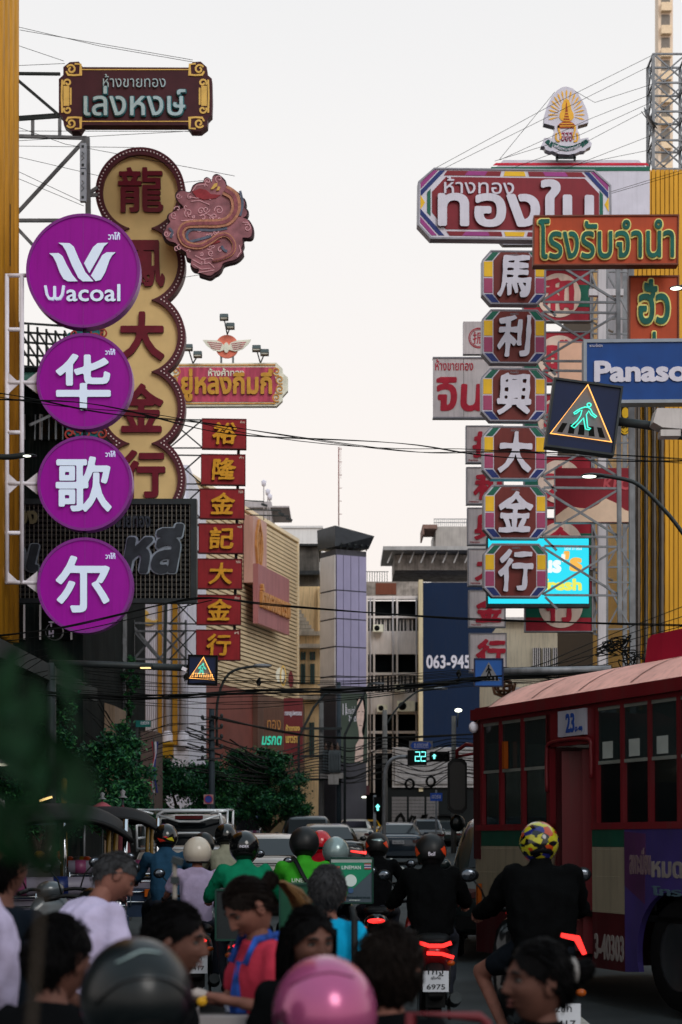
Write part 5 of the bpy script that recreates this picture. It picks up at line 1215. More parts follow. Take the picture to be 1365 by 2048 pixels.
S = Sign('round_yellow_sign', 'small round black and yellow sign peeping out behind the lit crossing sign', 'sign', 1250, 838, 39)
S.plate('panel', circle(1250, 838, 15, 30, 31), BLK, 0, .12); S.plate('ring', [circle(1250, 838, 15, 30, 31), circle(1250, 838, 13, 30, 28)], YELL, -.02, 0); S.plate('yellow_field', [[(1238, 848), (1262, 845), (1260, 857), (1250, 866), (1241, 858)]], YELL, -.015, 0); S.plate('yellow_pattern', [circle(1251, 826, 7, 16, 11)], YELL, -.015, 0)
S.text('lettering', 'LOW', (1240, 848, 1261, 857), BLK, -.03, -.015, bold=.05)
o = building('tower_block', 'far pale apartment tower with stacked balconies behind the lattice tower', (wx(1317, 240), 240, 0)); x0 = o.location.x
mb = MB(); mb.span(0, 1.95, 0, 2.5, 0, 118); mb.build('wall', mat('tower beige', (206, 186, 166), 1.3, .7, 0, .05), o)
bal = MB().span(.3, 1.65, -.8, 0, 8, 9.1).build('balcony', mat('balcony beige', (214, 190, 160), 1.3, .7), o); win = MB().span(.4, 1.55, -.06, 0, 9.3, 10.8).build('window', mat('tower glass', (120, 112, 104), 1.1, .3), o)
for i in range(1, 36):
    for p_ in (bal, win): c = p_.copy(); COL.objects.link(c); c.parent = o; c.location.z = 3.05 * i

# ================================================================== vegetation
def crown(mb, c, rad, n, size, seed=1, clumps=14, mi=(0,)):
    r_ = random.Random(seed); c = Vector(c); cl = []
    for i in range(clumps):
        v = Vector((r_.gauss(0, 1), r_.gauss(0, 1), r_.gauss(0, 1))).normalized() * (r_.uniform(.35, .95))
        cl.append(Vector((v.x * rad[0], v.y * rad[1], v.z * rad[2])))
    for i in range(n):
        k_ = r_.choice(cl); s_ = r_.uniform(.2, .42)
        v = Vector((r_.gauss(0, 1), r_.gauss(0, 1), r_.gauss(0, .8))) * .5
        p = c + k_ + Vector((v.x * rad[0] * s_, v.y * rad[1] * s_, v.z * rad[2] * s_))
        q = Euler((r_.uniform(-1, 1), r_.uniform(-1, 1), r_.uniform(0, 6.3))).to_matrix(); L = size * r_.uniform(.6, 1.3); w = L * .42
        vs_ = [p + q @ Vector(t) for t in ((-L / 2, 0, 0), (-L * .1, w / 2, .06 * L), (L / 2, 0, -.05 * L), (-L * .1, -w / 2, .06 * L))]
        mb.add(vs_, [(0, 1, 2, 3)], r_.choice(mi))
LEAF = [mat('leaf green', (30, 82, 54), 1.0, .5, 0, .5, 2, spec=.2), mat('dark leaf', (18, 52, 40), 1.0, .5, 0, .4, 2, spec=.2), mat('fresh leaf', (52, 108, 58), 1.05, .5, 0, .4, 3, spec=.2)]
BARK = mat('bark', (62, 54, 46), 1.1, .9, 0, .3, 8, bump=.5)
def tree(name, label, px, d, blobs, n, size, seed, group=None):
    o = thing(name, label, 'tree', (wx(px, d), d, .1), group); x0, y0, z0 = o.location
    tops = [Vector((wx(bx, d) - x0, dy, wz(by, d) - z0)) for bx, by, rx, rz, dy in blobs]
    mb = MB(); z_ = min(t.z for t in tops) * .55
    mb.tube([(0, 0, 0), (.05, 0, z_ * .6), (0, .05, z_)], [.16, .13, .1], 8)
    for t in tops: mb.tube([v for v in spline([Vector((0, .05, z_)), t * .55 + Vector((0, 0, z_ * .4)), t], 4)], [.09 - .07 * i / 8 for i in range(9)], 6)
    mb.build('trunk', BARK, o)
    mb = MB()
    for j, (t, (bx, by, rx, rz, dy)) in enumerate(zip(tops, blobs)):
        crown(mb, t, (rx * d / F, rx * d / F * .9, rz * d / F), n, size, seed * 7 + j, 16, (0, 0, 1, 2))
    mb.build('crown', LEAF, o); return o
tree('street_tree', 'bushy bright green street tree below the cream louvred building', 535, 62, [(500, 1535, 62, 42, 0), (555, 1572, 58, 50, .4), (480, 1595, 66, 46, -.4), (540, 1522, 48, 30, .2), (520, 1615, 66, 46, -.6), (585, 1610, 34, 46, 0)], 4200, .15, 1)
tree('street_tree', 'dark street tree behind the pickup with the steel rack', 370, 56, [(340, 1565, 76, 52, 0), (410, 1560, 66, 44, .4), (290, 1540, 60, 44, -.4), (360, 1610, 80, 44, -.5), (430, 1610, 56, 40, 0)], 3800, .15, 2)
tree('street_tree', 'dark tree with hanging creepers between the stone block and the tuk-tuks', 230, 40, [(250, 1560, 70, 60, 0), (180, 1540, 62, 54, .4), (230, 1490, 52, 44, .3), (130, 1600, 76, 60, -.4), (210, 1615, 80, 50, -.3), (275, 1600, 50, 50, 0)], 3800, .115, 3)
tree('street_tree', 'dark bushy tree behind the blurred leaves at the left edge', 70, 33, [(60, 1480, 70, 70, 0), (20, 1560, 70, 70, .3), (110, 1530, 56, 60, .2), (60, 1620, 80, 60, -.2), (120, 1410, 30, 50, .2)], 3400, .1, 4)
o = thing('creeper', 'leafy creeper climbing the lattice mast', 'creeper', P(258, 1510, 51.5))
mb = MB()
for i, (px, py, r) in enumerate(((252, 1345, 14), (260, 1375, 16), (268, 1362, 12), (258, 1410, 12), (256, 1445, 11), (262, 1470, 14), (250, 1490, 16), (262, 1330, 9))): crown(mb, P(px, py, 51.5) - o.location, (r * 51.5 / F, .25, 20 * 51.5 / F), 260, .11, 50 + i, 8, (0, 1, 2))
mb.build('foliage', LEAF, o)
MB().tube([P(x, y, 51.6) - o.location for x, y in ((255, 1620), (252, 1500), (258, 1420), (254, 1330))], .05, 6).build('stem', BARK, o)
o = thing('creeper', 'narrow bright green creeper on the beige stone block', 'creeper', P(188, 1500, 47.8))
mb = MB()
for i in range(6): crown(mb, P(190 + (i % 2) * 4 - 2, 1415 + 17 * i, 47.7) - o.location, ((6 + 3 * i) * 47.7 / F, .15, 12 * 47.7 / F), 200, .1, 70 + i, 8, (0, 2))
mb.build('foliage', LEAF, o); MB().tube([P(190, 1620, 47.75) - o.location, P(188, 1410, 47.75) - o.location], .03, 6).build('stem', BARK, o)
o = thing('leafy_shrub', 'blurred dark green leaves of a shrub close to the camera, over the tuk-tuks', 'shrub', (-.42, 1.75, 0))
mb = MB(); mb2 = MB(); r_ = random.Random(5)
stems = [((-.42, 1.75, 0), (-.36, 1.75, 1.2), (-.335, 1.72, 1.72)), ((-.42, 1.75, 0), (-.34, 1.8, 1.1), (-.29, 1.78, 1.7)), ((-.42, 1.75, 0), (-.4, 1.7, 1.3), (-.36, 1.72, 1.86))]
for st in stems: mb2.tube([Vector(p) - o.location for p in spline(st, 6)], [.008 - .0005 * i for i in range(13)], 6)
mb2.build('stem', BARK, o)
for i, (px, py) in enumerate([(40, 1640), (100, 1560), (60, 1580), (20, 1540), (130, 1600), (80, 1660), (150, 1520), (120, 1450), (140, 1380), (60, 1480), (20, 1700), (90, 1720), (130, 1300), (30, 1420), (100, 1500), (160, 1560), (10, 1600), (50, 1690), (110, 1640), (70, 1380), (150, 1430), (10, 1480), (180, 1590), (30, 1330), (10, 1370), (80, 1420), (150, 1350), (120, 1700), (170, 1650), (60, 1530), (0, 1650), (130, 1560), (90, 1610)]):
    d = 1.55 + .25 * r_.random(); p = P(px - 14, py, d) - o.location; q = Euler((r_.uniform(.6, 2), r_.uniform(-.8, .8), r_.uniform(0, 6.3))).to_matrix(); L = .034 * r_.uniform(.7, 1.3)
    def lf(u, v): w = math.sin(math.pi * min(1, v * 1.02)) ** .8 * .36; return p + q @ Vector(((u - .5) * L * w * 2, (v - .5) * L * 1.6, .2 * L * (abs(u - .5) + (v - .5) ** 2)))
    mb.grid(lf, 4, 6)
mb.build('foliage', mat('near leaf', (14, 38, 20), 1.0, .7, 0, .6, 30, spec=.08), o)
# ================================================================== VEHICLES
def glass_through(name, tint, op):
    if name in _M: return _M[name]
    m = bpy.data.materials.new(name); m.use_nodes = True; n = m.node_tree; b = n.nodes['Principled BSDF']; out = n.nodes['Material Output']
    b.inputs['Base Color'].default_value = (*lin(tint), 1); b.inputs['Roughness'].default_value = .08; b.inputs['Specular IOR Level'].default_value = .28
    tr = n.nodes.new('ShaderNodeBsdfTransparent'); tr.inputs[0].default_value = (.55, .62, .64, 1)
    ms = n.nodes.new('ShaderNodeMixShader'); ms.inputs[0].default_value = op
    n.links.new(tr.outputs[0], ms.inputs[1]); n.links.new(b.outputs[0], ms.inputs[2]); n.links.new(ms.outputs[0], out.inputs[0])
    _M[name] = m; return m
CARGL = mat('tinted car glass', (8, 12, 15), 1, .08, spec=.22)
BUSGL = glass_through('dusty bus glass', (40, 50, 50), .7)
TYRE = mat('tyre rubber', (14, 14, 15), 1, .9, 0, .2, 20, spec=.1); RIM = mat('wheel rim', (62, 64, 68), 1.0, .35, .7, .1)
CHROME = mat('chrome', (190, 192, 196), 1.3, .12, 1, .05); TRIM = mat('black trim', (9, 10, 11), 1, .55, spec=.15)
TAIL = mat('dim tail lamp', (64, 8, 12), 1.0, .2); TAILON = mat('lit tail lamp', (160, 16, 16), 1, .2, emit=(255, 46, 42), es=2.4)
AMBER = mat('amber lamp lens', (140, 66, 16), 1.0, .2); PLATE = mat('number plate', (184, 186, 192), 1.1, .4, 0, .08); INK = mat('plate ink', (20, 22, 26), 1)
def paint(name, rgb, g=1.1): return mat(name, rgb, g, .28, .25, .06, 2, coat=.6)

def loft(mb, rings, mi=0, cap=True):
    n = len(rings[0]); b = [v for r in rings for v in r]; fs = []
    for i in range(len(rings) - 1):
        for j in range(n): fs.append((i * n + j, i * n + (j + 1) % n, (i + 1) * n + (j + 1) % n, (i + 1) * n + j))
    if cap: fs += [tuple(range(n))[::-1], tuple((len(rings) - 1) * n + j for j in range(n))]
    mb.add(b, fs, mi, True)
def wheel(par, x, y, r, w, name='wheel'):
    mb = MB(); mb.lathe([(r * .62, -w / 2), (r * .94, -w / 2), (r, -w * .3), (r, w * .3), (r * .94, w / 2), (r * .62, w / 2)], 20, axis='X'); o = mb.build(name, TYRE, par, (x, y, r))
    mb = MB(); mb.lathe([(0, -w * .35), (r * .6, -w * .45), (r * .63, -w * .5), (r * .63, w * .5), (r * .6, w * .45), (0, w * .35)], 16, axis='X'); mb.build('rim', RIM, o); return o

SHAPES = {  # lower body stations (y, half width, sill, deck); glasshouse stations (y, base half width, roof half width, base z, roof z)
    'sedan': ([(0, .76, .42, .86), (.06, .83, .3, .98), (.45, .89, .22, 1.03), (1.3, .9, .2, 1.0), (3.2, .9, .2, .97), (4.1, .87, .22, .86), (4.5, .74, .3, .68)],
              [(.62, .74, .6, 1.0, 1.03), (1.35, .78, .56, .98, 1.37), (1.9, .8, .57, .97, 1.45), (2.6, .8, .57, .97, 1.43), (3.5, .76, .62, .93, .97)], (.62, 1.35)),
    'suv': ([(0, .8, .5, .98), (.07, .87, .36, 1.04), (.45, .92, .28, 1.06), (1.3, .93, .26, 1.06), (3.2, .93, .26, 1.03), (4.2, .9, .28, .95), (4.6, .78, .36, .8)],
            [(.08, .8, .7, 1.0, 1.04), (.42, .84, .66, 1.04, 1.58), (1.0, .86, .67, 1.05, 1.68), (2.5, .86, .67, 1.03, 1.66), (3.4, .8, .7, .98, 1.03)], (.08, .42)),
    'van': ([(0, .82, .45, .98), (.05, .86, .34, 1.02), (.4, .88, .26, 1.04), (1.3, .88, .26, 1.04), (3.2, .88, .26, 1.02), (4.2, .86, .28, .95), (4.5, .78, .36, .8)],
            [(.04, .82, .74, 1.0, 1.04), (.2, .84, .72, 1.02, 1.7), (.8, .84, .73, 1.02, 1.78), (3.0, .84, .73, 1.02, 1.76), (4.0, .78, .7, .96, 1.0)], (.04, .2)),
    'pickup': ([(0, .84, .5, .98), (.04, .87, .42, 1.02), (.6, .88, .4, 1.02), (1.5, .88, .38, 1.02), (3.4, .88, .36, 1.04), (4.6, .86, .38, .98), (5.0, .76, .46, .8)],
               [(1.62, .8, .72, 1.0, 1.04), (1.78, .82, .66, 1.02, 1.66), (2.2, .83, .66, 1.02, 1.72), (2.9, .83, .66, 1.02, 1.7), (3.7, .78, .7, .98, 1.04)], (1.62, 1.78)),
}
def car(name, label, shape, px, d, body, s=1.0, yaw=0, lit=False, group='cars waiting in traffic', cat='car'):
    o = thing(name, label, cat, (wx(px, d), d, 0), group, (0, 0, R(yaw))); o.scale = (s, s, s)
    low, top, (ra, rb) = SHAPES[shape]
    def ring(y, w, zl, zh):
        h = [(w * .8, zl), (w * .96, zl + .1), (w, zl + .28), (w * .985, zh - .16), (w * .93, zh - .04), (w * .6, zh)]
        return [(x, y, z) for x, z in h] + [(-x, y, z) for x, z in reversed(h)]
    def gring(y, wb, wr, zb, zr):
        h = [(wb, zb - .03), (wb * .55 + wr * .45, zb * .5 + zr * .5), (wr, zr - .07), (wr * .88, zr - .015), (wr * .5, zr)]
        return [(x, y, z) for x, z in h] + [(-x, y, z) for x, z in reversed(h)]
    mb = MB(); loft(mb, [ring(*q) for q in low]); loft(mb, [gring(*q) for q in top])
    bo = mb.build('body', body, o)
    def lerp(a, b, t): return [a[i] + (b[i] - a[i]) * t for i in range(5)]
    g0, g1 = top[0], top[1]
    dn = Vector((0, -(g1[4] - g0[4]), g1[0] - g0[0])).normalized() * .012
    def back(t, f):
        q = lerp(g0, g1, t); wd = (q[1] * (1 - t) + q[2] * t) * f; zz = g0[4] + (g1[4] - g0[4]) * t
        return Vector((wd, g0[0] + (g1[0] - g0[0]) * t, zz)) + dn
    a, b = back(.08, .82), back(.93, .86)
    mb = MB(); mb.grid(lambda u, v: Vector(((a.x + (b.x - a.x) * v) * (2 * u - 1), a.y + (b.y - a.y) * v, a.z + (b.z - a.z) * v)), 6, 4); mb.build('rear_window', CARGL, o)
    for sgn in (1, -1):
        mb = MB(); t0, t1 = top[1], top[3]
        pts = []
        for (q, f) in ((top[1], 0), (top[2], 0), (top[3], 0)):
            pts.append(q)
        for q0, q1, in ((pts[0], pts[1]), (pts[1], pts[2])):
            f = lambda q, z: Vector((sgn * ((q[1] + (q[2] - q[1]) * ((z - q[3]) / (q[4] - q[3]))) + .012), q[0], z))
            e0, e1 = .03, .03
            y_ = lambda q, k_: (q[0] + k_)
            A = f(q0, q0[3] + .03); B_ = f(q1, q1[3] + .03); C = f(q1, q1[4] - .13); D = f(q0, q0[4] - .13)
            A.y += e0; D.y += e0; B_.y -= e1; C.y -= e1
            mb.add([A, B_, C, D], [(0, 1, 2, 3)])
        mb.build('side_window', CARGL, o)
    W = low[2][1]; zt_ = low[1][3]
    for sgn in (1, -1):
        mb = MB(); z0 = zt_ - .28 if shape == 'sedan' else zt_ - .35
        mb.add([(sgn * W * .98, -.0, z0), (sgn * W * .55, -.035, z0 + .06), (sgn * W * .55, -.03, z0 + (.1 if lit else .15)), (sgn * W * .99, .03, z0 + (.07 if lit else .18)), (sgn * W * 1.005, .3, z0 + (.14 if lit else .18)), (sgn * W * 1.005, .25, z0 + .06)], [(0, 1, 2, 3), (0, 3, 4, 5)])
        mb.build('tail_light', TAILON if lit else TAIL, o)
        MB().ell((sgn * (W + .1), 3.0, 1.05), (.09, .05, .07), 10, 6).bar((sgn * W * .9, 3.0, 1.0), (sgn * (W + .08), 3.0, 1.03), .03).build('wing_mirror', body, o)
        for yy in (.85, 3.75): wheel(o, sgn * (W - .1), yy, .32, .2)
    mb = MB(); mb.span(-W * .86, W * .86, -.06, .1, low[1][2] + .02, low[1][2] + .17); mb.build('bumper', TRIM if shape != 'sedan' else body, o)
    mb = MB(); pz = zt_ - .26; mb.span(-.2, .2, -.05, -.02, pz, pz + .12); p = mb.build('number_plate', PLATE, o)
    loops, bb = text_loops('4กข 4258', .0); mb = MB(); sc2 = .32 / (bb[2] - bb[0])
    mb.prism([[(-.16 + (x - bb[0]) * sc2, pz + .03 + (y - bb[1]) * sc2) for x, y in l] for l in loops], -.054, -.05, back=False); mb.build('plate_lettering', INK, p)
    if shape == 'sedan': MB().span(-W * .7, W * .7, -.035, 0, zt_ - .05, zt_ - .03).build('chrome_trim', CHROME, o)
    return o
BLACKP, DKBLUE = paint('black paint', (12, 13, 15)), paint('slate blue paint', (44, 56, 68))
WHP, SILP = paint('white paint', (190, 186, 180)), paint('silver paint', (140, 134, 128))
GRP2, DGP = paint('grey paint', (92, 94, 98)), paint('dark grey green paint', (38, 46, 46))
car('parked_car', 'dark slate saloon with chrome boot trim, in the middle of the road', 'sedan', 797, 61, DKBLUE, 1.0, -2)
car('parked_car', 'black saloon with a lit red tail lamp, behind the green delivery riders', 'sedan', 662, 45, BLACKP, 1.02, 3, True)
car('parked_car', 'black sport utility with a pale roof edge, ahead of the black saloon', 'suv', 616, 59, BLACKP, 1.0, 2)
car('parked_car', 'pale saloon between the black sport utility and the slate saloon', 'sedan', 706, 80, WHP, 1.05, -3)
car('parked_car', 'silver saloon whose roof shows between two riders helmets', 'sedan', 522, 30, SILP, .95, 0)
car('parked_car', 'white people carrier far ahead, beside the tree', 'van', 528, 92, WHP, .98, 3, cat='van')
car('parked_car', 'small yellow taxi peeping out beside the slate saloon', 'sedan', 737, 99, paint('taxi yellow', (208, 160, 30)), 1.0, 0, cat='taxi')
car('parked_car', 'grey sport utility ahead of the slate saloon, towards the bus', 'suv', 856, 89, GRP2, .9, 0)
car('parked_car', 'white hatchback roof far ahead over the slate saloon', 'suv', 820, 112, WHP, .95, 0)
car('parked_car', 'dark hatchback far ahead next to the bus mirror', 'suv', 898, 96, DGP, .85, 0)
car('parked_car', 'dark grey green sport utility just in front of the bus', 'suv', 1050, 20.8, DGP, 1.0, -5)
pk = car('pickup_truck', 'pale pickup with a shiny tubular rack over its bed', 'pickup', 363, 34.5, SILP, 1.0, -1, cat='pickup')
mb = MB(); r = .025
for s_ in (1, -1):
    for y in (.1, 1.5): mb.tube([(s_ * .86, y, 1.0), (s_ * .88, y, 1.8)], r, 6)
    for z in (1.25, 1.5, 1.8): mb.tube([(s_ * .87, .1, z), (s_ * .87, 1.5, z)], r, 6)
    mb.tube([(s_ * .88, .08, 1.78), (s_ * .7, .08, 1.76), (s_ * .55, .08, 1.72)], r, 6)
for z in (1.04, 1.8): mb.tube([(-.88, 1.5, z), (.88, 1.5, z)], r, 6)
mb.tube([(-.86, .06, 1.05), (.86, .06, 1.05)], r, 6); mb.tube([(-.72, 1.5, 1.1), (-.62, 1.5, 1.72), (-.5, 1.5, 1.78), (.5, 1.5, 1.78), (.62, 1.5, 1.72), (.72, 1.5, 1.1)], r * 1.3, 8)
mb.tube([(-.62, 1.48, 1.7), (-.2, 1.48, 1.57), (.2, 1.48, 1.57), (.62, 1.48, 1.7)], r, 6); mb.tube([(-.72, 1.48, 1.15), (-.2, 1.48, 1.34), (.2, 1.48, 1.34), (.72, 1.48, 1.15)], r, 6)
mb.build('rack_frame', mat('bright rack tube', (170, 174, 178), 1.1, .3, .4, .1), pk); MB().span(-.28, .28, 1.44, 1.46, 1.62, 1.69).build('brake_lamp', TAIL, pk)

# ---- city bus
BA = Vector((1.44, 18.4, 0)); BD = Vector((1.36, -3.64, 0)).normalized()
bus = thing('city_bus', 'old red and cream city bus with a green band and route 23 plate', 'bus', BA, None, (0, -.0125, math.atan2(BD.y, BD.x)))
def bx(px):
    t = (px - CX) / F; return (BA.y * t - BA.x) / (BD.x - BD.y * t)
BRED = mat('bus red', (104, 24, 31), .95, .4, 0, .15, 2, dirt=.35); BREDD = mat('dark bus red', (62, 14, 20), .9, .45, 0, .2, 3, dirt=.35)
BGRN = mat('bus green', (16, 64, 50), 1.1, .4, 0, .12, 3, dirt=.3); BCRM = mat('bus cream', (126, 118, 100), 1.05, .42, 0, .1, 2, dirt=.5)
BROOF = mat('dusty bus roof', (214, 160, 148), 1.2, .7, 0, .15, 2, dirt=.35)
Lb, Wb = 10.5, 2.45
ZS, ZW, ZG = 1.6, 2.63, 2.7
frames = [.02, .46, .95, 1.5]                      # window posts of the front part
rear = [2.44 + .47 * i for i in range(17)]
dA, dB = 1.56, 2.36
# lower side in bands; wheel arch cut out
AX, AZ, AR = 3.72, .48, .56
def band(name, x0, x1, z0, z1, m, y0=0, y1=.05, par=None):
    return MB().span(x0, x1, y0, y1, z0, z1).build(name, m, par or bus)
band('green_panel', -.12, dA, 1.385, ZS - .06, BGRN); band('green_panel', dB, 2.95, 1.385, ZS - .06, BGRN)
band('cream_panel', -.12, dA, .8, 1.383, BCRM); band('cream_panel', dB, 2.95, .8, 1.383, BCRM)
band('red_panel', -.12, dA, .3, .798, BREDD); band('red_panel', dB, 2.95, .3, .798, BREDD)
band('sill_rail', -.12, dA, ZS - .06, ZS, BRED, -.012); band('sill_rail', dB, Lb, ZS - .06, ZS, BRED, -.012)
arch = [(AX + AR * math.cos(a), max(.3, AZ + AR * math.sin(a) * .95)) for a in [math.pi * (1.1 - 1.2 * i / 24) for i in range(25)]]
MB().prism([[(2.952, .3)] + arch + [(7.2, .3), (7.2, ZS - .062), (2.952, ZS - .062)]], -.004, .05).build('advert_panel', mat('purple advert', (56, 46, 104), .9, .4, 0, .35, 1.2, dirt=.3), bus)
MB().prism([[(2.955, 1.05), (3.3, .9), (3.32, 1.5), (2.955, 1.52)]], -.007, -.004).build('advert_pattern', mat('plum advert', (72, 38, 76), .9, .4, 0, .3, 2, dirt=.2), bus)
band('red_panel', 7.2, Lb, .3, ZS - .06, BREDD)
for t, xa, xb, z0, z1, m in (('หมดวอน', 3.42, 4.4, 1.13, 1.27, mat('number white', (128, 120, 116), .9)), ('ลงทะเบียน', 3.05, 3.4, 1.15, 1.38, mat('faded advert print', (112, 92, 96), .9)), ('โทร', 3.42, 3.9, .98, 1.06, mat('teal advert print', (70, 92, 104), .9))):
    loops, bb = text_loops(t, .03); MB().prism([[(xa + (x - bb[0]) / (bb[2] - bb[0]) * (xb - xa), z0 + (y - bb[1]) / (bb[3] - bb[1]) * (z1 - z0)) for x, y in l] for l in loops], -.012, -.004, back=False).build('lettering', m, bus)
loops, bb = text_loops('3-40303', .03)
MB().prism([[(2.4 + (x - bb[0]) / (bb[2] - bb[0]) * .53, .38 + (y - bb[1]) / (bb[3] - bb[1]) * .23) for x, y in l] for l in loops], -.006, 0, back=False).build('lettering', mat('number white', (128, 120, 116), .9), bus)
mb = MB()
for z in (1.36, 1.12, .82):
    for i in range(60):
        x = -.1 + i * .05
        if not dA < x < dB: mb.ell((x, 0, z), (.006, .006, .006), 5, 4)
mb.build('rivet', BCRM, bus)
# window posts, header, gutter, roof
mb = MB(); mb.span(-.12, Lb, -.005, .06, ZW, ZG + .1); mb.span(-.12, Lb, -.06, -.005, ZG - .03, ZG + .08); mb.build('gutter_rail', BRED, bus)
mb = MB()
for x in frames + rear: mb.span(x - .022, x + .022, -.004, .05, ZS, ZW)
mb.span(dA - .09, dA, -.004, .05, 2.3, ZW); mb.span(1.5, dA, -.004, .05, .3, ZW); mb.span(dB, 2.44, -.004, .05, ZS, ZW); mb.span(dA, dB, -.004, .05, 2.32, ZW)
mb.build('window_frame', BRED, bus)
for a, b in list(zip(frames, frames[1:])) + list(zip(rear, rear[1:])):
    g = MB().span(a + .022, b - .022, .02, .026, 2.15, ZW).build('window', BUSGL, bus)
    MB().span(a + .03, b - .03, .034, .038, ZS, 2.17).build('lower_pane', glass_through('clear bus glass', (20, 26, 27), .35), g)
    MB().span(a + .022, b - .022, .012, .034, 2.12, 2.15).span(a + .022, b - .022, .012, .034, ZW - .03, ZW).build('sash_frame', mat('pale sash', (120, 124, 118), 1.15, .5, .3), g)
    if 2.4 < a < 3.8: MB().span(a + .1, a + .28, .014, .018, 2.17, 2.32).build('paper_sticker', mat('paper sticker', (150, 156, 152), 1.1), g)
def roof(u, v):
    yy = -.05 + (Wb + .1) * u; t = (2 * u - 1); z = ZG + .08 + .32 * (1 - abs(t) ** 3.2)
    x = -.1 + (Lb + .1) * v; z -= .18 * max(0, (.35 - x) / .45) ** 2
    return Vector((x, yy, z))
MB().grid(roof, 20, 30).build('roof', BROOF, bus)
mb = MB()
for x in (.25, 1.2, 2.15, 3.1, 4.05): mb.grid(lambda u, v, x=x: roof(u * .98 + .01, (x + .1 + .03 * v) / (Lb + .1)) + Vector((0, 0, .006)), 20, 1)
mb.build('roof_seam', mat('roof seam', (120, 86, 76), 1.1, .7), bus)
mb = MB(); x0 = bx(1205); mb.prism([[(2.35, 2.98), (2.42, 3.27), (2.5, 3.3), (5.6, 3.3), (5.7, 2.98)]], .55, 1.9); mb.build('roof_vent_box', mat('bright vent red', (168, 30, 58), 1.0, .4, 0, .1, 2, dirt=.2), bus)
# front, rear, floor, far side
mb = MB(); n = 8
pf = [(-.12 - .16 * math.sin(math.pi * i / 16 ), .0 + .35 * (1 - math.cos(math.pi * i / 16))) for i in range(n + 1)]
fr = [(x, y) for x, y in pf] + [(-.3, Wb - .35), (-.12, Wb)]
for z0, z1, m_, nm in ((.3, .798, BREDD, 'front_skirt_panel'), (.8, 1.25, BCRM, 'front_cream_panel'), (1.25, ZS - .02, BGRN, 'front_green_panel'), (2.45, ZG + .1, BRED, 'front_header_panel')):
    mb = MB()
    for (xa, ya), (xb, yb) in zip(fr, fr[1:]): mb.add([(xa, ya, z0), (xb, yb, z0), (xb, yb, z1), (xa, ya, z1)], [(0, 1, 2, 3)])
    mb.build(nm, m_, bus)
mb = MB()
for (xa, ya), (xb, yb) in zip(fr[1:], fr[2:]): mb.add([(xa, ya, ZS - .02), (xb, yb, ZS - .02), (xb, yb, 2.45), (xa, ya, 2.45)], [(0, 1, 2, 3)])
mb.build('windscreen', BUSGL, bus)
mb = MB(); mb.span(-.16, .0, -.01, .05, 1.25, ZG); mb.span(-.2, -.14, .02, .06, 1.5, 2.5); mb.build('corner_post', BREDD, bus)
mb = MB(); mb.span(-.1, Lb, .06, Wb - .06, .75, .8); mb.build('floor_panel', TRIM, bus)
mb = MB(); mb.span(-.1, Lb, Wb - .05, Wb, .3, ZS); mb.span(-.1, Lb, Wb - .05, Wb, ZW, ZG + .1); mb.span(Lb - .05, Lb, 0, Wb, .3, ZG + .1)
for x in [.1 + i * .94 for i in range(12)]: mb.span(x - .05, x + .05, Wb - .05, Wb, ZS, ZW)
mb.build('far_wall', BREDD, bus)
for i in range(6):
    for y in (.25, 1.35):
        if y < 1 and i == 1: continue
        x = .55 + i * .95; mb = MB(); mb.span(x, x + .45, y, y + .85, 1.15, 1.25); mb.span(x + .42, x + .5, y, y + .85, 1.2, 1.95); mb.span(x + .1, x + .4, y + .3, y + .5, .8, 1.15); mb.build('bus_seat', mat('bus seat vinyl', (38, 40, 48), 1, .6), bus)
# folding door in its recess
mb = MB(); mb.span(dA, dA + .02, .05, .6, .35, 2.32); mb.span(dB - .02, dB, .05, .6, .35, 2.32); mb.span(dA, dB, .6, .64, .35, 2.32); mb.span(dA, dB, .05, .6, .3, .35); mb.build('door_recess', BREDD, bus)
for i, (xa, ya, xb, yb) in enumerate(((dA + .03, .1, dA + .2, .42), (dA + .22, .44, dA + .4, .12), (dB - .05, .1, dB - .2, .42), (dB - .21, .42, dB - .36, .1))):
    mb = MB(); mb.prism([[(0, .4), (1, .4), (1, 2.28), (0, 2.28)]], 0, .03, fn=lambda x, z, y: (xa + (xb - xa) * x + y * .3, ya + (yb - ya) * x + y, z)); dd = mb.build('door', BRED, bus)
    MB().prism([[(.25, 1.0), (.75, 1.0), (.75, 2.1), (.25, 2.1)]], -.012, -.004, fn=lambda x, z, y: (xa + (xb - xa) * x + y * .3 - .004, ya + (yb - ya) * x + y, z)).build('door_window', GLASSD, dd)
MB().tube([v for v in spline([(dA - .04, -.02, 1.9), (dA - .04, -.02, 2.25), (dA + .06, -.02, 2.36), (dB - .05, -.02, 2.36), (dB + .03, -.02, 2.25), (dB + .03, -.02, 2.0)], 4)], .02, 6).build('door_trim', BRED, bus)
xa, xb = bx(1126), bx(1180)
pl = MB().span(xa, xb, -.035, -.006, 2.4, 2.64).build('route_plate', mat('route plate white', (160, 160, 172), 1.05, .4, 0, .08, 3, dirt=.2), bus)
for t, a, b, z0, z1 in (('23', xa + .16, xa + .33, 2.43, 2.61), ('(2-40)', xa + .34, xb - .04, 2.43, 2.48)):
    loops, bb = text_loops(t, .03); MB().prism([[(a + (x - bb[0]) / (bb[2] - bb[0]) * (b - a), z0 + (y - bb[1]) / (bb[3] - bb[1]) * (z1 - z0)) for x, y in l] for l in loops], -.04, -.035, back=False).build('lettering', mat('plate blue', (24, 60, 130), 1.1), pl)
wheel(bus, 0, 0, .48, .28).location = (AX, .2, .48)
bus.children and None
for c in children(bus):
    if c.name.startswith('wheel'): c.rotation_euler = (0, 0, R(90))
w2 = wheel(bus, 0, 0, .48, .28); w2.location = (AX, Wb - .2, .48); w2.rotation_euler = (0, 0, R(90))
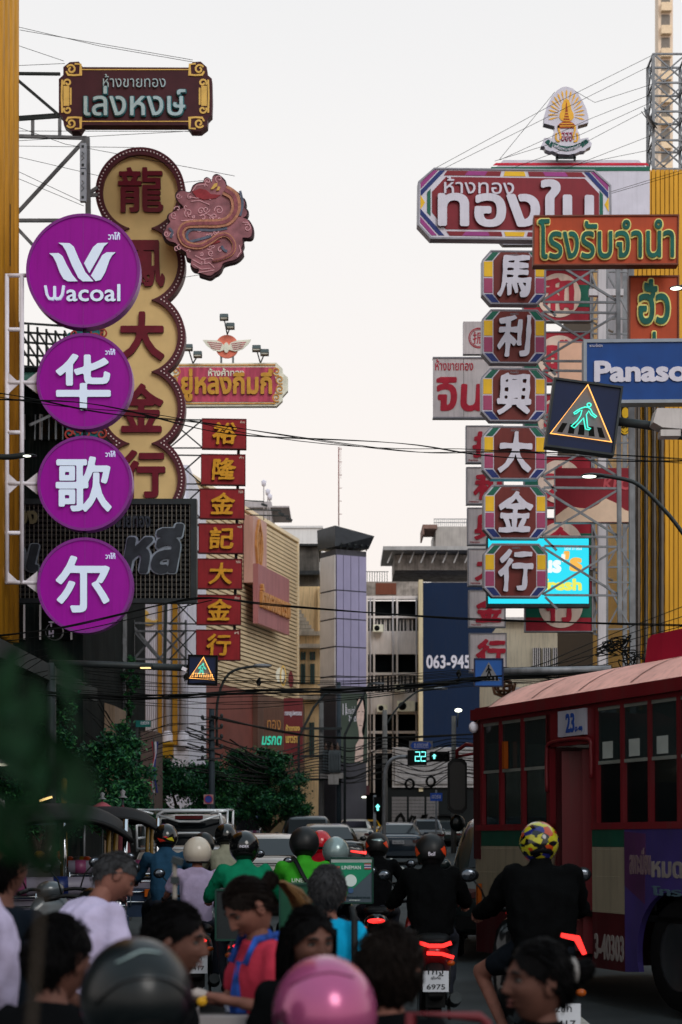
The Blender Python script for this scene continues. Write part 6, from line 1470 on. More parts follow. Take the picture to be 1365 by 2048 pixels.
w3 = wheel(bus, 0, 0, .48, .28); w3.location = (8.2, .25, .48); w3.rotation_euler = (0, 0, R(90))
mb = MB(); mb.tube([(-.18, .02, 2.42), (-.3, -.02, 2.44), (-.48, -.05, 2.38), (-.52, -.03, 2.28)], .02, 8); mb.tube([(-.18, .02, 2.34), (-.48, -.04, 2.32)], .016, 8); arm = mb.build('mirror_arm', BRED, bus)
mir = MB().prism([chamfer(-.1, 1.72, .1, 2.3, .05)], -.05, .05, fn=lambda x, z, y: (-.52 + x * .35 + y * .93, -.03 + x * .93 - y * .35, z)).build('wing_mirror', TRIM, bus)
MB().prism([chamfer(-.08, 1.76, .08, 2.26, .04)], .051, .055, fn=lambda x, z, y: (-.52 + x * .35 + y * .93, -.03 + x * .93 - y * .35, z)).build('mirror_glass', mat('dark mirror', (8, 11, 12), 1, .3, spec=.2), mir)
MB().lathe([(0, .02), (.07, .0), (.09, -.04), (.0, -.07)], 14, (-.5, -.02, 1.62), 'X').build('round_mirror', mat('dark mirror', (8, 11, 12)), mir)
MB().span(bx(1016), bx(1016) + .05, -.05, -.006, 2.15, 2.42).build('marker_lamp', AMBER, bus)
MB().span(-.02, .02, -.05, -.005, .75, 1.0).build('side_lamp', AMBER, bus)
MB().ell((-.06, -.05, 2.6), (.05, .05, .06), 10, 8).build('bus_camera', WHITEP, bus)

# ---- tuk-tuks
def tuktuk(label, px, d, yaw, roofc):
    o = thing('tuk_tuk', label, 'tuk-tuk', (wx(px, d), d, 0), 'tuk-tuks at the kerb', (0, 0, R(yaw)))
    def rf(u, v):
        x = (u - .5) * 1.36; e_ = abs(u - .5) * 2
        y = -.25 + 2.5 * v; z = 1.82 - .22 * e_ ** 3 - .1 * (2 * v - 1) ** 4 - .12 * max(0, .1 - v) * 5
        return Vector((x, y, z))
    mb = MB(); mb.grid(rf, 14, 10); mb.grid(lambda u, v: rf(u, v) + Vector((0, 0, -.035)), 14, 10)
    mb.tube([rf(u / 14, 0) for u in range(15)], .025, 6); mb.build('canopy', roofc, o)
    mb = MB()
    for i in range(4): mb.tube([rf(u / 14, .02 + i * .3) + Vector((0, 0, -.05)) for u in range(15)], .014, 5)
    mb.build('canopy_rib', STEELD, o)
    YP = mat('tuk-tuk yellow post', (100, 76, 22), 1.0, .4)
    for s_ in (1, -1):
        for y, m in ((-.1, CHROME), (1.0, YP), (1.9, YP)): MB().tube([(s_ * .6, y, .6), (s_ * .62, y, 1.66)], .026, 8).build('post', m, o)
        wheel(o, s_ * .52, .25, .25, .15)
        MB().span(s_ * .5 - .07, s_ * .5 + .07, -.3, -.24, .62, .72).build('tail_light', AMBER if s_ > 0 else TAIL, o)
        MB().tube([(s_ * .58, 1.6, .95), (s_ * .72, 1.62, 1.15)], .012, 6).ell((s_ * .76, 1.62, 1.2), (.06, .02, .08), 10, 8).build('side_mirror', CHROME, o)
    wheel(o, 0, 2.3, .25, .14)
    mb = MB(); mb.span(-.64, .64, -.22, 1.1, .35, .72); mb.span(-.5, .5, 1.1, 2.3, .3, .42); mb.span(-.45, .45, 2.0, 2.2, .4, 1.0); mb.build('body', mat('tuk-tuk blue body', (26, 40, 60), 1.1, .4, .2, .15), o)
    st = MB().span(-.55, .55, .1, .55, .72, .86).build('seat', mat('seat silver vinyl', (104, 100, 112), 1.0, .4), o)
    MB().tube([(-.56, .05, 1.0), (.56, .05, 1.0)], .1, 10).build('backrest', mat('seat silver vinyl', (150, 146, 156)), o)
    for xx, m in ((-.4, mat('pink vinyl', (96, 44, 72), 1.0, .4)), (0, mat('blue vinyl', (20, 32, 76), 1.0, .4)), (.4, mat('pink vinyl', (150, 70, 110)))):
        MB().tube([(xx - .07, .05, 1.0), (xx + .07, .05, 1.0)], .107, 10).build('backrest_trim', m, o)
    mb = MB()
    for z in (.55, .68, .82, .92): mb.tube([(-.6, -.26, z), (.6, -.26, z)], .014, 6)
    for x in (-.55, -.25, .25, .55): mb.tube([(x, -.26, .5), (x, -.26, .95)], .014, 6)
    mb.build('rear_rail', CHROME, o)
    MB().span(-.2, .2, -.3, -.27, .5, .62).build('number_plate', PLATE, o)
    MB().tube([(-.3, 1.75, 1.02), (.3, 1.75, 1.02)], .016, 6).tube([(0, 1.75, 1.0), (0, 2.2, .5)], .03, 6).build('handlebar', CHROME, o)
    return o
DKC = mat('dark canopy vinyl', (12, 13, 14), 1, .6, spec=.15)
tuktuk('tuk-tuk with a dark arched canopy and silver bench, nearest to the kerb', 122, 17.5, 12, DKC)
tuktuk('second tuk-tuk with a dark arched canopy, just ahead of the first', 222, 24, 10, DKC)
tuktuk('far tuk-tuk with a scalloped blue canopy beside the pickup', 490, 70, -4, mat('blue canopy', (44, 60, 92), 1.1, .5))
tuktuk('dark canopied tuk-tuk far ahead near the bus mirror', 890, 100, 0, DKC)

# ================================================================== POLES, LAMPS, TRAFFIC LIGHTS
def pole(label, px, d, ytop, w, m=CONC, cat='utility pole', name='utility_pole'):
    o = thing(name, label, cat, (wx(px, d), d, 0)); h = wz(ytop, d)
    MB().tube([(0, 0, 0), (0, 0, h)], [w, w * .75], 8).build('shaft', m, o); return o, h
PC = mat('grey pole concrete', (92, 92, 92), 1.15, .8, 0, .2, 3, dirt=.4)
o, h = pole('concrete utility pole beside the transformer, in front of the beige shophouse', 643, 78, 1402, .13, PC)
mb = MB()
for z in (h - 1.2, h - 2.4, h - 3.4): MB().bar((-.9, -.2, z), (.9, -.2, z), .1).build('cross_arm', STEELD, o)
o, h = pole('dark utility pole close behind the transformer, ending at the lilac tower', 678, 78, 1365, .12, mat('dark pole', (40, 50, 58), 1.1, .7, 0, .2, 3))
o = thing('transformer', 'grey ribbed transformer box hung with cables between two poles', 'transformer', P(664, 1535, 77.4)); kk = 77.4 / F
mb = MB(); mb.span(-17 * kk, 17 * kk, -.3, .4, -10 * kk, 34 * kk)
for i in range(7): mb.span(-17 * kk + i * .115, -17 * kk + i * .115 + .05, -.45, -.3, -6 * kk, 30 * kk)
mb.build('tank', mat('transformer grey', (88, 96, 100), 1.15, .5, .2, .15, 2, dirt=.4), o)
for x in (-.25, 0, .25): MB().lathe([(.05, 0), (.09, .06), (.05, .1), (.08, .16), (.04, .22), (.02, .34)], 8, (x, 0, 34 * kk)).build('insulator', mat('brown insulator', (80, 60, 52), 1.1, .3), o)
MB().span(-.5, .5, -.2, .3, -22 * kk, -11 * kk).span(-.15, .3, -.4, -.2, -34 * kk, -14 * kk).build('junction_box', mat('pale box', (150, 146, 144), 1.1, .6, 0, .2, 3, dirt=.4), o)
MB().span(-20 * kk, 24 * kk, -.1, .2, -12.5 * kk, -10.5 * kk).build('platform', STEELD, o)
o, h = pole('concrete pole with a street lamp arm in front of the concrete block', 770, 84, 1420, .15, PC)
MB().tube([v for v in spline([(0, 0, h - .8), (.6, 0, h + .1), (1.6, 0, h + .9), (2.4, 0, h + 1.0)], 4)], .05, 6).build('lamp_arm', STEELD, o)
MB().ell((2.6, 0, h + 1.0), (.35, .12, .07), 12, 6).build('lamp_head', STEEL, o)
o, h = pole('slim concrete pole with a lit lamp in front of the navy wall', 908, 80, 1432, .13, PC)
MB().tube([(.15, 0, h - .5), (.2, 0, h + .2)], .03, 6).build('lamp_arm', STEELD, o); MB().ell((.2, -.05, h + .25), (.16, .1, .08), 10, 6).build('lamp_head', GLOWW, o)
o, h = pole('dark utility pole tangled with cables above the bright green tree', 424, 50, 1418, .1, mat('dark pole', (40, 50, 58)))
MB().tube([v for v in spline([(.15, 0, h - 1.0), (.16, 0, h + .2), (.5, 0, h + 1.0), (1.3, 0, h + 1.2)], 5)], .04, 6).build('lamp_arm', STEELD, o); MB().ell((1.4, 0, h + 1.2), (.28, .1, .06), 10, 6).build('lamp_head', STEEL, o)
mb = MB()
for i in range(5): mb = MB(); mb.bar((-.25 - .04 * i, -.1, h - .3 - .28 * i), (.3, -.1, h - .25 - .28 * i), .05); mb.ell((-.25, -.1, h - .24 - .28 * i), (.05, .05, .07), 6, 5); mb.ell((.28, -.1, h - .2 - .28 * i), (.05, .05, .07), 6, 5); mb.build('cross_arm', STEELD, o)
o = thing('slanted_lamp_pole', 'thin slanted lamp arm in front of the beige shophouse', 'street lamp', P(598, 1475, 76)); a = o.location.copy(); o.location.z = 0; a.z = 0
MB().tube([(0, 0, 0), P(598, 1475, 76) - a, P(628, 1415, 76) - a, P(650, 1388, 76) - a, P(668, 1385, 76) - a], .06, 6).build('pole', STEELD, o); MB().ell(P(672, 1386, 76) - a, (.3, .1, .06), 10, 6).build('lamp_head', STEEL, o)
o = thing('slanted_lamp_pole', 'thin slanted lamp arm crossing the portrait billboard', 'street lamp', P(690, 1470, 75)); a = o.location.copy(); o.location.z = 0; a.z = 0
MB().tube([(0, 0, 0), P(690, 1470, 75) - a, P(718, 1410, 75) - a, P(738, 1370, 75) - a, P(752, 1366, 75) - a], .06, 6).build('pole', STEELD, o); MB().ell(P(756, 1367, 75) - a, (.3, .1, .06), 10, 6).build('lamp_head', STEEL, o)
# traffic light with countdown
TEALON = mat('aqua signal light', (20, 60, 58), 1, .3, emit=(120, 255, 235), es=2.2)
S = Sign('traffic_light', 'horizontal traffic light showing a lit 22 countdown and an aqua arrow', 'traffic light', 860, 1513, 58)
S.plate('countdown_case', rect(816, 1500, 854, 1530), TRIM, 0, .3)
mb = MB(); 
for x0 in (831, 842.5):
    for p in ([(x0, 1504), (x0 + 9, 1504), (x0 + 9, 1513), (x0, 1513), (x0, 1522), (x0 + 9, 1522)],): S.rod('t', p, 1.0, None, -.03, n=6, mb=mb)
mb.build('countdown_digit', TEALON, S.o)
S.plate('signal_case', chamfer(860, 1503, 900, 1523, 2), TRIM, 0, .25)
for x in (869, 881, 893): S.plate('visor_ring', [circle(x, 1513, 5.8, 20), circle(x, 1513, 5, 20)], TRIM, -.12, 0)
S.plate('arrow_lamp', [[(869, 1508), (873.5, 1512.5), (870.7, 1512.5), (870.7, 1518), (867.3, 1518), (867.3, 1512.5), (864.5, 1512.5)]], TEALON, -.02, 0)
mb = MB(); mb.tube([v for v in spline([S.local(816, 1513, .2), S.local(790, 1516, .2), S.local(776, 1530, .2), S.local(770, 1560, .2), S.local(769, 1630, .2), S.local(769, 1735, .2)], 5)], .06, 8); mb.bar(S.local(850, 1513, .15), S.local(864, 1513, .15), .05); mb.build('arm', STEEL, S.o)
S = Sign('road_name_sign', 'blue arrow-ended road name sign on top of the countdown light', 'road sign', 842, 1491, 58.1)
S.plate('backing', rect(819, 1482, 866, 1499), GREYP, .02, .05); S.plate('panel', [(821, 1491), (826, 1484), (859, 1484), (864, 1491), (859, 1498), (826, 1498)], mat('road sign blue', (24, 70, 160), 1.2, .4), 0, .02)
S.text('lettering', 'ถ.ราชวงศ์', (829, 1485, 857, 1493), WHITES, -.01, 0, bold=.0); S.text('small_lettering', 'Ratchawong Rd', (829, 1493.5, 857, 1496.5), WHITES, -.01, 0, bold=0)
S = Sign('low_traffic_light', 'small low traffic light with a lit aqua arrow near the shutters', 'traffic light', 756, 1615, 72)
S.plate('signal_case', rect(748, 1594, 765, 1624), TRIM, 0, .25); S.plate('arrow_lamp', [[(756, 1608), (761, 1614), (758, 1614), (758, 1621), (754, 1621), (754, 1614), (751, 1614)]], TEALON, -.02, 0)
mb = MB(); mb.tube([S.local(750, 1590, .1), S.local(750, 1715, .1)], .06, 8); mb.build('post', STEEL, S.o)
S = Sign('blue_street_sign', 'small blue sign board in front of the grey shutters', 'road sign', 873, 1594, 70)
S.plate('panel', rect(861, 1586, 885, 1602), mat('road sign blue', (24, 70, 160)), 0, .04); S.text('lettering', 'เยาวราช', (864, 1590, 882, 1597), WHITES, -.01, 0, bold=0)
mb = MB(); mb.bar(S.local(873, 1580, .06), S.local(873, 1718, .06), .07); mb.build('post', STEEL, S.o)
S = Sign('green_street_sign', 'small green street name sign in front of the white ribbed facade', 'road sign', 287, 1447, 45)
S.plate('panel', rect(272, 1441, 302, 1454), mat('road sign green', (14, 84, 80), 1.15, .4), 0, .04); S.text('lettering', 'ถ.เยาวราช', (282, 1443, 299, 1449), WHITES, -.01, 0, bold=0)
mb = MB(); mb.bar(S.local(274, 1440, .06), S.local(272, 1640, .06), .06); mb.build('post', STEELD, S.o)
S = Sign('no_parking_sign', 'square board with a round blue and red no parking disc above the pickup', 'road sign', 417, 1598, 46)
S.plate('panel', rect(408, 1589, 427, 1608), mat('faded panel', (140, 108, 110), 1.1, .5), 0, .04); S.plate('disc', circle(417.5, 1598.5, 8, 24), mat('disc blue', (34, 50, 120), 1.1), -.01, 0); S.plate('ring', [circle(417.5, 1598.5, 8.6, 24), circle(417.5, 1598.5, 7.2, 24)], mat('disc red', (140, 34, 40), 1.1), -.015, 0)
mb = MB(); mb.bar(S.local(417, 1605, .06), S.local(417, 1740, .06), .06); mb.build('post', STEELD, S.o)
o = thing('flag', 'thin furled striped flag on a pole in front of the trees', 'flag', P(308, 1640, 44)); kk = 44 / F; o.location.z = 0; z0 = wz(1475, 44)
MB().tube([(0, 0, 0), (0, 0, z0)], .015, 6).build('pole', STEELD, o)
for i, c in enumerate(((130, 30, 44), (170, 170, 180), (40, 44, 100))):
    MB().grid(lambda u, v: Vector((-.06 + .045 * i + .05 * u + .04 * math.sin(5 * v + i), .02 * math.sin(9 * v + 3 * u), z0 - .1 - 1.25 * v)), 3, 14).build('stripe', mat('flag %d' % i, c, 1.1, .8), o)
o = thing('shop_awning', 'dark red shop awning with a thin lit white strip under it, behind the far poles', 'awning', P(708, 1590, 94)); kk = 94 / F
MB().grid(lambda u, v: Vector(((u - .5) * 62 * kk, -1.2 * v, .5 - .5 * v)), 6, 4).build('canvas', mat('dark red canvas', (58, 16, 22), 1, .8), o)
for x0, x1 in ((-24, -18), (-9, 24)): MB().span(x0 * kk, x1 * kk, -1.2, -1.12, -.16, -.08).build('light_strip', GLOWW, o)
# umbrellas, stalls and lit shop bits along the pavement
for px, d, yt, label, c, op in ((246, 30, 1588, 'closed maroon market umbrella with a pale tip by the pavement', (78, 32, 40), .16), (205, 34, 1592, 'half-open dusty pink market umbrella', (140, 66, 76), .5), (292, 40, 1583, 'closed dark umbrella with a pale cap behind the tuk-tuks', (46, 52, 54), .14)):
    o = thing('market_umbrella', label, 'umbrella', (wx(px, d), d, .14)); h = wz(yt, d) - .14
    MB().tube([(0, 0, 0), (0, 0, h)], .02, 6).build('pole', STEELD, o)
    prof = [(.01, h)] + [(op * (t / 8) ** .8, h - .1 - (1.1 if op < .3 else .35) * t / 8) for t in range(9)]
    MB().lathe(prof, 10).build('canopy', mat('umbrella cloth %d' % px, c, 1.1, .8, 0, .15, 4), o)
    MB().lathe([(0, h + .08), (.05, h + .04), (.03, h - .02), (.08, h - .06)], 8).build('tip', GREYP, o)
def stall(label, px, d, w, roofc, goods):
    o = thing('street_stall', label, 'stall', (wx(px, d), d, .14), 'street food stalls on the pavement')
    mb = MB(); mb.span(-w / 2, w / 2, 0, .7, .0, .8); mb.build('counter', mat('stall steel', (70, 72, 74), 1.1, .35, .5, .2), o)
    for x in (-w / 2, w / 2): MB().tube([(x, .05, .8), (x, .05, 1.45)], .02, 6).build('post', STEEL, o)
    MB().grid(lambda u, v: Vector(((u - .5) * (w + .4), -.3 + 1.2 * v, 1.42 + .16 * math.sin(math.pi * v))), 8, 8).build('awning', roofc, o)
    r_ = random.Random(px); 
    for i in range(4):
        MB().ell(((r_.random() - .5) * w * .8, .3, .88), (.1, .1, .08), 10, 8).build('goods', mat('goods %d' % (i % 3), [(170, 60, 20), (150, 120, 30), (90, 90, 86)][i % 3], 1.1, .5), o)
    return o
stall('street stall with a dark teal awning and orange goods by the yellow post', 135, 26, 1.7, mat('teal awning', (20, 36, 38), 1, .7, spec=.15), 1)
stall('street stall with a black awning further along the pavement', 60, 30, 1.8, TRIM, 1)
stall('flower-topped stall by the no parking disc', 375, 52, 1.9, mat('grey awning cloth', (70, 64, 66), 1.05, .8, 0, .4, 8), 1)
o = thing('yellow_post', 'slim mustard yellow post behind the tuk-tuk canopies', 'post', (wx(129, 27), 27, .14)); MB().tube([(0, 0, 0), (0, 0, wz(1582, 27))], .045, 8).lathe([(.02, wz(1582, 27) + .05), (.06, wz(1582, 27)), (.0, wz(1582, 27) - .05)], 8).build('shaft', mat('mustard paint', (140, 112, 34), 1.1, .5), o)
o = thing('tube_lamp', 'short lit warm tube lamp under the leaves', 'lamp', P(92, 1598, 28)); MB().tube([(-.1, 0, -.03), (.1, 0, .035)], .018, 8).build('tube', mat('warm tube', (120, 90, 50), 1, .3, emit=(255, 205, 130), es=3), o); MB().tube([(-.12, .02, .0), (.12, .02, .07)], .016, 6).build('holder', STEELD, o)
S = Sign('shop_light_sign', 'small glowing amber letters under the tuk-tuk roof line', 'sign', 88, 1620, 29)
S.plate('panel', rect(66, 1612, 108, 1630), TRIM, 0, .06); S.text('lettering', 'กม TY', (68, 1614, 106, 1628), mat('amber letters', (90, 60, 20), 1, .4, emit=(255, 190, 80), es=.7), -.02, 0, bold=.02)
for px, py, d, lab in ((6, 1527, 20, 'round lit wall lamp with a pale shade by the dark shopfront'), (3, 1645, 16, 'lit lamp with a metal shade by the nearest tuk-tuk')):
    o = thing('wall_lamp', lab, 'lamp', P(px, py, d)); MB().lathe([(.03, .2), (.05, .1), (.11, .02), (.12, 0), (.1, .005)], 16).tube([(0, 0, .2), (-.25, .1, .3)], .01, 6).build('shade', GREYW, o); MB().ell((0, 0, .0), (.09, .09, .03), 12, 6).build('bulb', mat('lamp bulb', (160, 156, 140), 1, .3, emit=(255, 240, 215), es=1.6), o)

# ================================================================== OVERHEAD CABLES
CAB = mat('black cable', (10, 12, 12), 1, .7, spec=.1)
def cable(label, pts, r, group='overhead cables', strands=1, spread=0, seed=0):
    a = P(*pts[0]); o = thing('overhead_cable', label, 'cable', a, group); r_ = random.Random(seed)
    for s_ in range(strands):
        ph = r_.uniform(0, 6); mb = MB(); q = []
        for i, v in enumerate(spline([P(*p) - a for p in pts], 6)):
            q.append(v + Vector((0, spread * math.cos(ph + i * .45 + s_), spread * math.sin(ph + i * .4 + s_ * 1.3))))
        mb.tube(q, r, 6); mb.build('strand', CAB, o)
    return o
E1 = 60
cable('loose cable bundle sagging from the second purple disc to the lit crossing sign', [(-40, 789, 22), (120, 806, 22.5), (300, 833, 23), (500, 866, 24), (800, 894, 25), (1000, 908, 25.5), (1400, 922, 26)], .0055, strands=5, spread=.045, seed=3)
cable('black cable rising over the lowest purple disc and running level past the red boards', [(-40, 1276, 26), (130, 1254, 26), (320, 1210, 27), (420, 1196, 27), (560, 1211, 28), (900, 1236, 29), (1180, 1246, 29), (1420, 1252, 29)], .0095, strands=3, spread=.01, seed=4)
cable('thin cable crossing the lowest purple disc just below the thicker one', [(-40, 1290, 26.4), (150, 1262, 26.4), (330, 1222, 27), (425, 1200, 27)], .008)
cable('thick black cable bundle hanging across the street over the traffic', [(60, 1384, 28), (200, 1394, 28), (350, 1393, 28), (520, 1383, 28.5), (700, 1380, 29), (880, 1368, 29.5), (960, 1358, 30), (1220, 1346, 30)], .014, strands=9, spread=.03, seed=5)
cable('sagging black cable in front of the portrait billboard', [(424, 1432, 49), (500, 1452, 55), (600, 1468, 60), (700, 1476, 62), (800, 1476, 64), (960, 1466, 70)], .026, strands=3, spread=.03, seed=6)
r_ = random.Random(11)
for i in range(12):   # thin wires around the thick bundle
    y0 = 1330 + 6 * i + r_.uniform(-3, 3); ye = 1338 + 3 * i
    cable('thin black wire in the web around the thick cable bundle', [(140 + r_.uniform(-40, 30), y0, 29), (330, y0 + r_.uniform(10, 22), 29.3), (480, y0 + r_.uniform(8, 26), 29.6), (700, y0 * .4 + ye * .6 + 20 + r_.uniform(-4, 4), 30), (960, ye, 31), (1225, ye - 8, 31)], .006, 'thin wires around the thick cable bundle')
for i in range(14):   # tangle round the far poles
    y0 = 1480 + 6 * i; 
    cable('sagging wire tangled among the far poles', [(424 + r_.uniform(-60, 60), 1455 + 8 * i, 52), (540, 1500 + 5 * i + r_.uniform(0, 14), 62), (645, y0, 76), (700, y0 + r_.uniform(8, 24), 78), (770, y0 - r_.uniform(0, 8), 83), (850, y0 + r_.uniform(4, 22), 82), (908, y0 - r_.uniform(0, 10), 79), (1000, y0 + r_.uniform(0, 10), 79)], .022, 'wires tangled among the far poles')
for i in range(10):
    x0 = 330 + r_.uniform(-60, 20); y0 = 1440 + 9 * i
    cable('drooping wire between the lattice mast and the dark utility pole', [(160 + r_.uniform(-20, 60), 1380 + 14 * i, 44), (240 + r_.uniform(-20, 20), 1440 + 10 * i + r_.uniform(0, 20), 46), (340, 1425 + 8 * i + r_.uniform(0, 20), 48), (424, 1435 + 9 * i, 50)], .011, 'drooping wires by the lattice mast')
for i in range(8):
    cable('pale loop of wire sagging in front of the dark shopfronts', [(-20, 1318 + 16 * i, 24), (20 + r_.uniform(-5, 15), 1322 + 16 * i + r_.uniform(0, 6), 24), (60, 1306 + 15 * i, 24), (96, 1278 + 15 * i + r_.uniform(0, 20), 24)], .006, 'wire loops in front of the dark shopfronts')
for i in range(9):
    cable('wire fanning out over the bus roof towards the chrome columns', [(960 + r_.uniform(-10, 40), 1330 + 5 * i, 31), (1060, 1338 + 3 * i + r_.uniform(-8, 8), 32), (1160, 1300 + 8 * i + r_.uniform(-8, 8), 33), (1240, 1262 + 12 * i, 34), (1400, 1200 + 22 * i, 34)], .008, 'wires fanning out over the bus roof')
def coil(label, px, py, d, rpx):
    o = thing('cable_coil', label, 'cable coil', P(px, py, d), 'coils of spare cable'); kk = d / F
    for j in range(3): MB().tube([((rpx - j * .8) * kk * math.cos(a * R(20)), .05 * j, (rpx + j * .7) * kk * math.sin(a * R(20))) for a in range(18)], .045, 6, closed=True).build('loop', CAB, o)
coil('coil of black cable before the white louvres, nearer the concrete pole', 820, 1568, 78, 9); coil('coil of black cable before the white louvres, nearer the bus mirror', 862, 1563, 78, 9)
for i, (x, y) in enumerate(((1240, 1290), (1215, 1300), (1262, 1320), (1355, 1290))): # tangle at the chrome columns
    o = thing('wire_tangle', 'knotted tangle of black wires, ' + ['under the chrome columns', 'beside the pale shophouse glass', 'low by the bus vent box', 'high above the bus roof'][i], 'wire tangle', P(x, y, 34)); mb = MB(); kk = 34 / F
    mb.tube([v for v in spline([Vector((r_.uniform(-26, 26) * kk, r_.uniform(-.1, .1), r_.uniform(-22, 22) * kk)) for _ in range(22)], 4)], .012, 5); mb.build('wire', CAB, o)
# fine stays holding the top signs
def stay(label, pts, group, d=38): 
    a = P(pts[0][0], pts[0][1], d); o = thing('guy_wire', label, 'wire', a, group); mb = MB()
    mb.tube([P(x, y, d) - a for x, y in pts], .006, 5); mb.build('wire', CAB, o)
for p in ([(20, 50), (200, 92), (386, 124)], [(40, 60), (386, 120)], [(10, 82), (128, 122)], [(20, 132), (130, 127)], [(20, 262), (380, 263)], [(30, 282), (200, 272), (386, 262)], [(20, 292), (270, 295)], [(24, 250), (130, 288), (470, 352)], [(20, 310), (200, 352)], [(20, 350), (168, 412)], [(20, 335), (168, 405)]):
    stay('thin guy wire running from the ochre facade to the brown board and gold discs', p, 'guy wires at the upper left signs')
stay('thin wire from the gold discs to the dragon board', [(366, 365), (440, 358)], 'wires steadying the dragon board', 39.5); stay('thin wire from the gold discs to the dragon board', [(360, 556), (430, 545)], 'wires steadying the dragon board', 39.5)
for p in ([(1310, 108), (1100, 212), (868, 338)], [(1300, 132), (1100, 232), (886, 338)], [(1306, 168), (1190, 205), (1150, 182)], [(1300, 190), (1180, 238), (1000, 320)], [(1302, 205), (1160, 270), (990, 322)], [(1304, 215), (1180, 280), (1020, 338)], [(1110, 184), (1000, 318)], [(1305, 270), (1100, 350), (890, 478)], [(1365, 340), (1070, 430)], [(1365, 346), (1080, 428)], [(1300, 300), (1150, 330)]):
    stay('thin guy wire running from the lattice tower to the long red sign', p, 'guy wires at the upper right signs', 43)
for (x, y, d, lab) in ((518, 1367, 28.4, 'small dark bird perched on the thick cable bundle'), (372, 1357, 29.8, 'dark bird on a wire beside the small lit crossing sign'), (918, 1350, 29.5, 'dark bird on the cable in front of the navy wall')):
    o = thing('bird', lab, 'bird', P(x, y, d))
    mb = MB(); mb.ell((0, 0, .02), (.035, .06, .05), 10, 8, rot=(R(35), 0, .6)); mb.ell((.01, .035, .075), (.022, .024, .022), 8, 6); mb.tube([(0, -.04, 0), (-.01, -.12, -.05)], [.02, .008], 6); mb.tube([(.012, .055, .075), (.015, .08, .07)], [.007, .001], 5); mb.tube([(.01, 0, -.02), (.01, 0, -.07)], .004, 4); mb.tube([(-.01, 0, -.02), (-.01, 0, -.07)], .004, 4)
    mb.build('body', BLK, o)
# ================================================================== PEOPLE
SKIN = mat('skin', (126, 84, 72), .8, .6, 0, .2, 14, spec=.15, bump=.15, bscale=160); SKIND = mat('darker skin', (104, 70, 60), .75, .6, 0, .2, 12, spec=.15)
EYEW = mat('eye white', (104, 98, 94), 1, .4); DARK = mat('dark iris and brow', (16, 12, 11), 1, .6); LIP = mat('lips', (92, 50, 46), .8, .6)
HAIRB = mat('black hair', (9, 8, 9), 1, .5, 0, .4, 3, spec=.04, bump=.5, bscale=14, stretch=(40, 40, 5)); HAIRBR = mat('brown black hair', (22, 17, 15), 1, .5, 0, .4, 3, spec=.04, bump=.5, bscale=14, stretch=(40, 40, 5))
HAIRG = mat('greying hair', (52, 52, 54), 1, .5, 0, .5, 4, spec=.08, bump=.5, bscale=14, stretch=(40, 40, 5)); HAIRD = mat('dyed hair ends', (104, 74, 40), 1, .5, 0, .3, 6)
def cap(mb, p0, p1, r0, r1, n=12):
    p0, p1 = Vector(p0), Vector(p1); d = p1 - p0; L = max(d.length, 1e-5); q = d.to_track_quat('Z', 'Y').to_matrix()
    prof = [(max(1e-4, r0 * math.sin(t)), -r0 * math.cos(t)) for t in (0.02, .5, 1.0, 1.5)] + [(max(1e-4, r1 * math.cos(t)), L + r1 * math.sin(t)) for t in (.07, .55, 1.05, 1.55)]
    mb.lathe(prof, n, p0, m=q)
    b = len(mb.v) - n * len(prof); mb.f += [[b + j for j in range(n)][::-1], [b + n * (len(prof) - 1) + j for j in range(n)]]; mb.mi += [0, 0]; mb.sm += [True, True]
def limb(mb, pts, rs):
    for i in range(len(pts) - 1): cap(mb, pts[i], pts[i + 1], rs[i], rs[i + 1])
def torso(mb, rings, n=18):
    """rings: (centre, side axis, front axis, half width, half depth)"""
    rr = [[Vector(c) + Vector(ax) * (w * math.copysign(abs(math.cos(t)) ** .85, math.cos(t))) + Vector(fr) * (dd * math.copysign(abs(math.sin(t)) ** .9, math.sin(t))) for t in [2 * math.pi * j / n for j in range(n)]] for c, ax, fr, w, dd in rings]
    loft(mb, rr)
def remesh(mb, voxel, smooth=4, wr=0, wscale=9, seed=0, stretch=(1, 1, 1)):
    me = bpy.data.meshes.new('tmp'); me.from_pydata(mb.v, [], mb.f); bm = bmesh.new(); bm.from_mesh(me); bmesh.ops.recalc_face_normals(bm, faces=bm.faces); bm.to_mesh(me); bm.free()
    o = bpy.data.objects.new('tmp', me); COL.objects.link(o)
    md = o.modifiers.new('r', 'REMESH'); md.mode = 'VOXEL'; md.voxel_size = voxel
    sm = o.modifiers.new('s', 'SMOOTH'); sm.iterations = smooth; sm.factor = .5
    bpy.context.view_layer.update()
    m2 = bpy.data.meshes.new_from_object(o.evaluated_get(bpy.context.evaluated_depsgraph_get()))
    bpy.data.objects.remove(o); bpy.data.meshes.remove(me)
    if wr:
        sd = Vector((seed * 3.1, seed * 1.7, seed))
        for v in m2.vertices:
            p = Vector((v.co.x * stretch[0], v.co.y * stretch[1], v.co.z * stretch[2])) * wscale + sd
            a = 1 - abs(noise.noise(p)) * 2; b = noise.noise(p * 2.3)
            v.co += v.normal * (wr * (a * .7 + b * .5 - .3))
    vs_ = [v.co.copy() for v in m2.vertices]; fs = [list(p.vertices) for p in m2.polygons]; bpy.data.meshes.remove(m2)
    return vs_, fs
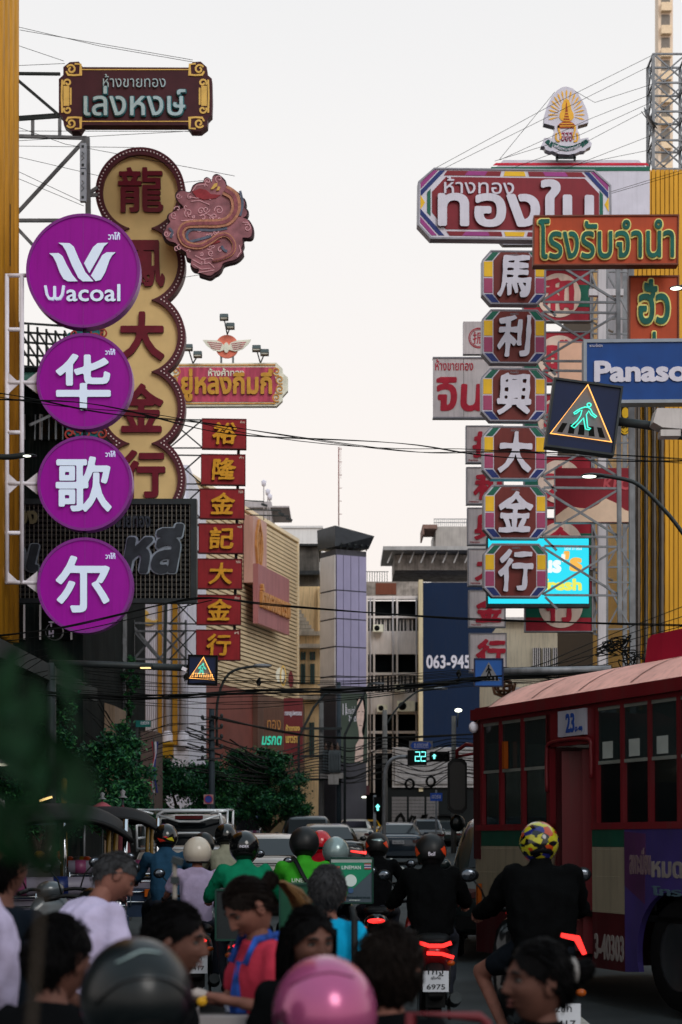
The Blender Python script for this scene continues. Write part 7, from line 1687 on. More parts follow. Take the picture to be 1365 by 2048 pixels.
def head_fn(features=True):
    def fn(dx, dy, dz):
        X, Y, Zc = .077 * dx, (.094 if dy > 0 else .1) * dy, .118 * dz
        t = min(1, max(0, (-dz - .1) / .9)); X *= 1 - .36 * t ** 1.4; Y *= (1 - .1 * t) if dy > 0 else (1 - .45 * t)
        if dz > .1: X *= 1 + .03 * math.sin((dz - .1) * 3)
        if features and dy > 0:
            aX = abs(X); f = min(1, dy * 2.2); e = lambda v, s: math.exp(-(v / s) ** 2)
            ramp = max(0, min(1, (.034 - Zc) / .06)) if Zc > -.028 else max(0, 1 - (-.028 - Zc) / .013)
            Y += f * (.025 * e(X, .0125) * ramp + .007 * e(aX - .013, .007) * e(Zc + .029, .008) + .006 * e(Zc - .032, .012) * e(aX - .022, .03)
                      - .011 * e(aX - .031, .017) * e(Zc - .011, .012) + .005 * e(aX - .045, .02) * e(Zc + .022, .02)
                      + .008 * e(X, .021) * (e(Zc + .051, .0065) + e(Zc + .066, .007)) - .005 * e(X, .024) * e(Zc + .0585, .0028) + .008 * e(X, .025) * e(Zc + .1, .016))
        return Vector((X, Y, Zc))
    return fn
def sph(u, v):
    a = 2 * math.pi * u; b = math.pi * (v - .5); return math.sin(a) * math.cos(b), math.cos(a) * math.cos(b), math.sin(b)
def head(mb, M, fine=True):
    f = head_fn(); nu, nv = (84, 72) if fine else (32, 28)
    mb.grid(lambda u, v: M @ f(*sph(u, v)), nu, nv)
    for s_ in (1, -1):
        e = MB(); e.ell((s_ * .079, -.008, .0), (.011, .026, .034), 10, 8, rot=(.2, 0, s_ * -.35)); e.ell((s_ * .085, -.006, -.004), (.006, .014, .02), 8, 6)
        mb.add([M @ Vector(v) for v in e.v], e.f, 0, True)
        if fine:
            e = MB(); e.ell((s_ * .031, .0765, .0105), (.0145, .008, .0058), 12, 8); mb.add([M @ Vector(v) for v in e.v], e.f, 1, True)
            e = MB(); e.ell((s_ * .031, .0815, .0105), (.0058, .0045, .0056), 10, 8); e.tube([(s_ * .015, .083, .0145), (s_ * .031, .0865, .0185), (s_ * .047, .078, .0125)], .0022, 5)
            e.tube([(s_ * .013, .0925, .031), (s_ * .03, .0915, .0365), (s_ * .05, .078, .031)], [.0035, .0042, .002], 6, squash=1.2); mb.add([M @ Vector(v) for v in e.v], e.f, 2, True)
    if fine:
        e = MB(); e.ell((0, .091, -.052), (.021, .006, .0048), 12, 6); e.ell((0, .0905, -.0655), (.018, .0065, .0056), 12, 6); mb.add([M @ Vector(v) for v in e.v], e.f, 3, True)
def hair(par, M, style, m, seed=1, ends=None):
    f = head_fn(False); r_ = random.Random(seed); mb = MB()
    lines = {'short': (.07, .0, -.075), 'crop': (.062, .02, -.06), 'long': (.07, -.02, -.1), 'tied': (.068, .0, -.07), 'bob': (.05, -.07, -.105)}[style]
    def ok(d): # hairline height by how far the direction turns to the back
        dx, dy, dz = d; q = f(dx, dy, dz); a = math.atan2(abs(dx), dy) / math.pi
        h = lines[0] + (lines[1] - lines[0]) * min(1, a / .45) if a < .45 else lines[1] + (lines[2] - lines[1]) * min(1, (a - .45) / .3)
        return q.z > h
    th = {'short': .009, 'crop': .006, 'long': .01, 'tied': .008, 'bob': .018}[style]
    nu, nv = 56, 44; P_, K = [], []
    for j in range(nv + 1):
        for i in range(nu + 1):
            d = sph(i / nu, j / nv); p = f(*d); n_ = Vector((d[0] / .077, d[1] / .097, d[2] / .118)).normalized()
            k_ = th * (.75 + .5 * noise.noise(Vector(d) * 4 + Vector((seed, 0, 0))) + .25 * noise.noise(Vector(d) * 11)) + (.006 if style in ('short', 'bob') and d[2] > .3 else .003)
            P_.append(p + n_ * k_); K.append(ok(d))
    w = nu + 1; fs = []
    for j in range(nv):
        for i in range(nu):
            q = (j * w + i, j * w + i + 1, (j + 1) * w + i + 1, (j + 1) * w + i)
            if all(K[t] for t in q): fs.append(q)
    mb.add([M @ p for p in P_], fs, 0, True)
    cand = [i for i in range(len(P_)) if K[i] and (P_[i].y < .035 or P_[i].z > .085)]
    for _ in range(420 if style != 'crop' else 240):
        p = P_[r_.choice(cand)]; d = Vector((p.x / .077, p.y / .097, p.z / .118))
        back = Vector((d.x * .4 + r_.uniform(-.3, .3), -.85 if style in ('tied', 'long') or p.y > -.02 else r_.uniform(-.5, .2), -.6)); t = (back - d.normalized() * back.dot(d.normalized())).normalized()
        L = r_.uniform(.02, .05); q0 = p * 1.0; q1 = p + t * L * .5 + d.normalized() * .006; q2 = p + t * L + d.normalized() * r_.uniform(-.004, .005)
        mb.tube([M @ q0, M @ q1, M @ q2], [.0035, .003, .0008], 3, caps=False)
    ms = [m]
    if style == 'long':
        e = MB(); torso(e, [((0, -.06, .02), (1, 0, 0), (0, 1, 0), .085, .05), ((0, -.075, -.08), (1, 0, 0), (0, 1, 0), .085, .04), ((0, -.085, -.19), (1, 0, 0), (0, 1, 0), .08, .032), ((0, -.09, -.3), (1, 0, 0), (0, 1, 0), .05, .02)]); mb.add([M @ Vector(v) for v in e.v], e.f, 0, True)
        for s_ in (1, -1):
            for _ in range(40):
                x = s_ * r_.uniform(.062, .09); y = r_.uniform(-.06, .03); mb.tube([M @ Vector((x, y, .05)), M @ Vector((x * 1.1, y - .01, -.05)), M @ Vector((x * .98, y - .03, -.16 - r_.random() * .08))], [.005, .006, .001], 4, caps=False)
    if style == 'tied':
        e = MB(); c = Vector((0, -.125, .035)); e.ell(c, (.03, .034, .034), 14, 10); mb.add([M @ Vector(v) for v in e.v], e.f, 0, True)
        for _ in range(46):
            a = r_.uniform(0, 6.28); q = c + Vector((.03 * math.cos(a), -.0, .03 * math.sin(a))); mb.tube([M @ q, M @ (q + Vector((.02 * math.cos(a), -.03, .01))), M @ (c + Vector((.03 * math.cos(a + 1), -.03, -.02)))], [.006, .005, .002], 4, caps=False)
        if ends:
            ms.append(ends)
            for _ in range(70):
                x = r_.uniform(-.02, .02); mb.tube([M @ (c + Vector((x, -.01, 0))), M @ (c + Vector((x * 1.6, -.05, -.03))), M @ (c + Vector((x * 2, -.075 + r_.uniform(-.02, .02), -.1))), M @ (c + Vector((x * 2.6, -.07 + r_.uniform(-.03, .03), -.15 - .06 * r_.random())))], [.005, .006, .005, .001], 4, mi=1, caps=False)
    return mb.build('hair', ms, par, fix=False)
def helmet(par, M, shell, kind='full', trim=TRIM, decals=(), name='helmet'):
    R_ = Vector((.128, .152, .142)); C0 = Vector((0, -.008, .018))
    def surf(a, h, k_=1.0):   # a: angle from the front, h: height
        c = math.sqrt(max(0, 1 - (h / R_.z) ** 2)); low = max(0, -h - .03) / .1
        return C0 + Vector((math.sin(a) * c * R_.x * (1 - .08 * low), math.cos(a) * c * R_.y * (1 - .1 * low), h)) * k_
    mb = MB(); lo = -.125 if kind == 'full' else -.085
    def fn(u, v):
        a = 2 * math.pi * u; bot = lo if kind == 'full' or math.cos(a) < .55 else .035
        ang = math.asin(max(-.999, bot / R_.z)); b = ang + (math.pi / 2 - ang) * v
        return M @ surf(a, R_.z * math.sin(b))
    mb.grid(fn, 40, 20); h = mb.build(name, shell, par)
    mb = MB(); mb.tube([fn(i / 40, 0) for i in range(40)], .009, 6, closed=True)
    mb.grid(lambda u, v: M @ (surf(2 * math.pi * u, lo, .97 - .3 * v) + Vector((0, 0, .01 * v))), 24, 3); mb.build('rim_trim', trim, h)
    mb = MB()
    if kind == 'full':
        mb.grid(lambda u, v: M @ surf((u - .5) * 2.7, .055 - .1 * v + .02 * math.cos((u - .5) * 3), 1.02), 20, 5)
    else:
        mb.grid(lambda u, v: M @ (surf((u - .5) * 2.4, .05 - .15 * v, 1.06)), 18, 6)
    mb.build('visor', CARGL if kind == 'full' else glass_through('helmet visor', (60, 70, 74), .35), h)
    if kind == 'full':
        mb = MB()
        mb.grid(lambda u, v: M @ surf(math.pi + (u - .5) * 1.5, -.085 + .03 * v + .02 * math.cos((u - .5) * 3), 1.0 + .03 * math.sin(math.pi * v)), 14, 5)
        mb.build('vent_trim', trim, h)
    for t, a0, h0, w, m in decals:
        if t == '~':
            mb = MB(); mb.tube([M @ surf(q[0], q[1], 1.006) for q in spline([Vector((*p, 0)) for p in a0], 5)], h0, 6); mb.build('seam_trim', m, h)
        elif t.startswith('#'):   # patch: half angle w, height in the tag
            hh = float(t[1:]); mb = MB(); mb.grid(lambda u, v: M @ surf(a0 + (u - .5) * 2 * w + .25 * (v - .5), h0 + (v - .5) * hh * (1 - .6 * u), 1.012), 8, 6); mb.build('decal_pattern', m, h)
        else:
            loops, bb = text_loops(t, .01); sc2 = w / (bb[2] - bb[0])
            mb = MB(); mb.prism([[((x - (bb[0] + bb[2]) / 2) * sc2, (y - bb[1]) * sc2) for x, y in l] for l in loops], 0, 0, back=False, fn=lambda x, z, y: M @ surf(math.pi + a0 - x / .14, h0 + z, 1.014)); mb.build('decal_lettering', m, h)
    return h
def hand(mb, wr, di, up, curl=.5, s=1.0, side=1):
    """palm, four fingers of unequal length bent at the knuckles, thumb leaving the side of the palm"""
    di, up = Vector(di).normalized(), Vector(up).normalized(); sd = di.cross(up).normalized() * side; up = sd.cross(di).normalized() * side
    wr = Vector(wr); e = MB()
    limb(e, [wr, wr + di * .03 * s], [.026 * s, .028 * s])
    for k_ in (-.028, -.009, .01, .028): limb(e, [wr + di * .02 * s + sd * k_ * .7 * s, wr + di * .085 * s + sd * k_ * s], [.017 * s, .0125 * s])
    for k_, L in ((-.03, .068), (-.01, .08), (.0105, .076), (.03, .058)):
        p = wr + di * .085 * s + sd * k_ * s; a = curl; pts = [p]
        for j, q in enumerate((.45, .32, .23)):
            a2 = curl * (1 + j * .9); v = di * math.cos(a2) - up * math.sin(a2); p = p + v * L * q * s; pts.append(p)
        limb(e, pts, [.0098 * s, .0088 * s, .008 * s, .007 * s])
    p = wr + di * .025 * s - sd * .028 * s; q = p + (di * .6 - sd * .75 - up * .15) * .042 * s; t = q + (di * .85 - sd * .15 - up * .5) * .032 * s
    limb(e, [p, q, t], [.015 * s, .011 * s, .008 * s])
    v, f = remesh(e, .0075 * s if side == 0 else .0055 * s, 2); mb.add(v, f, 0, True)

def lerpv(a, b, t): return Vector(a) + (Vector(b) - Vector(a)) * t
def person(label, px, d, ztop, yaw=0, pose='stand', lean=0.0, head_rot=(0, 0, 0), arms=None, top=None, sleeve='short', bottom=None, skin=SKIN, hair_style='short', hair_m=HAIRB, hair_ends=None,
           helm=None, fine=True, bulk=1.0, hs=1.0, legs=None, shoe=TRIM, short_legs=False, group=None, seed=1, glove=None, wr=.012, hands=True, base_z=0.0):
    if pose == 'ride':
        J = dict(hip=(0, .3, .80), waist=(0, .3, .95), chest=(0, .34, 1.17), neck=(0, .4, 1.36), head=(0, .45, 1.485), sh=(.185, .37, 1.295), el=(.30, .56, 1.08), wr=(.33, .87, 1.03), hj=(.1, .34, .80), kn=(.2, .76, .74), an=(.17, .70, .27)); T = 1.64
    else:
        J = dict(hip=(0, 0, .88), waist=(0, 0, 1.03), chest=(0, .0, 1.23), neck=(0, -.01, 1.41), head=(0, .015, 1.54), sh=(.17, -.01, 1.34), el=(.225, -.02, 1.08), wr=(.24, .08, .86), hj=(.09, 0, .86), kn=(.1, .02, .48), an=(.1, -.02, .09)); T = 1.66
    hip = Vector(J['hip']); rt = Matrix.Rotation(-lean, 3, 'X'); hu = hip + rt @ (Vector(J['head']) - hip)
    s = (ztop - base_z - (.155 if helm else .125) * hs) / hu.z
    def tf(p, leaned=True):
        p = Vector(p)
        return ((hip + rt @ (p - hip)) if leaned else p) * s
    def both(k_, sgn, leaned=True): q = Vector(J[k_]); q.x *= sgn; return tf(q, leaned)
    ro = Matrix.Rotation(R(yaw), 3, 'Z') @ (hu * s)
    root = thing('person', label, 'person', (wx(px, d) - ro.x, d - ro.y, base_z), group, (0, 0, R(yaw)))
    B = bulk * s; ax = (1, 0, 0); fr = rt @ Vector((0, 1, 0)); up = rt @ Vector((0, 0, 1))
    W, K_, C_, N_, HJ = tf(J['waist']), tf(J['chest']), None, tf(J['neck']), tf(J['hip'], False)
    Ch = tf(J['chest']); Sh = (both('sh', 1) + both('sh', -1)) / 2
    Hd = tf(J['head']); A = {}
    for sgn in (1, -1):
        e_, w_ = (both('el', sgn), both('wr', sgn))
        if arms and sgn in arms: e_, w_ = (Vector(q) * s for q in arms[sgn])
        A[sgn] = (both('sh', sgn), e_, w_)
    LG = {}
    for sgn in (1, -1):
        kn, an = both('kn', sgn, False), both('an', sgn, False)
        if legs and sgn in legs: kn, an = (Vector(q) * s for q in legs[sgn])
        LG[sgn] = (both('hj', sgn, False), kn, an)
    # ---- skin: one continuous body
    e = MB(); limb(e, [Sh - up * .03 * s, N_, Hd + (N_ - Hd) * .45], [.07 * s, .054 * s, .052 * s])
    torso(e, [(HJ - up * .04 * s, ax, fr, .13 * B, .09 * B), (W, ax, fr, .12 * B, .085 * B), (Ch, ax, fr, .15 * B, .1 * B), (Sh, ax, fr, .14 * B, .07 * B), (Sh + up * .045 * s, ax, fr, .07 * s, .055 * s)])
    for sgn in (1, -1):
        a, b, c = A[sgn]; limb(e, [a, b, c], [.048 * s, .038 * s, .026 * s])
        h_, k2, n2 = LG[sgn]; limb(e, [h_, k2, n2], [.075 * B, .052 * s, .036 * s]); limb(e, [n2, n2 + Vector((0, .13, -.05)) * s], [.035 * s, .03 * s])
    v, f = remesh(e, .02, 3); mb = MB(); mb.add(v, f, 0, True)
    M = Matrix.Translation(Hd) @ (Matrix.Rotation(-lean * .6, 4, 'X') @ Euler([R(q) for q in head_rot], 'ZXY').to_matrix().to_4x4()) @ Matrix.Scale(hs, 4)
    head(mb, M, fine)
    if hands:
        for sgn in (1, -1):
            a, b, c = A[sgn]; di = (c - b).normalized(); 
            if pose == 'ride' and not arms: di = Vector((0, 1, -.15))
            upv = Vector((0, 0, 1)) if abs(di.z) < .8 else Vector((sgn * 1.0, .2, 0))
            hm = MB(); hand(hm, c, di, upv, 1.0 if pose == 'ride' else .42, .98 * s, sgn)
            if glove: MB().add(hm.v, hm.f, 0, True).build('glove', glove, root, fix=False)
            else: mb.add(hm.v, hm.f, 0, True)
    mb.build('body', [skin, EYEW, DARK, LIP], root, fix=False)
    # ---- clothes follow the body
    e = MB(); c_ = .016 * s
    torso(e, [(HJ - up * (.1 if pose != 'ride' else .02) * s, ax, fr, .155 * B, .115 * B), (HJ + (W - HJ) * .5, ax, fr, .15 * B, .112 * B), (W, ax, fr, (.148 if sleeve == 'short' else .165) * B, .112 * B), (lerpv(W, Ch, .5), ax, fr, .168 * B, .116 * B), (Ch, ax, fr, .175 * B, .12 * B), (lerpv(Ch, Sh, .6), ax, fr, .178 * B, .105 * B), (Sh - up * .005 * s, ax, fr, .172 * B, .082 * B), (Sh + up * .03 * s, ax, fr, .14 * B, .075 * B), (Sh + up * .058 * s, ax, fr, .082 * s, .068 * s)])
    for sgn in (1, -1):
        a, b, c = A[sgn]
        if sleeve == 'short': limb(e, [a, lerpv(a, b, .62)], [.054 * B, .066 * s])
        elif sleeve == 'long': limb(e, [a, b, lerpv(b, c, .96)], [.062 * B, .064 * s, .048 * s])
    if sleeve == 'long': limb(e, [Sh, N_ + up * .02 * s], [.085 * s, .068 * s])
    v, f = remesh(e, .017, 4, wr, 8, seed, (1, 1, .7)); MB().add(v, f, 0, True).build('shirt' if sleeve == 'short' else 'jacket', top, root, fix=False)
    e = MB()
    torso(e, [(HJ + up * .06 * s, ax, (0, 1, 0), .15 * B, .11 * B), (HJ, ax, (0, 1, 0), .155 * B, .115 * B), (HJ - Vector((0, 0, .07)) * s, ax, (0, 1, 0), .13 * B, .1 * B)])
    for sgn in (1, -1):
        h_, k2, n2 = LG[sgn]
        if short_legs: limb(e, [h_, lerpv(h_, k2, .62)], [.092 * B, .085 * s])
        else: limb(e, [h_, k2, n2], [.09 * B, .068 * s, .05 * s])
    v, f = remesh(e, .024, 3, .01, 8, seed + 3); MB().add(v, f, 0, True).build('trousers', bottom or DENIM, root, fix=False)
    for sgn in (1, -1):
        n2 = LG[sgn][2]; e = MB(); limb(e, [n2 + Vector((0, -.03, -.04)) * s, n2 + Vector((0, .15, -.055)) * s], [.042 * s, .034 * s]); e.build('shoe', shoe, root)
    if helm: helmet(root, M, *helm[:1], **helm[1])
    if hair_style and not (helm and hair_style == 'short'): hair(root, M, hair_style, hair_m, seed, hair_ends)
    return root, M, s, A
DENIM = mat('dark denim', (24, 28, 38), 1, .8, 0, .2, 20)
def cloth(n, c, g=.85): return mat(n, c, g, .9, 0, .12, 9, bump=.3, bscale=26, spec=.03)
BLKC = cloth('black jacket cloth', (9, 10, 11)); GRN1 = cloth('bright green jacket cloth', (46, 128, 32), 1.15); GRN2 = cloth('jade green jacket cloth', (14, 104, 74), 1.1); LILC = cloth('lilac shirt cloth', (138, 126, 150), 1.1)
WHTC = cloth('white T-shirt cloth', (178, 168, 196), .95); CYAN = cloth('turquoise T-shirt cloth', (14, 134, 174), 1.15); ROSE = cloth('rose pink T-shirt cloth', (176, 52, 70)); BLUJ = cloth('petrol blue jacket cloth', (28, 54, 74), 1.2); OLIV = cloth('olive grey shirt cloth', (122, 122, 106), 1.1); CHAR = cloth('charcoal cloth', (12, 13, 15))
HBLK = mat('gloss black helmet', (11, 12, 13), 1, .16, 0, .1, coat=.6); HMAT = mat('satin black helmet', (20, 21, 22), 1, .45); HCRM = mat('cream helmet', (178, 168, 154), 1, .25, 0, .06, 3, coat=.3, dirt=.15); HSIL = mat('silver grey helmet', (128, 146, 146), 1, .25, .3, .1, coat=.4)
HRED = mat('red helmet', (168, 16, 30), 1, .2, 0, .1, coat=.5); HPNK = mat('metallic pink helmet', (170, 80, 124), .9, .24, .35, .08, 3, coat=.5); HPAL = mat('dark teal helmet', (8, 14, 16), 1, .34, .0, .3, 3, coat=.12, bump=.1, bscale=9); ORG = mat('orange flash', (200, 62, 26), 1, .3)
def multi():
    m = mat('multicolour race helmet', (30, 30, 60), 1, .18, coat=.6); n = m.node_tree; b = n.nodes['Principled BSDF']
    t = n.nodes.new('ShaderNodeTexCoord'); mp = n.nodes.new('ShaderNodeMapping'); mp.inputs['Scale'].default_value = (9, 9, 14); vz = n.nodes.new('ShaderNodeTexVoronoi'); vz.inputs['Scale'].default_value = 2.1
    r = n.nodes.new('ShaderNodeValToRGB'); r.color_ramp.interpolation = 'CONSTANT'; sp = n.nodes.new('ShaderNodeSeparateColor')
    for i, (p, c) in enumerate(((0, (12, 12, 16)), (.36, (168, 164, 30)), (.55, (30, 36, 100)), (.68, (160, 58, 22)), (.8, (160, 152, 30)))):
        e_ = r.color_ramp.elements[i] if i < 2 else r.color_ramp.elements.new(p); e_.position = p; e_.color = (*lin(c), 1)
    n.links.new(t.outputs['Object'], mp.inputs[0]); n.links.new(mp.outputs[0], vz.inputs[0]); n.links.new(vz.outputs['Color'], sp.inputs[0]); n.links.new(sp.outputs[0], r.inputs[0]); n.links.new(r.outputs[0], b.inputs['Base Color']); return m
# ---- scooters
def scooter(label, px, d, col, tail='slash', lit=True, yaw=0, s=1.0, plate=None, mir=True):
    o = thing('scooter', label, 'scooter', (wx(px, d), d, 0), 'scooters and motorbikes in traffic', (0, 0, R(yaw))); o.scale = (s, s, s)
    wheel(o, 0, 0, .27, .11, 'rear_wheel'); wheel(o, 0, 1.28, .27, .1, 'front_wheel')
    mb = MB(); ring = lambda y, w, z0, z1: [(w * math.copysign(abs(math.cos(t)) ** .7, math.cos(t)), y, (z0 + z1) / 2 + (z1 - z0) / 2 * math.copysign(abs(math.sin(t)) ** .8, math.sin(t))) for t in [2 * math.pi * j / 14 for j in range(14)]]
    loft(mb, [ring(-.32, .05, .66, .74), ring(-.22, .11, .56, .76), ring(.0, .15, .46, .74), ring(.3, .16, .36, .7), ring(.55, .14, .3, .6), ring(.7, .13, .28, .42), ring(.9, .15, .3, .46)])
    loft(mb, [ring(.92, .2, .3, .6), ring(1.0, .23, .4, .9), ring(1.02, .2, .6, 1.0), ring(1.1, .12, .7, 1.02)]); mb.build('body', col, o)
    mb = MB(); loft(mb, [ring(-.2, .1, .74, .8), ring(.05, .15, .72, .83), ring(.3, .16, .7, .8), ring(.55, .11, .68, .78), ring(.62, .06, .68, .74)]); mb.build('seat', TRIM, o)
    mb = MB(); loft(mb, [ring(-.36, .06, .3, .36), ring(-.3, .08, .44, .6), ring(-.15, .08, .5, .62)]); mb.grid(lambda u, v: Vector(((u - .5) * .16, -.31 * math.cos(v * 1.6 - .1), .27 + .31 * math.sin(v * 1.6 - .1))), 4, 10); mb.build('rear_fender', TRIM, o)
    mb = MB(); mb.grid(lambda u, v: Vector(((u - .5) * .15, 1.28 + .3 * math.cos(v * 2.6 + .2), .27 + .3 * math.sin(v * 2.6 + .2))), 4, 12); mb.build('front_fender', col, o)
    mb = MB(); mb.tube([v for v in spline([(-.36, .86, 1.02), (-.2, .95, 1.05), (0, 1.03, 1.02), (.2, .95, 1.05), (.36, .86, 1.02)], 4)], .016, 8); mb.tube([(0, 1.03, 1.02), (0, 1.28, .27)], .03, 8); mb.build('handlebar', TRIM, o)
    mb = MB(); mb.ell((0, 1.03, 1.04), (.13, .1, .08), 14, 8); mb.build('headset', col, o)
    for sg in (1, -1):
        if mir: MB().tube([(sg * .25, .95, 1.05), (sg * .3, .97, 1.18), (sg * .36, .95, 1.25)], .007, 6).ell((sg * .39, .945, 1.28), (.062, .016, .05), 14, 10).build('mirror', TRIM, o)
        if mir: MB().ell((sg * .39, .936, 1.28), (.05, .011, .038), 14, 8).build('mirror_glass', mat('mirror glass', (90, 96, 104), 1, .08, .9), o)
        MB().tube([(sg * .36, .86, 1.02), (sg * .26, .915, 1.04)], .021, 8).build('grip', TRIM, o)
        MB().ell((sg * .13, -.27, .6), (.035, .03, .025), 10, 6).build('indicator', AMBER, o)
        MB().tube([(sg * .12, .05, .34), (sg * .13, -.1, .12)], .014, 6).tube([(sg * .12, .05, .34), (sg * .13, -.0, .62)], .02, 8).build('shock_absorber', STEELD, o)
    MB().tube([(.13, .3, .22), (.17, .0, .26), (.17, -.3, .32)], [.03, .055, .05], 10).build('exhaust', STEELD, o)
    m = TAILON if lit else TAIL; mb = MB()
    if tail == 'slash': ribbon(mb, [(-.13, .77), (-.05, .745), (.06, .745), (.13, .77)], .03, -.335, -.3); ribbon(mb, [(-.07, .685), (.05, .68), (.15, .65)], .028, -.335, -.3)
    elif tail == 'vertical': ribbon(mb, [(.015, .72), (.0, .64), (-.015, .57)], [.05, .045, .02], -.36, -.3)
    elif tail == 'seven': ribbon(mb, [(.0, .955), (.095, .935), (.14, .84)], [.025, .035, .022], -.345, -.3)
    else: mb.ell((0, -.31, .68), (.1, .04, .03), 14, 8)
    mb.build('tail_light', m, o)
    p = MB().box((0, -.375, .46), (.21, .012, .17)).build('number_plate', PLATE, o)
    for t, w, z in (plate or (('2ขก', .1, .455), ('4417', .15, .365))):
        loops, bb = text_loops(t, .01); sc2 = w / (bb[2] - bb[0])
        MB().prism([[((x - (bb[0] + bb[2]) / 2) * sc2, z + (y - bb[1]) * sc2 * (.75 if w > .1 else .9)) for x, y in l] for l in loops], 0, 0, back=False, fn=lambda x, z, y: (x, -.384, z + .04)).build('plate_lettering', INK, p)
    return o
NOH = dict(hair_style=None)
def zt_of(y, d): return H - (y - CY) / F * d
def rider(label, px, d, topy, helm, jacket, blabel, col, yaw=0, tail='round', lit=True, plate=None, bike=True, mir=True, **kw):
    z = zt_of(topy, d); r = person(label, px, d, z, yaw, 'ride', top=jacket, sleeve=kw.pop('sleeve', 'long'), helm=helm, hair_style=kw.pop('hair_style', None), fine=False, hands=kw.pop('hands', True), group='riders waiting in traffic', **kw)
    if bike: sc_o = scooter(blabel, px, d, col, tail, lit, yaw, r[2], plate, mir); sc_o.location = r[0].location
    return r
REDS = paint('scooter red', (120, 14, 22)); BLKS = paint('scooter black', (14, 15, 17)); GRYS = paint('scooter grey', (64, 70, 74)); CRMS = paint('scooter cream', (150, 138, 110))
rider('big rider in black with shorts and a multicolour race helmet, beside the bus', 1078, 11.8, 1644, (multi(), {}), BLKC, 'black motorbike with a bent red tail lamp under the big rider by the bus', BLKS, 4, 'seven', bulk=1.36, short_legs=True, seed=2, wr=.02, bottom=cloth('dark shorts', (20, 24, 30)),
      legs={1: ((.24, .74, .72), (.2, .62, .27)), -1: ((-.36, .62, .66), (-.2, .5, .25))})
rider('rider in black with a black helmet with orange flashes, on the red scooter', 862, 14.5, 1668, (HMAT, dict(decals=(('#0.09', 2.2, .0, .22, ORG), ('#0.09', -2.0, .0, -.22, ORG), ('Bell', 0, -.035, .06, WHITES)))), BLKC, 'red scooter with two lit slanting tail lamps and a white number plate', REDS, 0, 'slash', bulk=1.22, wr=.018, seed=3,
      plate=(('1กฐ', .13, .462), ('สุโขทัย', .08, .43), ('6975', .15, .355)))
rider('rider in dark jacket with a grey and orange helmet, behind the green delivery box', 755, 19, 1665, (HMAT, dict(decals=(('#0.08', 2.3, .01, .2, ORG), ('#0.08', -2.1, .01, -.2, ORG), ('#0.03', 3.1, .06, .5, HSIL)))), CHAR, 'dark scooter of the rider with the grey and orange helmet', BLKS, -2, seed=4)
g1 = rider('delivery rider in bright green jacket with printed back and satin black helmet', 609, 15.3, 1654, (HMAT, {}), GRN1, 'dark scooter under the bright green delivery rider', BLKS, 0, seed=5, mir=False, lit=False)
g2 = rider('delivery rider in jade green jacket with a gloss black oval-badged helmet', 489, 15.2, 1662, (HBLK, dict(decals=(('INDEX', 0, .0, .085, WHITES), ('#0.01', math.pi, .0, .2, HBLK)))), GRN2, 'dark scooter under the jade green delivery rider', BLKS, 3, mir=False, seed=6, bulk=1.08)
rider('rider in lilac shirt with a plain cream open helmet', 395, 16.2, 1674, (HCRM, dict(kind='open')), LILC, 'grey scooter under the rider in the lilac shirt', GRYS, 4, seed=7, sleeve='short', hair_style=None, wr=.016)
rider('rider in petrol blue jacket with a black helmet with red and yellow strap', 332, 18.8, 1648, (HBLK, dict(decals=(('#0.045', 2.75, -.02, .25, mat('yellow strap', (170, 160, 30))), ('#0.05', -2.75, -.03, -.25, mat('red strap', (180, 40, 26))), ('#0.03', 3.14, .0, .12, HRED)))), BLUJ, 'grey scooter with an upright red tail lamp and white plate under the petrol blue rider', GRYS, 6, 'vertical', seed=8)
rider('rider in olive grey shirt with a plain gloss black helmet', 452, 20.5, 1647, (HBLK, {}), OLIV, 'dark scooter under the rider in the olive grey shirt', BLKS, 2, seed=9)
rider('rider with a dark open helmet just ahead of the cream helmet', 408, 21, 1665, (HPAL, dict(kind='open')), CHAR, 'dark scooter ahead of the cream helmet', BLKS, 2, seed=10)
rider('rider with a silver grey open helmet above the green delivery box', 672, 17.2, 1674, (HSIL, dict(kind='open')), CHAR, 'cream scooter carrying the green delivery box', CRMS, 0, 'round', seed=11)
rider('rider with a bright red helmet, half behind the satin black helmet', 641, 19.5, 1661, (HRED, {}), cloth('red jacket cloth', (140, 16, 30)), 'dark scooter under the red helmet', BLKS, 0, seed=12)
# printed words on the green jacket and shoulder strap
def on_back(root, s, body, w, z, m, y=-.13):
    loops, bb = text_loops(body, .01); sc2 = w / (bb[2] - bb[0])
    MB().prism([[((x - (bb[0] + bb[2]) / 2) * sc2, (y_ - bb[1]) * sc2 + z) for x, y_ in l] for l in loops], -.01, 0, fn=lambda x, z_, yy: (x, (.34 + y + 2.2 * x * x) * s + yy, z_ * s)).build('print_lettering', m, root)
on_back(g1[0], g1[2], 'LINEMAN', .2, 1.17, mat('pale print', (190, 200, 190), 1)); on_back(g1[0], g1[2], 'wongnai', .1, 1.12, mat('pale print', (190, 200, 190)))
s = g1[2]
MB().tube([Vector(p) * s for p in ((-.1, .42, 1.385), (-.08, .28, 1.37), (.0, .2, 1.22), (.09, .185, 1.08), (.15, .22, .98))], .022, 6, squash=.4).build('shoulder_strap', TRIM, g1[0])
s = g2[2]
for sg in (1, -1): MB().tube([Vector((sg * (.262 + .05 * math.cos(a * R(30))), .5 + .05 * math.sin(a * R(30)), 1.14)) * s for a in range(12)], .012, 5, closed=True).build('reflective_band', mat('reflective grey', (120, 150, 140), 1, .4), g2[0])
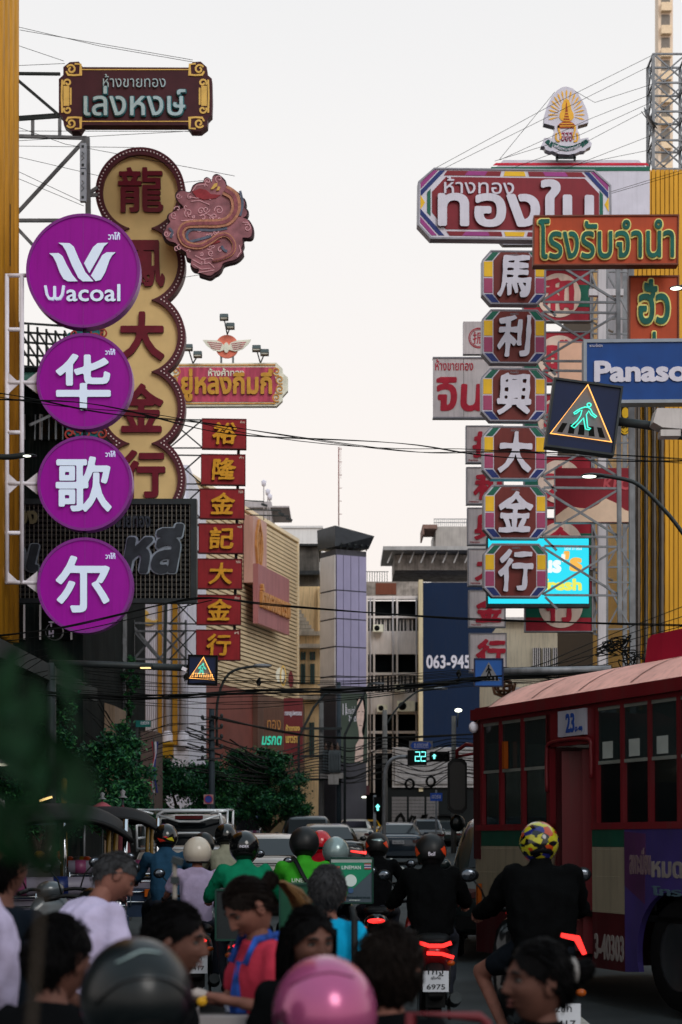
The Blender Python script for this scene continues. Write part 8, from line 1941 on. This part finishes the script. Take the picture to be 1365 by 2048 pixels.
# delivery boxes
def dbox(label, px, d, x0, y0, x1, y1, col, depth=.42):
    kk = d / F; o = thing('delivery_box', label, 'delivery box', P((x0 + x1) / 2, y1, d)); w = (x1 - x0) * kk / 2; h = (y1 - y0) * kk
    MB().prism([chamfer(-w, 0, w, h, .015)], 0, depth).build('case', col, o)
    mb = MB()
    for s_ in (1, -1): mb.bar((s_ * w, -.004, 0), (s_ * w, -.004, h), .014)
    mb.bar((-w, -.004, h), (w, -.004, h), .016); mb.bar((-w, -.004, 0), (w, -.004, 0), .014); mb.build('edge_trim', mat('dark green trim', (10, 52, 42), 1, .6), o)
    return o, w, h
BXG = mat('delivery green', (16, 108, 78), 1.5, .55, 0, .08, 4, dirt=.15)
o, w, h = dbox('teal green delivery box with white lettering and a small flag', 702, 16.3, 661, 1716, 746, 1806, mat('box grey', (70, 82, 92), 1, .55, 0, .08))
q = lambda u, v: (-w + 2 * w * u, h * (1 - v))
MB().prism([[q(0.02, .1), q(.98, .1), q(.98, .3), q(.4, .8), q(.02, .62)]], -.004, 0).build('green_panel', BXG, o); MB().prism([[q(.02, .02), q(.98, .02), q(.98, .1), q(.02, .1)]], -.005, 0).build('white_band', mat('box white', (150, 162, 158)), o)
def on_box(t, u0, v0, u1, v1, m, y=-.009):
    loops, bb = text_loops(t, .02); a, b = q(u0, v1), q(u1, v0)
    MB().prism([[(a[0] + (x - bb[0]) / (bb[2] - bb[0]) * (b[0] - a[0]), a[1] + (z - bb[1]) / (bb[3] - bb[1]) * (b[1] - a[1])) for x, z in l] for l in loops], y, -.004, back=False).build('lettering', m, o)
PW = mat('print white', (186, 198, 194), 1.3)
on_box('LINEMAN', .27, .17, .72, .25, PW); on_box('บริการส่งอาหาร', .34, .84, .94, .9, mat('print teal', (14, 44, 50)), -.006); on_box('wongnai', .44, .92, .7, .955, PW, -.006)
for i, c in enumerate(((150, 30, 44), (180, 180, 190), (36, 40, 100), (180, 180, 190), (150, 30, 44))):
    MB().prism([[q(.8, .12 + .026 * i), q(.96, .12 + .026 * i), q(.96, .146 + .026 * i), q(.8, .146 + .026 * i)]], -.009, -.004).build('flag_stripe', mat('flagp %d' % i, c), o)
MB().prism([circle(*q(.48, .5), .055, 28)], -.008, -.004).build('round_patch', PW, o); MB().prism([circle(*q(.48, .72), .026, 20)], -.008, -.004).build('small_badge', mat('badge blue', (60, 90, 130)), o)
MB().prism([[q(.08, .18), q(.23, .18), q(.23, .25), q(.08, .25)]], -.008, -.004).build('small_sticker', mat('sticker red', (150, 84, 74)), o)
o, w, h = dbox('open black-framed green delivery box behind the bright green rider', 595, 14.2, 560, 1769, 630, 1880, mat('delivery green dark', (10, 66, 46), 1, .6), .4)
o, w, h = dbox('black-edged grey delivery box behind the jade green rider', 452, 13.9, 432, 1780, 500, 1880, mat('box dark', (26, 32, 34), 1, .6), .4)

# ---- people close to the camera
CH = cloth('checked apron cloth', (30, 60, 130))
person('man with cropped greying hair bending forward in a white T-shirt', 228, 8.4, zt_of(1703, 8.4), -48, lean=.52, head_rot=(-18, 0, -22), top=WHTC, hair_style='crop', hair_m=HAIRG, bulk=1.12, seed=21, wr=.018, arms={1: ((.27, .2, 1.02), (.2, .42, .9)), -1: ((-.25, .2, 1.0), (-.1, .45, .9))})
p2 = person('man in a white T-shirt with dark printed letters, cut by the picture edge', -46, 5.6, 1.76, -70, top=WHTC, bulk=1.1, seed=22, skin=SKIND, wr=.016)
def print_on(root, s, t, w, x, z, m):
    loops, bb = text_loops(t, .04); sc2 = w / (bb[2] - bb[0])
    MB().prism([[((xx - bb[0]) * sc2 + x, (y_ - bb[1]) * sc2 + z) for xx, y_ in l] for l in loops], -.012, 0, fn=lambda x_, z_, yy: (.2 * s + yy * -1 - 2.5 * (x_ - 0) ** 2, x_ * 1.0, z_ * s)).build('print_lettering', m, root)
for t, z, w in (('sunny', 1.22, .15), ('CITY', 1.1, .17), ('TM', .98, .17)): on_back(p2[0], p2[2], t, w, z, mat('teal print', (30, 56, 70)), -.34 - .13)
person('man in a dark shirt behind the blurred leaves, wrist showing', 8, 6.8, zt_of(1672, 6.8), -30, top=cloth('navy shirt cloth', (18, 24, 32)), seed=23, skin=SKIND, arms={1: ((.25, .1, 1.05), (.3, .28, .86))})
person('dark-haired man with his back turned, very near, below the white T-shirt man', 118, 5.2, zt_of(1834, 5.2), -25, lean=.15, head_rot=(0, 0, -15), top=CHAR, seed=24, skin=SKIND, hs=1.02)
person('dark-haired man in profile facing the woman in pink', 350, 5.9, zt_of(1808, 5.9), -100, lean=.05, head_rot=(-4, 0, 0), top=CHAR, seed=25, skin=SKIND, hair_style='short', hs=1.02)
r_, M_, s_, A_2 = person('woman in rose pink T-shirt and blue apron looking down at her gloved hands', 500, 7.0, zt_of(1754, 7.0), 114, lean=.12, head_rot=(-30, 0, 6), top=ROSE, hair_style='tied', hair_m=HAIRBR, hair_ends=HAIRD, seed=26, bulk=1.0, hs=.98,
       arms={1: ((.21, .1, 1.1), (.06, .36, 1.14)), -1: ((-.23, .05, 1.1), (-.05, .33, 1.16))}, glove=mat('clear plastic glove', (150, 138, 132), 1, .3), bottom=CHAR, wr=.014)
mb = MB(); mb.grid(lambda u, v: Vector(((u - .5) * (.13 + .1 * v), (.15 + .03 * math.sin(v * 3) + .012 * math.sin(u * 20 + v * 6) - 1.3 * (u - .5) ** 2 * .2), 1.3 - .55 * v)) * s_, 14, 16)
mb.build('apron', mat('patterned apron', (28, 64, 138), 1, .8, 0, .9, 14), r_)
for sg in (1, -1): MB().tube([Vector(p) * s_ for p in ((sg * .09, .15, 1.29), (sg * .095, .1, 1.4), (sg * .07, -.02, 1.42), (sg * -.02, -.1, 1.3))], .016, 5, squash=.4).build('apron_strap', mat('patterned apron', (28, 64, 138)), r_)
mb = MB(); star = [((.035 if i % 2 == 0 else .016) * math.cos(i * R(36)), 1.1 + (.035 if i % 2 == 0 else .016) * math.sin(i * R(36))) for i in range(10)]
mb.prism([star], 0, .004, fn=lambda x, z, y: (x * s_, .2 * s_ + y, z * s_)); mb.build('apron_pattern', mat('pale star', (150, 156, 176)), r_)
person('woman with dark hair glancing towards the camera above the pink helmet', 620, 6.3, zt_of(1815, 6.3), 200, head_rot=(-6, 0, 8), lean=.08, top=CHAR, hair_style='long', seed=27, hs=.98, skin=SKIND)
person('man with greying hair in a turquoise T-shirt, back turned, black strap', 656, 8.7, zt_of(1733, 8.7), -8, top=CYAN, hair_style='short', hair_m=HAIRG, seed=28, fine=False, wr=.014, bulk=1.05)
rr = [o for o in COL.objects if o.get('label', '').startswith('man with greying hair in a turq')][0]
MB().tube([Vector(p) for p in ((.12, -.02, 1.26), (.145, -.1, 1.2), (.15, -.135, 1.0), (.14, -.13, .85))], .016, 6, squash=.4).build('bag_strap', TRIM, rr)
person('person with thick dark brown hair, back turned, below the red scooter', 782, 5.2, zt_of(1857, 5.2), -20, head_rot=(0, 0, -12), top=CHAR, hair_style='bob', hair_m=HAIRBR, seed=29, hs=1.0)
rp, Mp, sp_, _ = person('woman in profile below the big rider, hair bun with a grey band', 1078, 5.4, zt_of(1882, 5.4), 106, head_rot=(2, 0, 0), top=CHAR, hair_style='tied', hair_m=HAIRB, seed=30, hs=1.02, skin=SKIND)
MB().tube([Mp @ Vector((.034 * math.cos(a * R(36)), -.1, .035 + .034 * math.sin(a * R(36)))) for a in range(10)], .013, 8, closed=True).build('hair_band', mat('grey scrunchie', (120, 116, 114), 1, .8), rp)
f1 = person('rider in a metallic pink and black helmet in front of the glancing woman', 650, 4.4, zt_of(1914, 4.4), 4, 'ride', top=CHAR, sleeve='long', helm=(HPNK, dict(decals=(('~', [(4.3, -.01), (3.7, -.04), (3.1, -.055), (2.5, -.075), (2.0, -.1)], .005, 0, BLKS), ('#0.1', 4.25, -.03, .32, mat('plum panel', (92, 30, 62), 1, .3)), ('~', [(4.1, .075), (3.6, .1), (3.0, .108), (2.4, .095)], .002, 0, mat('plum panel', (92, 30, 62))), ('#0.05', 3.0, -.1, 1.2, mat('plum panel', (92, 30, 62)))))), hair_style='long', fine=False, seed=31, group='riders near the kerb')
f2 = person('rider in a glossy dark teal helmet in front of the white T-shirt man', 272, 4.15, zt_of(1878, 4.15), 20, 'ride', top=CHAR, sleeve='long', helm=(HPAL, dict(decals=(('~', [(4.2, .0), (3.7, .05), (3.1, .06), (2.6, .04), (2.1, -.02)], .005, 0, BLKS), ('~', [(3.9, .09), (3.3, .115), (2.7, .11)], .003, 0, HSIL), ('#0.05', 3.2, -.06, .6, BLKS)))), hair_style=None, fine=False, seed=32, group='riders near the kerb')
scooter('dark scooter under the rider with the pink helmet', 650, 4.4, BLKS, 'round', False, 8, f1[2]).location = f1[0].location; scooter('dark scooter with a dim red lamp under the dark teal helmet', 272, 4.15, BLKS, 'round', False, 20, f2[2]).location = f2[0].location
scooter('parked grey scooter beside the tuk-tuks', 190, 15, GRYS, 'round', False, 30); scooter('parked dark scooter with raised mirrors by the kerb tuk-tuk', 60, 13.5, BLKS, 'round', False, -20)
# vendor's tray, items, red rail, pale pole
o = thing('food_tray', 'white vendor tray with small packets under the gloved hands', 'tray', P(452, 2052, 6.5)); kk = 6.5 / F
mb = MB(); mb.span(-66 * kk, 60 * kk, -.1, .25, 0, .012); 
for a in ((-66, -64), (58, 60)): mb.span(a[0] * kk, a[1] * kk, -.1, .25, .012, .045)
mb.span(-66 * kk, 60 * kk, -.1, -.095, .012, .045); mb.build('tray', mat('tray white', (140, 134, 134), 1, .5), o)
o = thing('vendor_cart', 'low vendor cart carrying the white tray', 'cart', (wx(452, 6.5), 6.5, 0)); zc = P(452, 2052, 6.5).z - .002
mb = MB(); mb.span(-.16, .3, -.12, .45, .5, zc); mb.build('cart_box', mat('cart steel', (60, 62, 64), 1, .4, .5, .2), o)
for x in (-.13, .27):
    MB().bar((x, -.08, .1), (x, -.08, .5), .03).bar((x, .4, .1), (x, .4, .5), .03).build('leg', STEELD, o); MB().lathe([(.0, -.02), (.1, -.02), (.1, .02), (0, .02)], 14, (x, .15, .1), 'X').build('wheel', TYRE, o)
rr2 = random.Random(3)
for i in range(6):
    o = thing('food_packet', 'small pale food packet lying on the white tray', 'packet', P(408 + 17 * i, 2046, 6.45), 'food packets on the tray')
    MB().ell((0, 0, .012), (.02, .016, .012), 10, 6, rot=(0, .2 * (i % 3), .5 * i)).ell((.015, 0, .014), (.008, .01, .006), 6, 4).build('packet', [mat('packet white', (150, 130, 126)), mat('packet red', (140, 50, 54))][i % 2], o)
o = thing('yellow_sponge', 'small yellow piece held in the gloved hand', 'food', P(404, 2003, 6.72)); MB().ell((0, 0, 0), (.02, .016, .018), 10, 8).box((.008, 0, .012), (.014, .018, .012), (.3, .4, 0)).build('piece', mat('lemon yellow', (190, 140, 24), 1, .5), o)
o = thing('red_rail', 'dull red tubular rail at the bottom edge, in front of the red scooter', 'rail', P(900, 2040, 4.6)); a = o.location.copy(); o.location.z = 0; a.z = 0
MB().tube([v for v in ([Vector((P(822, 2026, 4.6) - a).to_tuple()[:2] + (.0,)), P(822, 2026, 4.6) - a, P(960, 2034, 4.6) - a, P(974, 2044, 4.6) - a, Vector((P(978, 2048, 4.6) - a).to_tuple()[:2] + (.0,))])], .014, 8).build('tube', mat('dull red tube', (96, 26, 34), 1, .5), o)
o = thing('pale_pole', 'pale weathered pole with a clamp rising beside the lilac rider', 'pole', (wx(350, 8.0), 8.0, 0)); kk = 8 / F
MB().tube([(0, 0, 0), (0, 0, zt_of(1716, 8))], .010, 8).build('shaft', mat('pale weathered pole', (120, 112, 104), 1, .6, 0, .2, 5), o); MB().box((.012, 0, zt_of(1722, 8)), (.05, .04, .03), (0, .3, 0)).box((.0, 0, zt_of(1760, 8)), (.036, .036, .03)).build('clamp', STEELD, o)
